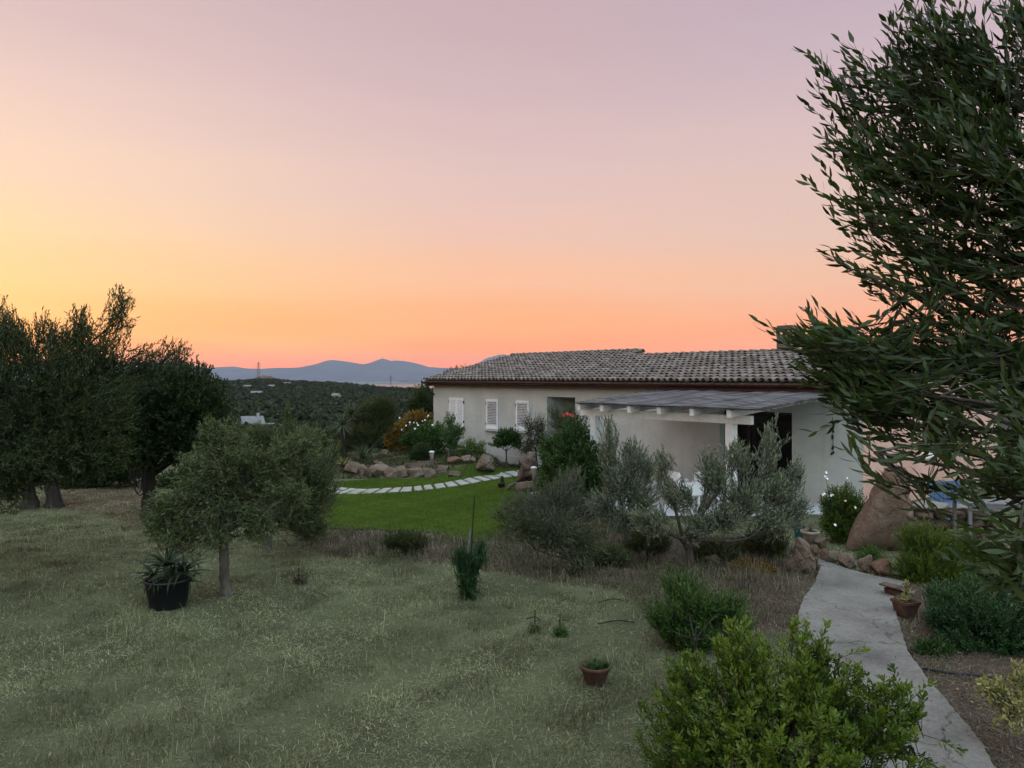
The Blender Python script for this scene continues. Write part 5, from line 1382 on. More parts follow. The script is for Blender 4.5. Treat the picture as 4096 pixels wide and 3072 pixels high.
M['yucca'] = leaf_mat('yucca_leaf', (.03, .045, .018), (.06, .075, .03), (.10, .11, .05), rough=.5, spec=.3, trans=.1)
pot_b = ground_pt(672, 2455)
PD = float(pot_b[1]) + .28
pc = V3((672 - HX) / FPX * PD, PD, 0.0)
spiky('aloe', 'clump of dark aloes overflowing the big black pot', 'aloe', pc + V3(0, 0, .36),
      [(P(668, 2262, PD), 26, .40, .058, .2, 1.5, 1.1), (P(612, 2300, PD - .05), 20, .34, .044, .1, 1.3, 1.3), (P(735, 2290, PD - .05), 24, .37, .05, .1, 1.4, 1.3), (P(690, 2305, PD - .15), 20, .32, .045, .1, 1.3, 1.3), (P(640, 2325, PD - .15), 14, .22, .035, .1, 1.2, 1.3), (P(755, 2325, PD), 12, .26, .04, 0, 1.0, 1.3), (P(595, 2330, PD), 12, .24, .035, 0, 1.0, 1.3)],
      M['aloe'], 201, trunks=[([pc + V3(0, 0, .35), P(668, 2285, PD)], [.03, .025]), ([pc + V3(.1, -.05, .35), P(730, 2310, PD)], [.02, .02]), ([pc + V3(-.12, 0, .35), P(620, 2320, PD)], [.02, .02])])
yb = on_ground(1380, 26.6)
spiky('yucca', 'spiky yucca with two leaf heads left of the feathery tree', 'yucca', yb, [(P(1370, 1700, 26.4), 70, .62, .045, -.9, 1.5, .25), (P(1405, 1660, 26.8), 55, .6, .045, -.3, 1.5, .2)], M['yucca'], 205, trunks=[([yb, P(1375, 1760, 26.5), P(1370, 1702, 26.4)], [.09, .07, .06]), ([P(1376, 1765, 26.5), P(1405, 1665, 26.8)], [.06, .05])])
yb2 = on_ground(1452, 25.9)
spiky('yucca', 'low stemless yucca tuft at the foot of the feathery tree', 'yucca', yb2, [(yb2 + V3(0, 0, .15), 60, .6, .04, .1, 1.4, .5)], M['yucca'], 207)
yb3 = on_ground(1372, 25.2)
spiky('agave', 'pale grey-leaved agave at the left end of the stone edging', 'agave', yb3, [(yb3 + V3(0, 0, .06), 22, .42, .05, .0, 1.1, .4)], M['pale_leaf'], 209)
yb4 = on_ground(2084, 24.2)
spiky('aloe', 'small dark aloe tucked behind the tall boulder', 'aloe', yb4, [(yb4 + V3(0, 0, .35), 18, .34, .05, .5, 1.5, .4)], M['aloe'], 211, trunks=[([yb4, yb4 + V3(0, 0, .36)], [.04, .03])])
# ================================================================== stones
def noise_shape(vs, scale, amp, seed, octs=4, crease=0.0):
    off = Vector((seed * 13.7, seed * 7.1, seed * 3.3))
    out = []
    for v in vs:
        p = Vector(v) * scale + off
        n = mnoise.fractal(p, 0.9, 2.1, octs)
        c = 0.0
        if crease > 0:
            d = mnoise.voronoi(p * .8)[0]
            c = -crease * max(0.0, .16 - (d[1] - d[0])) / .16
        out.append(amp * (n + c))
    return np.array(out)
_ICO = {}
def ico(sub):
    if sub not in _ICO:
        bm = bmesh.new(); bmesh.ops.create_icosphere(bm, subdivisions=sub, radius=1.0)
        V = np.array([v.co[:] for v in bm.verts]); T = np.array([[v.index for v in f.verts] for f in bm.faces]); bm.free()
        _ICO[sub] = (V, T)
    return _ICO[sub]
def rock(label, u0, v0, u1, v1, mat, seed, group=None, depth=.8, cuts=18, sub=4, sink=.06, name='rock', cat='rock', flat=.0, base=None):
    """a lump with broken faces; its photo box gives the size at the place where its foot stands"""
    rng = rng_of(seed)
    b = ground_pt((u0 + u1) / 2, v1) if base is None else np.array(base)
    D = b[1] + .5 * depth * (u1 - u0) / FPX * b[1]
    w, h = (u1 - u0) / FPX * D / 2, (v1 - v0) / FPX * D
    V, T = ico(sub)
    V = V.copy()
    for _ in range(cuts):
        n = unit(rng.normal(size=3) * np.array([1, 1, .8])); d = rng.uniform(.52, .88)
        ex = V @ n - d
        V = V - np.maximum(ex, 0)[:, None] * n
    V = V * (1 + noise_shape(V, 1.6, .09, seed, 5, .6))[:, None]
    V -= (V.max(0) + V.min(0)) / 2
    V /= (V.max(0) - V.min(0)) / 2
    V = V * np.array([w, w * depth, h / 2 * (1 + sink)])
    V = V + np.array([(((u0 + u1) / 2) - HX) / FPX * D, D, b[2] + h / 2 * (1 - sink)])
    o = npmesh(name, V, None, T, mat, None, (float(V[:, 0].mean()), D, float(b[2])), smooth=True)
    return tag(o, label, cat, group)
def boulder(label, outline, D, thick, mat, seed, name='boulder', amp=.06, cat='boulder', group=None, nr=16, lean=0.0, crease=.8):
    """a stone whose broad face is known: outline at distance D, swollen to its own thickness"""
    pts = np.array([P(x, y, D)[[0, 2]] for x, y in outline])
    c = pts.mean(0)
    na = 120
    ang = np.linspace(-math.pi, math.pi, na, endpoint=False)
    pa = np.arctan2(pts[:, 1] - c[1], pts[:, 0] - c[0])
    seg = np.concatenate([pts, pts[:1]])
    R = np.zeros(na)
    for i, a in enumerate(ang):
        dx, dz = math.cos(a), math.sin(a)
        best = 0
        for k in range(len(pts)):
            x1, z1 = seg[k] - c; x2, z2 = seg[k + 1] - c
            den = dx * (z2 - z1) - dz * (x2 - x1)
            if abs(den) < 1e-12: continue
            t = (x1 * (z2 - z1) - z1 * (x2 - x1)) / den
            u = (x1 * dz - z1 * dx) / den
            if t > 0 and -1e-6 <= u <= 1 + 1e-6: best = max(best, t)
        R[i] = best
    rr_ = np.sin(np.linspace(0, math.pi / 2, nr))
    rr_[0] = 0
    V, rows = [], []
    for sgn in (-1, 1):
        for r in rr_:
            y = sgn * thick * (1 - r ** 2.8) ** .55
            V.append(np.stack([c[0] + np.cos(ang) * R * r, np.full(na, D) + y, c[1] + np.sin(ang) * R * r], -1))
    V = np.array(V).reshape(-1, 3)
    idx = np.arange(len(V)).reshape(2, nr, na)
    q = []
    for s_ in range(2):
        a = idx[s_]; nx = np.roll(a, -1, 1)
        f = np.stack([a[:-1], nx[:-1], nx[1:], a[1:]], -1).reshape(-1, 4)
        q.append(f if s_ == 1 else f[:, ::-1])
    q = np.concatenate(q)
    ctr = np.array([c[0], D, c[1]])
    nrm = unit((V - ctr) / np.array([R.mean(), thick, R.mean()]))
    V = V + nrm * noise_shape((V - ctr) / max(R.mean(), .01), 1.5, amp, seed, 6, crease)[:, None]
    V[:, 1] += lean * (V[:, 2] - V[:, 2].min())
    o = npmesh(name, V, q, None, mat, None, (float(c[0]), D, float(V[:, 2].min())), smooth=True)
    # close the tiny seams left at the two centres and along the rim
    bm = bmesh.new(); bm.from_mesh(o.data); bmesh.ops.remove_doubles(bm, verts=bm.verts, dist=1e-4); bmesh.ops.recalc_face_normals(bm, faces=bm.faces); bm.to_mesh(o.data); bm.free()
    return tag(o, label, cat, group)

def U3(pts, ox, oy, k): return [(ox + x / k, oy + y / k) for x, y in pts]
boulder('tall brown granite boulder leaning like a fin beside the path', U3([(632, 1340), (662, 1230), (712, 1145), (765, 1055), (815, 965), (860, 885), (895, 825), (932, 782), (980, 770), (1045, 785), (1070, 830), (1060, 900), (1054, 960), (1066, 1020), (1076, 1090), (1068, 1150), (1050, 1230), (1030, 1340)], 3000, 1400, 1.659), 13.0, .30, M['rock_brown'], 3, amp=.03, lean=.06)
boulder('tall rounded reddish boulder standing at the end of the slab path', U3([(425, 1200), (440, 1110), (455, 1040), (490, 960), (520, 880), (560, 800), (610, 765), (650, 770), (700, 800), (718, 850), (722, 950), (735, 1050), (745, 1200)], 1950, 1600, 3.687), 22.3, .45, M['rock_dark'], 5, amp=.065)
boulder('domed pinkish boulder at the foot of the house wall', U3([(1895, 1040), (1912, 990), (1940, 930), (1975, 875), (2020, 838), (2060, 845), (2110, 880), (2120, 930), (2140, 990), (2150, 1040)], 1300, 1550, 3.16), 25.2, .55, M['rock'], 7, amp=.055)
boulder('upright weathered standing stone where the path begins', U3([(400, 1090), (412, 960), (408, 850), (420, 740), (440, 640), (470, 630), (520, 660), (570, 690), (590, 760), (610, 850), (650, 900), (660, 980), (655, 1080)], 3050, 1950, 3.16), 11.2, .17, M['rock'], 9, amp=.022, name='standing_stone', cat='stone')
K = 3.16
def rb(label, a, b, c_, d, mat, seed, **kw):
    w_ = (c_ - a) * .09; b = b - (d - b) * .2; a -= w_; c_ += w_
    return rock(label, 1300 + a / K, 1550 + b / K, 1300 + c_ / K, 1550 + d / K, M[mat], seed, 'stones edging the planting bed', **kw)
rb('crumbly dark brown stone at the left end of the bed edging', 235, 970, 450, 1125, 'rock_dark', 11)
rb('narrow upright stone second from the left in the bed edging', 435, 1000, 535, 1128, 'rock', 12)
rb('small blocky stone squeezed left of the largest edging stone', 515, 1010, 615, 1120, 'rock_dark', 13)
rb('largest pale pinkish stone in the middle of the bed edging', 570, 1010, 800, 1145, 'rock', 14)
rb('wide cracked stone just right of the largest edging stone', 740, 1045, 940, 1165, 'rock', 15)
rb('wedge-shaped upright stone in the middle of the bed edging', 915, 1020, 1040, 1158, 'rock', 16)
rb('long low ribbed stone left of the lamp in the bed edging', 1025, 1045, 1255, 1148, 'rock', 17)
rb('round brown stone right under the left garden lamp', 1232, 1015, 1395, 1125, 'rock_dark', 18)
rb('dark angular stone right of the one under the lamp', 1395, 1030, 1550, 1125, 'rock_dark', 19)
rb('flat-topped reddish stone lying on the edging right of the lamp', 1550, 980, 1712, 1060, 'rock_red', 20)
rb('low square stone beneath the flat-topped reddish one', 1548, 1040, 1705, 1110, 'rock_dark', 21)
rb('smooth oval stone next to the domed boulder', 1710, 965, 1895, 1050, 'rock', 22)
for i, (a, b, c_, d, lab) in enumerate(((615, 960, 680, 1012, 'small stone on top behind the largest edging stone'), (665, 970, 745, 1015, 'flat little stone on the bed behind the largest edging stone'), (785, 970, 845, 1032, 'pointed little stone sticking up from the bed'), (935, 980, 1015, 1032, 'small grey stone on the bed above the wedge-shaped one'), (1205, 975, 1295, 1032, 'small pinkish stone on the bed left of the lamp'), (1410, 1000, 1480, 1038, 'small low stone just right of the lamp post'), (1485, 1000, 1560, 1038, 'small slab-like stone second right of the lamp post'), (705, 800, 800, 860, 'brown stone at the back of the planting bed'), (1020, 965, 1075, 1010, 'tiny stone in the creeping plants of the bed'))):
    rb(lab, a, b, c_, d, 'rock' if i % 2 else 'rock_dark', 30 + i, sub=3)
def rp(label, a, b, c_, d, mat, seed, **kw): return rock(label, 3050 + a / K, 1950 + b / K, 3050 + c_ / K, 1950 + d / K, M[mat], seed, 'stones lining the path', **kw)
rp('mossy brown stone behind the row next to the clay pot', 650, 645, 805, 785, 'rock_dark', 41)
rp('small pale stone wedged beside the standing stone', 605, 725, 685, 835, 'rock', 42)
rp('small dark red stone left of the brick-red one', 640, 765, 725, 878, 'rock_red', 43)
rp('brick-red stone near the head of the path', 710, 770, 812, 915, 'rock_red', 44)
rp('tan rounded stone right of the brick-red one', 785, 815, 990, 990, 'rock', 45)
rp('big square-cut pinkish stone in the row along the path', 955, 850, 1185, 1035, 'rock', 46)
rp('pointed grey-tan stone in the middle of the row along the path', 1185, 860, 1395, 1085, 'rock', 47)
rp('broad reddish stone with a sloping top in the row along the path', 1380, 925, 1655, 1135, 'rock_red', 48)
rp('pale flat stone half under the bush at the end of the row', 1625, 1030, 1910, 1165, 'rock_pale', 49)
rp('squat dark stone leaning on the front of the standing stone', 290, 885, 535, 1085, 'rock_dark', 50)
rp('little dark stone at the left foot of the standing stone', 240, 915, 320, 1000, 'rock_dark', 51)
rp('flat stone at the right foot of the standing stone', 655, 965, 750, 1040, 'rock_dark', 52)
rock('reddish stone low in the dry weeds behind the olive trunk', 2610, 2195, 2700, 2255, M['rock_dark'], 53)
rock('small brown stone right of the forked olive trunk', 2820, 2225, 2880, 2270, M['rock_dark'], 54)
rock('brown stone heap below the lamp by the tall boulder', 2060, 1930, 2150, 1975, M['rock_dark'], 55)

# dry-stone wall with its long coping slab on the right
wb = on_ground(3800, 12.9)
dw = empty('dry_stone_wall', tuple(wb), 'short dry-stone wall with a rounded slab on top behind the green bush', 'wall')
def stone_in(parent, name, c, size, mat, seed, origin):
    rng = rng_of(seed); V, T = ico(3); V = V.copy()
    for _ in range(8):
        n = unit(rng.normal(size=3)); V = V - np.maximum(V @ n - rng.uniform(.6, .85), 0)[:, None] * n
    V = V * (1 + noise_shape(V, 1.6, .08, seed, 4))[:, None]
    V /= np.abs(V).max(0)
    V = V * np.array(size) / 2 + np.array(c)
    return npmesh(name, V, None, T, mat, parent, origin, smooth=True)
r0 = random.Random(8)
ztop = P(3700, 2030, 12.9)[2]
for row in range(4):
    x = P(3620, 0, 12.9)[0] - .1
    h = (ztop - wb[2]) / 4
    while x < P(3990, 0, 12.9)[0]:
        w = r0.uniform(.18, .4)
        stone_in(dw, 'wall_stone', (x + w / 2, 12.9 + r0.uniform(-.05, .05) + (x - 7) * .1, wb[2] + (row + .5) * h - .02), (w * 1.08, .42, h * 1.15), M['rock_dark'] if r0.random() < .6 else M['rock'], r0.randint(1, 9999), wb)
        x += w
stone_in(dw, 'coping_slab', (P(3710, 0, 12.9)[0], 12.85, ztop + .05), (.72, .42, .17), M['rock_pale'], 61, wb)
stone_in(dw, 'coping_slab', (P(3860, 0, 12.9)[0], 12.95, ztop - .03), (.5, .42, .16), M['rock_pale'], 62, wb)

# ================================================================== garden lamps
M['lamp_grey'] = noise_mat('grey_metal', [(0.3, (.14, .14, .145)), (0.7, (.2, .2, .205))], 5, .5, .1, .01, metallic=.3)
M['lamp_cap'] = noise_mat('pale_cap', [(0.3, (.5, .52, .55)), (0.7, (.62, .64, .66))], 5, .5, .1, .01)
m_, n_, l_, b_ = _mat('amber_glass'); b_.inputs['Base Color'].default_value = (.62, .43, .31, 1); b_.inputs['Roughness'].default_value = .25; b_.inputs['Transmission Weight'].default_value = .35
M['amber'] = m_
def garden_lamp(px, D, ytop, label):
    b = on_ground(px, D)
    zt = z_px(ytop, D); e = empty('garden_lamp', tuple(b), label, 'garden lamp', 'garden lamps by the lawn')
    x, y = b[0], b[1]; c = lambda z: (x, y, z)
    g = G(); g.lathe([(.001, .045), (.05, .04), (.092, .018), (.1, .004), (.098, -.012), (.08, -.014)], c(zt - .045), 18); g.build('cap', M['lamp_cap'], e, b, smooth=True)
    g = G(); g.lathe([(.078, 0), (.056, -.19), (.05, -.195)], c(zt - .06), 18); g.build('glass', M['amber'], e, b, smooth=True)
    g = G(); g.lathe([(.054, 0), (.058, -.02), (.05, -.11), (.034, -.13), (.032, b[2] - (zt - .255) - .05)], c(zt - .255), 14); 
    post = g.build('post', M['lamp_grey'], e, b, smooth=True)
    g = G()
    for k in range(3):
        a = k * 2.094 + .4
        g.tube([(x + .08 * math.cos(a), y + .08 * math.sin(a), zt - .06), (x + .058 * math.cos(a), y + .058 * math.sin(a), zt - .255)], .006, 5)
        fo = G(); fo.tube([(x + .08 * math.cos(a), y + .08 * math.sin(a), zt - .06), (x + .058 * math.cos(a), y + .058 * math.sin(a), zt - .255)], .006, 5); fo.build('rib', M['lamp_grey'], e, b)
garden_lamp(1727, 25.0, 1803, 'grey post lamp with amber glass standing behind the stone edging')
garden_lamp(2136, 20.3, 1865, 'grey post lamp with amber glass in front of the tall boulder')

# ================================================================== pots and small things
M['black_plastic'] = noise_mat('black_plastic', [(0.3, (.006, .007, .009)), (0.7, (.011, .012, .015))], 4, .5, .08, .01, spec=.3)
M['terracotta'] = noise_mat('terracotta', [(0.3, (.055, .028, .020)), (0.55, (.095, .048, .034)), (0.75, (.15, .09, .068))], 9, .9, .35, .01, bscale=40)
M['clay'] = noise_mat('pale_clay', [(0.3, (.24, .18, .145)), (0.7, (.36, .29, .24))], 7, .92, .3, .01)
M['soil'] = noise_mat('potting_soil', [(0.3, (.02, .014, .01)), (0.7, (.05, .036, .027))], 20, 1.0, .8, .02)
M['teal'] = noise_mat('teal_plastic', [(0.3, (.010, .062, .066)), (0.7, (.018, .085, .088))], 4, .5, .08, .01)
def pot(name, label, cat, c, prof, mat, soil_r, soil_z, n=32, sx=1, sy=1):
    e = empty(name, tuple(c), label, cat)
    g = G(); g.lathe(prof, c, n, sx, sy); g.build('body', mat, e, c, smooth=True)
    g = G(); g.lathe([(.001, soil_z + .015), (soil_r * .6, soil_z + .01), (soil_r, soil_z)], c, n, sx, sy); g.build('soil', M['soil'], e, c, smooth=True)
    return e
pot('plant_pot', 'big black plastic tub with a rolled rim standing on the grass', 'pot', tuple(pc),
    [(.001, 0), (.215, 0), (.225, .012), (.272, .345), (.292, .350), (.300, .362), (.297, .378), (.285, .384), (.272, .376), (.262, .30), (.25, .28)], M['black_plastic'], .262, .31)
bb = ground_pt(2381, 2748); bc_ = (float((2381 - HX) / FPX * (bb[1] + .1)), float(bb[1] + .1), float(bb[2]))
pot('terracotta_bowl', 'shallow terracotta bowl left on the dry grass', 'pot', bc_, [(.001, 0), (.085, 0), (.1, .012), (.142, .145), (.152, .15), (.155, .175), (.148, .182), (.136, .176), (.128, .13)], M['terracotta'], .13, .14)
spiky('herb_tuft', 'mossy green plant growing in the terracotta bowl', 'plant', (bc_[0], bc_[1], bc_[2] + .15), [((bc_[0] + dx, bc_[1] + dy, bc_[2] + .14), 60, .10, .010, .3, 1.5, .6) for dx, dy in ((0, 0), (.06, .02), (-.06, 0), (0, .06), (.02, -.06), (.11, .0))], M['green_leaf'], 231)
cb = ground_pt(3254, 2192); cc = (float(cb[0]), float(cb[1]) + .15, float(cb[2]))
pot('clay_pot', 'pale clay pot with a wide rim behind the standing stone', 'pot', cc, [(.001, 0), (.10, 0), (.125, .2), (.15, .23), (.165, .235), (.168, .285), (.155, .288), (.145, .26)], M['clay'], .145, .25)
spiky('dry_succulent', 'wilted spiky plant in the pale clay pot', 'plant', (cc[0], cc[1], cc[2] + .25), [((cc[0], cc[1], cc[2] + .25), 26, .22, .02, .2, 1.5, .5)], M['dry'], 233)
tbn = on_ground(3197, 14.2); zt = P(0, 2100, 14.2)[2]
g = G(); hh = zt - tbn[2]
g.lathe([(.001, -.03), (.085, -.03), (.105, hh - .04), (.112, hh - .03), (.112, hh), (.1, hh), (.095, hh - .02), (.08, .05), (.001, .05)], tbn, 8); 
tag(g.build('bin', M['teal'], origin=tuple(float(v) for v in tbn)), 'teal plastic bin standing by the terrace edge near the clay pot', 'bin')
# square terracotta planter and the cracked pot beside the path
qb = ground_pt(3643, 2478); qc = (float(qb[0]), float(qb[1]) + .12, float(qb[2]))
e = empty('square_planter', qc, 'square terracotta planter on the right edge of the path', 'pot', rz=.25)
g = G()
def frus(g, c, r0, r1, z0, z1, inner):
    vs = [(sx * r0, sy * r0, z0) for sx, sy in ((-1, -1), (1, -1), (1, 1), (-1, 1))] + [(sx * r1, sy * r1, z1) for sx, sy in ((-1, -1), (1, -1), (1, 1), (-1, 1))] + [(sx * (r1 - inner), sy * (r1 - inner), z1) for sx, sy in ((-1, -1), (1, -1), (1, 1), (-1, 1))] + [(sx * (r0 - inner * .5), sy * (r0 - inner * .5), z1 - .06) for sx, sy in ((-1, -1), (1, -1), (1, 1), (-1, 1))]
    fs = [(3, 2, 1, 0)]
    for a in range(3):
        for i in range(4): fs.append((a * 4 + i, a * 4 + (i + 1) % 4, a * 4 + 4 + (i + 1) % 4, a * 4 + 4 + i))
    fs.append((12, 13, 14, 15)); g.add(vs, fs)
frus(g, (0, 0, 0), .085, .115, -.01, .2, .018); g.build('body', M['terracotta'], e, bevel=.004)
g = G(); 
for sx, sy, lx, ly in ((0, -.116, .245, .012), (0, .116, .245, .012), (-.116, 0, .012, .22), (.116, 0, .012, .22)): g.box((sx, sy, .186), (lx, ly, .034))
for o_ in [g.build('rim', M['terracotta'], e)]: pass
spiky('jade_plant', 'fleshy pale green sprigs in the square planter', 'plant', (qc[0], qc[1], qc[2] + .17), [((qc[0] + dx, qc[1] + dy, qc[2] + .16 + dz), 12, .10, .03, .2, 1.4, .3) for dx, dy, dz in ((0, 0, .05), (.04, .03, .12), (-.04, .02, .02), (.02, .05, .2))], M['pale_leaf'], 235, trunks=[([np.array(qc) + V3(0, 0, .15), np.array(qc) + V3(.03, .04, .34)], [.012, .009])])
kb = ground_pt(3590, 2400); kc = (float(kb[0]), float(kb[1]) + .1, float(kb[2]))
e = empty('broken_lantern', kc, 'broken rusty garden lantern with a tilted lid at the path edge', 'lantern', rz=.5)
g = G(); frus(g, (0, 0, 0), .07, .085, -.01, .13, .012); g.build('body', M['terracotta'], e)
g = G(); Mx = Matrix.Rotation(.32, 3, 'Y')
g.add([Mx @ Vector(v) + Vector((-.02, 0, .14)) for v in ((-.14, -.12, 0), (.14, -.12, 0), (.14, .12, 0), (-.14, .12, 0), (-.03, -.1, .055), (.03, -.1, .055), (.03, .1, .055), (-.03, .1, .055), (-.13, -.11, -.015), (.13, -.11, -.015), (.13, .11, -.015), (-.13, .11, -.015))],
      [(0, 1, 5, 4), (1, 2, 6, 5), (2, 3, 7, 6), (3, 0, 4, 7), (4, 5, 6, 7), (0, 8, 9, 1), (1, 9, 10, 2), (2, 10, 11, 3), (3, 11, 8, 0), (11, 10, 9, 8)])
g.build('lid', M['rock_dark'], e)
# terracotta planter with a cactus near the tall boulder, gnarled wood beside it
tb_ = on_ground(2006, 22.1)
e = empty('terracotta_planter', tuple(tb_), 'low terracotta planter at the lawn edge below the tall boulder', 'pot')
g = G(); zt_ = tb_[2] + .2; g.lathe([(.001, -.03), (.085, -.03), (.11, zt_ - tb_[2] - .03), (.125, zt_ - tb_[2] - .03), (.125, zt_ - tb_[2]), (.11, zt_ - tb_[2]), (.1, zt_ - tb_[2] - .05)], tb_, 20); g.build('body', M['terracotta'], e, tb_, smooth=True)
g = G(); g.lathe([(.001, zt_ - tb_[2] - .03), (.105, zt_ - tb_[2] - .035)], tb_, 20); g.build('soil', M['soil'], e, tb_)
cz = zt_ - .03
g = G(); g.lathe([(.04, -.02), (.055, .05), (.055, .17), (.04, .22), (.001, .235)], (tb_[0] + .02, tb_[1], cz), 12)
for k in range(0, len(g.v)):
    if k % 2: x, y, z = g.v[k]; g.v[k] = (tb_[0] + .02 + (x - tb_[0] - .02) * .8, tb_[1] + (y - tb_[1]) * .8, z)
tag(g.build('cactus', M['green_leaf'], origin=(float(tb_[0]), float(tb_[1]), float(cz))), 'stubby column cactus in the low terracotta planter', 'cactus')
lb = on_ground(2062, 21.6)
acc = Acc(); trunk_tubes(acc, [([lb + V3(-.3, 0, .02), lb + V3(-.1, .05, .22), lb + V3(.1, 0, .2), lb + V3(.34, .05, .08)], [.05, .07, .06, .03])], 8, .12, 4)
tag(acc.build('gnarled_log', M['bark'], origin=lb, smooth=True), 'gnarled bleached log lying below the right garden lamp', 'log')
# hose loops hanging on the round tree
hb_ = P(553, 1868, 16.6)
he = Acc(); paths = []
for k, (dx, dp) in enumerate(((0, .62), (.05, .5), (-.05, .42), (.09, .66), (.03, .35))):
    w = .085 + .01 * k
    pts = [hb_ + V3(dx - w, -.03 * k, 0), hb_ + V3(dx - w, -.03 * k - .02, -dp * .8), hb_ + V3(dx, -.03 * k, -dp), hb_ + V3(dx + w, -.03 * k, -dp * .8), hb_ + V3(dx + w, -.03 * k, 0), hb_ + V3(dx, -.03 * k + .06, .05), hb_ + V3(dx - w, -.03 * (k + 1), 0)]
    paths += pts
acc = Acc(); trunk_tubes(acc, [(paths, [.013] * len(paths))], 8, 0, 1)
tag(acc.build('garden_hose', M['black_plastic'], origin=hb_, smooth=True), 'black hose hung in loops from the fork of the round tree', 'hose')
# flat pale slab on the grass, stakes, pipe, fallen sticks
pb = ground_pt(446, 2128)
g = G(); g.box((0, 0, .02), (.29, .3, .045), Matrix.Rotation(.3, 3, 'Z'))
tag(g.build('inspection_lid', M['slab'], origin=tuple(float(v) for v in pb), bevel=.006), 'pale square lid lying flat in the grass on the left', 'lid')
def rod(name, label, cat, pts, r, mat):
    o = pts[0]
    acc = Acc(); trunk_tubes(acc, [(pts, [r] * len(pts))], 7, 0, 1)
    return tag(acc.build(name, mat, origin=o, smooth=True), label, cat)
gb = ground_pt(1880, 2392)
rod('stake', 'thin black rod leaning up from the young oleander', 'stake', [gb + V3(0, .05, 0), P(1887, 2165, 9.9), P(1898, 1985, 9.9)], .008, M['black_plastic'])
rod('stake', 'pale wooden stake tied beside the young oleander', 'stake', [gb + V3(-.06, .03, 0), P(1870, 2240, 9.9), P(1881, 2115, 9.9)], .016, M['bark_grey'])
rod('irrigation_pipe', 'dark irrigation pipe lying across the bare soil on the right', 'pipe', [ground_pt(3690, 2672, .02), ground_pt(3790, 2690, .03), ground_pt(3880, 2698, .02), ground_pt(3980, 2712, .03), ground_pt(4120, 2722, .02), ground_pt(4300, 2740, .02)], .012, M['black_plastic'])
for i, (a, b_, lab) in enumerate((((2395, 2409), (2492, 2402), 'bent dark stick lying in the grass left of the loose bush'), ((2390, 2496), (2540, 2490), 'longer dark stick lying in the grass nearer the bowl'), ((2105, 2476), (2160, 2480), 'short dark stick lying among the grass tufts'))):
    A, B = ground_pt(*a, .03), ground_pt(*b_, .03)
    rod('fallen_stick', lab, 'stick', [A, (A + B) / 2 + V3(.03, .06, .02), B], .007, M['bark_dark'])
rod('drip_hose', 'thin black hose arching out of the planting bed', 'hose', [on_ground(1888, 25.6) + V3(0, 0, .02), P(1886, 1800, 25.6), P(1880, 1848, 25.3), P(1855, 1884, 24.6), on_ground(1838, 24.2) + V3(0, 0, .03)], .012, M['black_plastic'])
# blue crate and grey table in front of the pink wall
M['blue_paint'] = noise_mat('blue_paint', [(0.3, (.065, .105, .18)), (0.7, (.095, .14, .22))], 5, .7, .2, .01)
cb_ = on_ground(3828, 16.2)
e = empty('garden_bench', tuple(cb_), 'blue painted garden bench with upright slats before the pink wall', 'bench', rz=.25)
g = G()
for k in range(8): g.box((-.42 + k * .12, .26, .62), (.108, .02, .5))
g.box((0, .28, .86), (.98, .03, .06)); g.box((0, .28, .42), (.98, .03, .06)); g.build('backrest', M['blue_paint'], e)
g = G()
for k in range(4): g.box((0, -.2 + k * .125, .42), (.98, .115, .03))
g.build('seat', M['blue_paint'], e)
for sx in (-.45, .45):
    for sy in (-.2, .24):
        g = G(); g.box((sx, sy, .2), (.06, .06, .41)); g.build('leg', M['blue_paint'], e)
tbx = on_ground(3990, 12.2); zt_ = P(0, 2000, 12.2)[2]
e = empty('garden_table', tuple(tbx), 'grey metal garden table half hidden by the olive leaves', 'table', rz=-.2)
hh = zt_ - tbx[2]
g = G(); g.box((0, 0, hh - .02), (1.2, .75, .035)); g.box((0, -.36, hh - .07), (1.16, .03, .06)); g.build('tabletop', M['lamp_grey'], e, bevel=.005)
for sx in (-.54, .54):
    for sy in (-.32, .32):
        g = G(); g.box((sx, sy, (hh - .04) / 2), (.05, .05, hh - .045)); g.build('leg', M['lamp_grey'], e)
# ================================================================== grass and other uncountable cover
def in_pergola(x, y):
    rel = np.stack([x - C0[0], y - C0[1]], -1)
    s = rel @ U[:2]; t = rel @ N_[:2]
    return ((t > -4.65) & (s > 11.85) & (s < LEN + 1) & (t < 12)) | ((t > -.05) & (s > -.1) & (s < LEN + .1))
def blades(acc, rng, x, y, z, L, W, lean, tint):
    """single bent blades"""
    n = len(x)
    az_ = rng.uniform(0, 6.283, n)
    h = np.stack([np.cos(az_), np.sin(az_), np.zeros(n)], -1)
    side = np.stack([-np.sin(az_), np.cos(az_), np.zeros(n)], -1)
    b = np.stack([x, y, z], -1)
    m = b + h * (L * np.sin(lean) * .5)[:, None] + np.array([0, 0, 1.0]) * (L * np.cos(lean) * .55)[:, None]
    l2 = np.minimum(lean * 1.5 + .15, 1.62)
    t = m + h * (L * np.sin(l2) * .5)[:, None] + np.array([0, 0, 1.0]) * (L * np.cos(l2) * .5)[:, None]
    w = W[:, None] / 2
    V = np.stack([b - side * w, b + side * w, m + side * w * .8, m - side * w * .8, t], 1).reshape(-1, 3)
    o = np.arange(n)[:, None] * 5
    acc.add(V, o + np.array([[0, 1, 2, 3]]), o + np.array([[3, 2, 4]]), np.repeat(tint, 5))
def patch(x, y, s, k):
    return .5 + .5 * np.clip(wob(x, y, s, k) * .8 + .5 * wob(x, y, s * 2.7, k + 3), -1, 1)
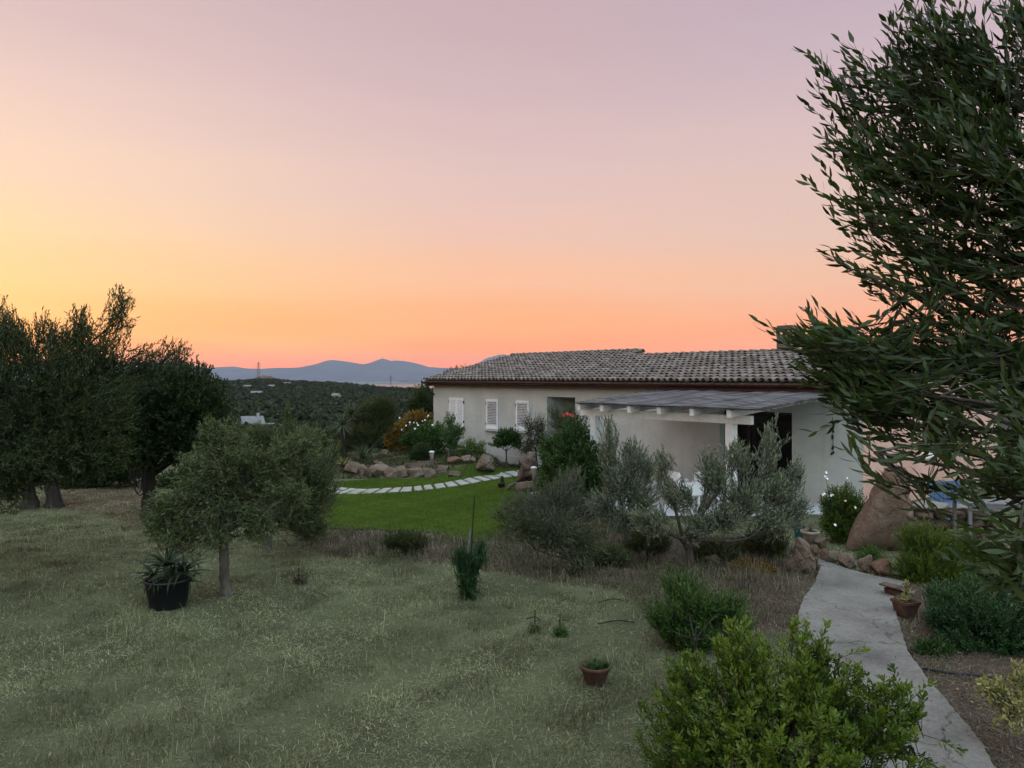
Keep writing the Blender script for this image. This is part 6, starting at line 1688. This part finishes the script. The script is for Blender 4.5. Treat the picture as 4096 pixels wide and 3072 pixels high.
def dry_grass():
    rng = rng_of(301); acc = Acc()
    n = 860000
    # even share of blades over the distances as they are seen
    u = rng.uniform(0, 1, n)
    a, b = 4.3 ** .72, 34 ** .72
    y = (a + (b - a) * u) ** (1 / .72)
    x = rng.uniform(-.95, .82, n) * (y + .6)
    d = sdist(LAWN, x, y) + .12 * wob(x, y, 2.0)
    keep = (d > 0.02) & (sdist(PATH, x, y) > rng.normal(.03, .04, n)) & ~in_pergola(x, y)
    soil = np.zeros(n)
    for poly in SOILS[:2]:
        soil = np.maximum(soil, 1 - sstep(-.2, .35, sdist(poly, x, y) + .22 * wob(x, y, 1.1, 2) + .1 * wob(x, y, 4.1, 1)))
    bed = sstep(24.0, 24.6, y) * sstep(-8, -7, x) * (1 - sstep(2.5, 3.0, x))
    keep &= rng.uniform(0, 1, n) > .9 * np.maximum(soil, bed)
    p1, p2 = patch(x, y, .7, 1), patch(x, y, 2.6, 5)
    keep &= rng.uniform(0, 1, n) < .30 + .85 * p2 * (.55 + .5 * p1)
    x, y, p1, p2 = x[keep], y[keep], p1[keep], p2[keep]
    n = len(x)
    z = gz(x, y) + .012 * wob(x, y, 1.3) - .004
    k = np.clip(y / 6, .8, 4) ** .62
    straw = rng.uniform(0, 1, n) < .68
    L = np.where(straw, rng.uniform(.03, .10, n), rng.uniform(.015, .045, n) * (.6 + .9 * p2)) * k ** .5
    W = rng.uniform(.0030, .0056, n) * k
    lean = np.where(straw, rng.uniform(1.05, 1.52, n), rng.uniform(.2, 1.1, n))
    p3 = patch(x, y, .33, 21)
    warm = np.exp(-((x + 5.1) / 1.7) ** 2 - ((y - 7.6) / 1.1) ** 2)
    tint = np.clip(.05 + .50 * p1 + .24 * p3 + .16 * warm + rng.normal(0, .20, n) + .10 * straw - .10 * (p2 - .5), 0, .9)
    blades(acc, rng, x, y, z, L, W, lean, tint)
    # tufts that stand above the mown carpet, some green, some rusty
    m = 1900
    cy = 4.6 + rng.uniform(0, 1, m) ** 1.2 * 13; cx = rng.uniform(-.78, .6, m) * cy
    k_ = (sdist(LAWN, cx, cy) > .2) & (sdist(PATH, cx, cy) > .2) & ~in_pergola(cx, cy) & (patch(cx, cy, .9, 17) > .38)
    cx, cy = cx[k_], cy[k_]; i = np.repeat(np.arange(len(cx)), 70); m = len(i)
    sz = rng.uniform(.05, .17, len(cx))
    r = rng.normal(0, 1, (m, 2)) * sz[i][:, None]; x, y = cx[i] + r[:, 0], cy[i] + r[:, 1]
    tc_ = rng.choice([.02, .12, .5], len(cx), p=[.45, .35, .2])
    blades(acc, rng, x, y, gz(x, y) - .004, sz[i] * rng.uniform(.3, .9, m), rng.uniform(.003, .006, m) * np.clip(y / 7, .8, 2) ** .6, rng.uniform(.1, 1.2, m), np.clip(tc_[i] + rng.normal(0, .10, m), 0, 1))
    # taller seed stalks
    m = 4500
    y = 4.6 + rng.uniform(0, 1, m) ** 1.3 * 14; x = rng.uniform(-.75, .6, m) * y
    keep = (sdist(LAWN, x, y) > .1) & (sdist(PATH, x, y) > .1) & (patch(x, y, 1.1, 9) > .62) & ~in_pergola(x, y)
    x, y = x[keep], y[keep]; m = len(x)
    blades(acc, rng, x, y, gz(x, y), rng.uniform(.08, .2, m), rng.uniform(.003, .005, m) * np.clip(y / 7, 1, 3) ** .6, rng.uniform(.05, .5, m), np.clip(rng.normal(.72, .15, m), 0, 1))
    tag(acc.build('dry_grass', M['grass']), kind='stuff')
dry_grass()
def lawn_grass():
    rng = rng_of(303); acc = Acc(); n = 420000
    lo, hi = LAWN.min(0), LAWN.max(0)
    x = rng.uniform(lo[0], hi[0], n); y = rng.uniform(lo[1], hi[1], n)
    keep = (sdist(LAWN, x, y) + .12 * wob(x, y, 2.0) < rng.normal(0, .05, n)) & ~in_pergola(x, y)
    sl = [np.array([ground_pt(*q)[:2] for q in (SU[i], SU[i + 1], SL[i + 1], SL[i])]) for i in range(len(SU) - 1)]
    for s in sl:
        c = s.mean(0); keep &= sdist(c + (s - c) * .94, x, y) > -.005
    x, y = x[keep], y[keep]; n = len(x)
    p = patch(x, y, 1.3, 4)
    z = gz(x, y) + .012 * wob(x, y, 1.3) + .028
    blades(acc, rng, x, y, z, rng.uniform(.02, .05, n) * (.8 + .4 * p), rng.uniform(.006, .011, n), rng.uniform(.05, .9, n), np.clip(.18 + .34 * p + .28 * patch(x, y, .5, 14) + rng.normal(0, .17, n), 0, 1))
    tag(acc.build('lawn_grass', M['turf']), kind='stuff')
lawn_grass()
def weeds():
    """dry brown weeds between lawn, olives and path; straw litter on the bare soil"""
    rng = rng_of(305); acc = Acc()
    for poly, nclump, per, hl in ((SOILS[1], 900, 42, (.04, .27)), (SOILS[3], 40, 40, (.05, .15))):
        lo, hi = poly.min(0), poly.max(0)
        cx = rng.uniform(lo[0], hi[0], nclump * 4); cy = rng.uniform(lo[1], hi[1], nclump * 4)
        k = (sdist(poly, cx, cy) < .15) & (sdist(PATH, cx, cy) > .12) & ~in_pergola(cx, cy)
        cx, cy = cx[k][:nclump], cy[k][:nclump]
        hc = rng.uniform(hl[0], hl[1], len(cx)) * (.6 + .9 * patch(cx, cy, 1.0, 7)) * np.where(cy > 9.6, 1, .55)
        tc_ = np.clip(rng.normal(.38, .26, len(cx)), 0, 1)
        i = np.repeat(np.arange(len(cx)), per); n = len(i)
        r = rng.normal(0, .13, (n, 2))
        x, y = cx[i] + r[:, 0], cy[i] + r[:, 1]
        lean = np.clip(np.abs(rng.normal(.75, .5, n)), .02, 1.45)
        blades(acc, rng, x, y, gz(x, y) - .01, hc[i] * rng.uniform(.4, 1.15, n), rng.uniform(.004, .008, n) * np.clip(y / 10, .8, 1.5), lean, np.clip(tc_[i] + rng.normal(0, .18, n), 0, 1))
    n = 60000
    lo, hi = SOILS[0].min(0), SOILS[0].max(0)
    x = rng.uniform(lo[0], min(hi[0], 12), n); y = rng.uniform(lo[1], hi[1], n)
    poly2 = SOILS[1]
    x2 = rng.uniform(poly2.min(0)[0], poly2.max(0)[0], 50000); y2 = rng.uniform(poly2.min(0)[1], poly2.max(0)[1], 50000)
    k = (sdist(SOILS[0], x, y) < .1) & (sdist(PATH, x, y) > .0); k2 = (sdist(poly2, x2, y2) < .2) & (sdist(PATH, x2, y2) > .02) & ~in_pergola(x2, y2)
    x, y = np.concatenate([x[k], x2[k2]]), np.concatenate([y[k], y2[k2]]); n = len(x)
    blades(acc, rng, x, y, gz(x, y) + .004, rng.uniform(.04, .16, n), rng.uniform(.003, .006, n), rng.uniform(1.1, 1.54, n), np.clip(rng.normal(.42, .26, n), 0, 1))
    tag(acc.build('dry_weeds', M['dry']), kind='stuff')
    # grey-green low herbs among the dry stalks
    acc = Acc(); m = 900
    lo, hi = poly2.min(0), poly2.max(0)
    cx = rng.uniform(lo[0], hi[0], m); cy = rng.uniform(lo[1], hi[1], m)
    k = (sdist(poly2, cx, cy) < .3) & (sdist(PATH, cx, cy) > .15) & ~in_pergola(cx, cy) & (patch(cx, cy, .8, 11) > .45)
    cx, cy = cx[k], cy[k]; i = np.repeat(np.arange(len(cx)), 60); n = len(i)
    r = rng.normal(0, .14, (n, 2)); x, y = cx[i] + r[:, 0], cy[i] + r[:, 1]
    blades(acc, rng, x, y, gz(x, y) + rng.uniform(0, .14, n), rng.uniform(.03, .10, n), rng.uniform(.007, .014, n), rng.uniform(.2, 1.4, n), np.clip(rng.normal(.4, .2, n), 0, 1))
    tag(acc.build('low_herbs', M['wispy']), kind='stuff')
weeds()
def leaf_litter():
    rng = rng_of(313); acc = Acc(); n = 5200
    y = 4.4 + rng.uniform(0, 1, n) ** 1.5 * 13; x = rng.uniform(-.75, .78, n) * y
    d = sdist(PATH, x, y)
    k = ~in_pergola(x, y) & (sdist(LAWN, x, y) > .1) & ((d > 0) | (rng.uniform(0, 1, n) < np.exp(d * 7) * .9 + .06))
    k &= (d < 1.2) | (rng.uniform(0, 1, n) < .35)
    x, y, d = x[k], y[k], d[k]; n = len(x)
    az_ = rng.uniform(0, 6.283, n)
    dr = np.stack([np.cos(az_), np.sin(az_), rng.normal(0, .18, n)], -1); dr = unit(dr)
    side = unit(np.cross(dr, np.array([0, 0, 1.0]) + .35 * rng.normal(size=(n, 3))))
    base = np.stack([x, y, gz(x, y) + np.where(d < 0, .058, .02) + rng.uniform(0, .012, n)], -1)
    V, q, t, ti = leaf_arrays(base, dr, side, rng.uniform(.025, .06, n), rng.uniform(.009, .02, n), np.clip(rng.normal(.45, .25, n), 0, 1), rng.normal(.0, .12, n), 'ovate', 2)
    acc.add(V, q, t, ti)
    tag(acc.build('leaf_litter', M['dry']), kind='stuff')
leaf_litter()
def bed_cover():
    """dark creeping plants of the planting bed and along the house foot"""
    rng = rng_of(307); acc = Acc(); n = 42000
    x = rng.uniform(-8, 3.0, n); y = rng.uniform(24.2, 34, n)
    k = ~in_pergola(x, y) & (patch(x, y, .9, 2) > .38) & (sdist(LAWN, x, y) > .1)
    x, y = x[k], y[k]; n = len(x)
    blades(acc, rng, x, y, gz(x, y), rng.uniform(.06, .2, n), rng.uniform(.015, .03, n), rng.uniform(.3, 1.3, n), np.clip(rng.normal(.4, .22, n), 0, 1))
    tag(acc.build('creeping_plants', M['feathery']), kind='stuff')
bed_cover()

# ------------------------------------------------------------------ scrub over the valley and the ridge
M['scrub'] = leaf_mat('scrub', (.016, .022, .011), (.030, .038, .019), (.058, .062, .034), rough=.8, spec=.08, trans=0)
def scrub():
    rng = rng_of(309); acc = Acc()
    for (D0, D1, n, per, r0, r1, px0, px1) in ((46, 240, 5200, 40, .7, 1.7, -900, 3000), (240, 1240, 21000, 20, 1.6, 3.6, -700, 2700)):
        y = np.sqrt(rng.uniform(D0 ** 2, D1 ** 2, n)) if D0 > 200 else D0 * (D1 / D0) ** rng.uniform(0, 1, n) ** .75
        x = (rng.uniform(px0, px1, n) - HX) / FPX * y
        clear = wob(x * .02, y * .012, 1.0, 3) + .5 * wob(x * .06, y * .03, 1.0, 8)
        k = clear < .72
        px = HX + FPX * x / y
        k &= ~((np.abs(px - 1050) < 45) & (y > 1090) & (y < 1240))
        k &= ~((np.abs(px - 1030) < 75) & (y > 158) & (y < 180))
        x, y = x[k], y[k]; n = len(x)
        r = rng.uniform(r0, r1, n) * (1 + .5 * (rng.uniform(0, 1, n) < .06))
        tint = np.clip(rng.normal(.42, .2, n), 0, 1)
        i = np.repeat(np.arange(n), per); m = len(i)
        d = rand_dirs(rng, m); d[:, 2] = np.abs(d[:, 2])
        c = np.stack([x, y, gz(x, y) + r * .1], -1)[i] + d * (r[i] * rng.uniform(.6, 1.0, m))[:, None] * np.array([1, 1, .72])
        dd = unit(d + .9 * rng.normal(size=(m, 3))); side = unit(np.cross(dd, rng.normal(size=(m, 3))))
        s = r[i] * rng.uniform(.45, .85, m)
        V, q, t, ti = leaf_arrays(c - dd * s[:, None] * .5, dd, side, s, s * .8, np.clip(tint[i] + rng.normal(0, .14, m), 0, 1), np.zeros(m), seg=1)
        acc.add(V, q, t, ti)
    tag(acc.build('scrub', M['scrub']), kind='stuff')
scrub()

# ------------------------------------------------------------------ far things: outcrop, houses, pylons, masts, town
boulder('flat-topped rocky outcrop on the far ridge under the pylon', [(1000, 1530), (1012, 1519), (1028, 1510), (1040, 1503), (1062, 1504), (1085, 1504), (1089, 1512), (1100, 1518), (1120, 1532)], 1135, 14, M['rock_dark'], 21, amp=1.6, name='rocky_outcrop', cat='outcrop')
M['far_white'] = noise_mat('far_whitewash', [(0.3, (.22, .22, .22)), (0.7, (.34, .34, .33))], .4, .9, 0)
M['far_tan'] = noise_mat('far_tan_wall', [(0.3, (.24, .21, .17)), (0.7, (.31, .27, .22))], .4, .9, 0)
M['far_roof'] = noise_mat('far_roof', [(0.3, (.17, .13, .11)), (0.7, (.25, .20, .17))], .8, .9, 0)
M['grey_roof'] = noise_mat('far_grey_roof', [(0.3, (.13, .13, .13)), (0.7, (.21, .205, .20))], 1.2, .9, .2)
def far_house(px, py, w, d, h, rh, rz, label, wall, roof, chimney=False, windows=2, name='farmhouse', D=None):
    b = ground_pt(px, py) if D is None else on_ground(px, D)
    e = empty(name, tuple(b), label, 'house', rz=rz)
    g = G(); g.box((0, 0, h / 2 - .5), (w, d, h + 1)); 
    if rh > 0:
        g.add([(-w / 2, -d / 2, h), (-w / 2, d / 2, h), (-w / 2, 0, h + rh * .94)], [(0, 1, 2)]); g.add([(w / 2, -d / 2, h), (w / 2, d / 2, h), (w / 2, 0, h + rh * .94)], [(0, 2, 1)])
    g.build('wall', wall, e)
    o = .35
    g = G()
    if rh > 0:
        k = rh / (d / 2); zl = h - o * k + .03
        top = [(-w / 2 - o, -d / 2 - o, zl), (w / 2 + o, -d / 2 - o, zl), (w / 2 + o, 0, h + rh + .03), (-w / 2 - o, 0, h + rh + .03), (w / 2 + o, d / 2 + o, zl), (-w / 2 - o, d / 2 + o, zl)]
        low = [(x, y, z - .18) for x, y, z in top]
        g.add(top + low, [(0, 1, 2, 3), (3, 2, 4, 5), (6, 9, 8, 7), (9, 11, 10, 8), (0, 6, 7, 1), (1, 7, 8, 2), (2, 8, 10, 4), (4, 10, 11, 5), (5, 11, 9, 3), (3, 9, 6, 0)])
    else:
        g.box((0, 0, h + .1), (w + .5, d + .5, .2))
    r = g.build('roof', roof, e)
    if chimney:
        g = G(); g.box((w * .3, -.3, h + rh + .1), (.6, .6, 1.2)); g.build('chimney', M['far_white'], r).parent = r
    for k in range(windows):
        g = G(); g.box((-w / 2 + (k + .7) * w / (windows + .4), -d / 2 - .02, h * .55), (1.0, .06, 1.2)); g.build('window', M['dark_open'], e)
    return e
far_house(1026, 1581, 9.5, 6, 2.6, 1.5, .25, 'long white farmhouse in the middle of the valley', M['far_white'], M['grey_roof'])
far_house(1345, 1594, 5.8, 5.5, 2.8, 1.5, -.3, 'small tan house with a hipped look in the scrub right of centre', M['far_tan'], M['far_roof'])
far_house(1086, 1553, 6, 5, 2.6, 1.2, .4, 'small white house on the slope below the ridge', M['far_white'], M['grey_roof'])
far_house(1148, 1541, 9, 5, 2.2, .9, 0, 'low pale house near the ridge line right of the outcrop', M['far_white'], M['far_roof'])
far_house(990, 1551, 8, 5, 2.2, 1, .1, 'low pale house at the foot of the ridge left of the white one', M['far_white'], M['far_roof'])
far_house(1180, 1588, 12, 2, 1.0, 0, .05, 'low pale stone enclosure among the far scrub', M['far_tan'], M['far_tan'], windows=0, name='stone_enclosure')
far_house(1008, 0, 4.2, 4.4, 2.0, 1.3, .5, 'nearest valley house with pale tiled roof half hidden by trees', M['far_white'], M['grey_roof'], True, D=165)
far_house(1062, 0, 3.2, 3.0, 1.5, 0, .2, 'flat-roofed white annex beside the nearest valley house', M['far_white'], M['grey_roof'], windows=1, name='annex', D=163)
M['pylon'] = noise_mat('pylon_steel', [(0.3, (.09, .085, .085)), (0.7, (.12, .115, .115))], 1, .7, 0)
def pylon(px, D, ytop, label):
    b = on_ground(px, D); h = z_px(ytop, D) - b[2]
    e = empty('pylon', tuple(b), label, 'pylon', 'electricity pylons')
    g = G(); bw, tw = h * .085, h * .018
    cor = lambda f: [(sx * (bw * (1 - f) + tw * f), sy * (bw * (1 - f) + tw * f), h * f) for sx, sy in ((-1, -1), (1, -1), (1, 1), (-1, 1))]
    lv = [0, .18, .34, .48, .6, .7, .79, .87, .94, 1.0]; r = h * .0055
    for a, b_ in zip(lv[:-1], lv[1:]):
        A, B = cor(a), cor(b_)
        for k in range(4):
            g.tube([A[k], B[k]], r, 4); g.tube([A[k], B[(k + 1) % 4]], r * .7, 4); g.tube([B[k], B[(k + 1) % 4]], r * .7, 4)
    g.build('lattice', M['pylon'], e)
    for f, wd in ((.74, .17), (.85, .13), (.95, .10)):
        g = G(); g.tube([(-h * wd, 0, h * f), (0, 0, h * f + h * .015), (h * wd, 0, h * f)], r, 4); g.tube([(-h * wd, 0, h * f), (0, 0, h * f - h * .02), (h * wd, 0, h * f)], r, 4)
        for s_ in (-1, 1): g.tube([(s_ * h * wd, 0, h * f), (s_ * h * wd, 0, h * (f - .035))], r * .8, 4)
        g.build('cross_arm', M['pylon'], e)
pylon(1034, 1210, 1449, 'lattice pylon rising above the rocky outcrop')
pylon(1563, 1180, 1502, 'lattice pylon standing before the bay, left of the house')
for px, yt, yb_, lab in ((1526, 1424, 1436, 'tall antenna mast on the highest mountain top'), (1532, 1428, 1436, 'shorter antenna mast next to the tallest one'), (1578, 1433, 1443, 'lone antenna mast on the shoulder right of the summit')):
    D = 16000
    o = P(px, yb_ + 2, D); g = G(); g.tube([o, P(px, yt, D)], [5, 2.5], 6)
    tag(g.build('antenna_mast', M['pylon'], origin=tuple(float(v) for v in o)), lab, 'mast')
def town():
    rng = rng_of(311); g = G()
    for k in range(420):
        D = rng.uniform(10600, 14800); px = rng.normal(1480, 150) if k % 3 else rng.uniform(1000, 1720)
        x = (px - HX) / FPX * D; z = float(gz(x, D)); w = rng.uniform(20, 90) * (2.2 if rng.random() < .12 else 1); h = rng.uniform(7, 15)
        g.box((x, D, z + h / 2), (w, rng.uniform(20, 60), h), Matrix.Rotation(rng.uniform(-.5, .5), 3, 'Z'))
    tag(g.build('town', M['far_white']), kind='stuff')
town()
# ================================================================== haze: the evening air over the valley
hm = bpy.data.materials.new('evening_air'); hm.use_nodes = True
hn, hl = hm.node_tree.nodes, hm.node_tree.links
hn.clear()
ho = hn.new('ShaderNodeOutputMaterial'); hv = hn.new('ShaderNodeVolumePrincipled')
hv.inputs['Color'].default_value = (.58, .63, .74, 1)
hv.inputs['Density'].default_value = 3.7e-5
hv.inputs['Anisotropy'].default_value = 0.0
hl.new(hv.outputs[0], ho.inputs['Volume'])
g = G(); g.box((0, 0, 225), (43000, 43000, 690))
hz = g.build('haze', hm)
tag(hz, kind='stuff')
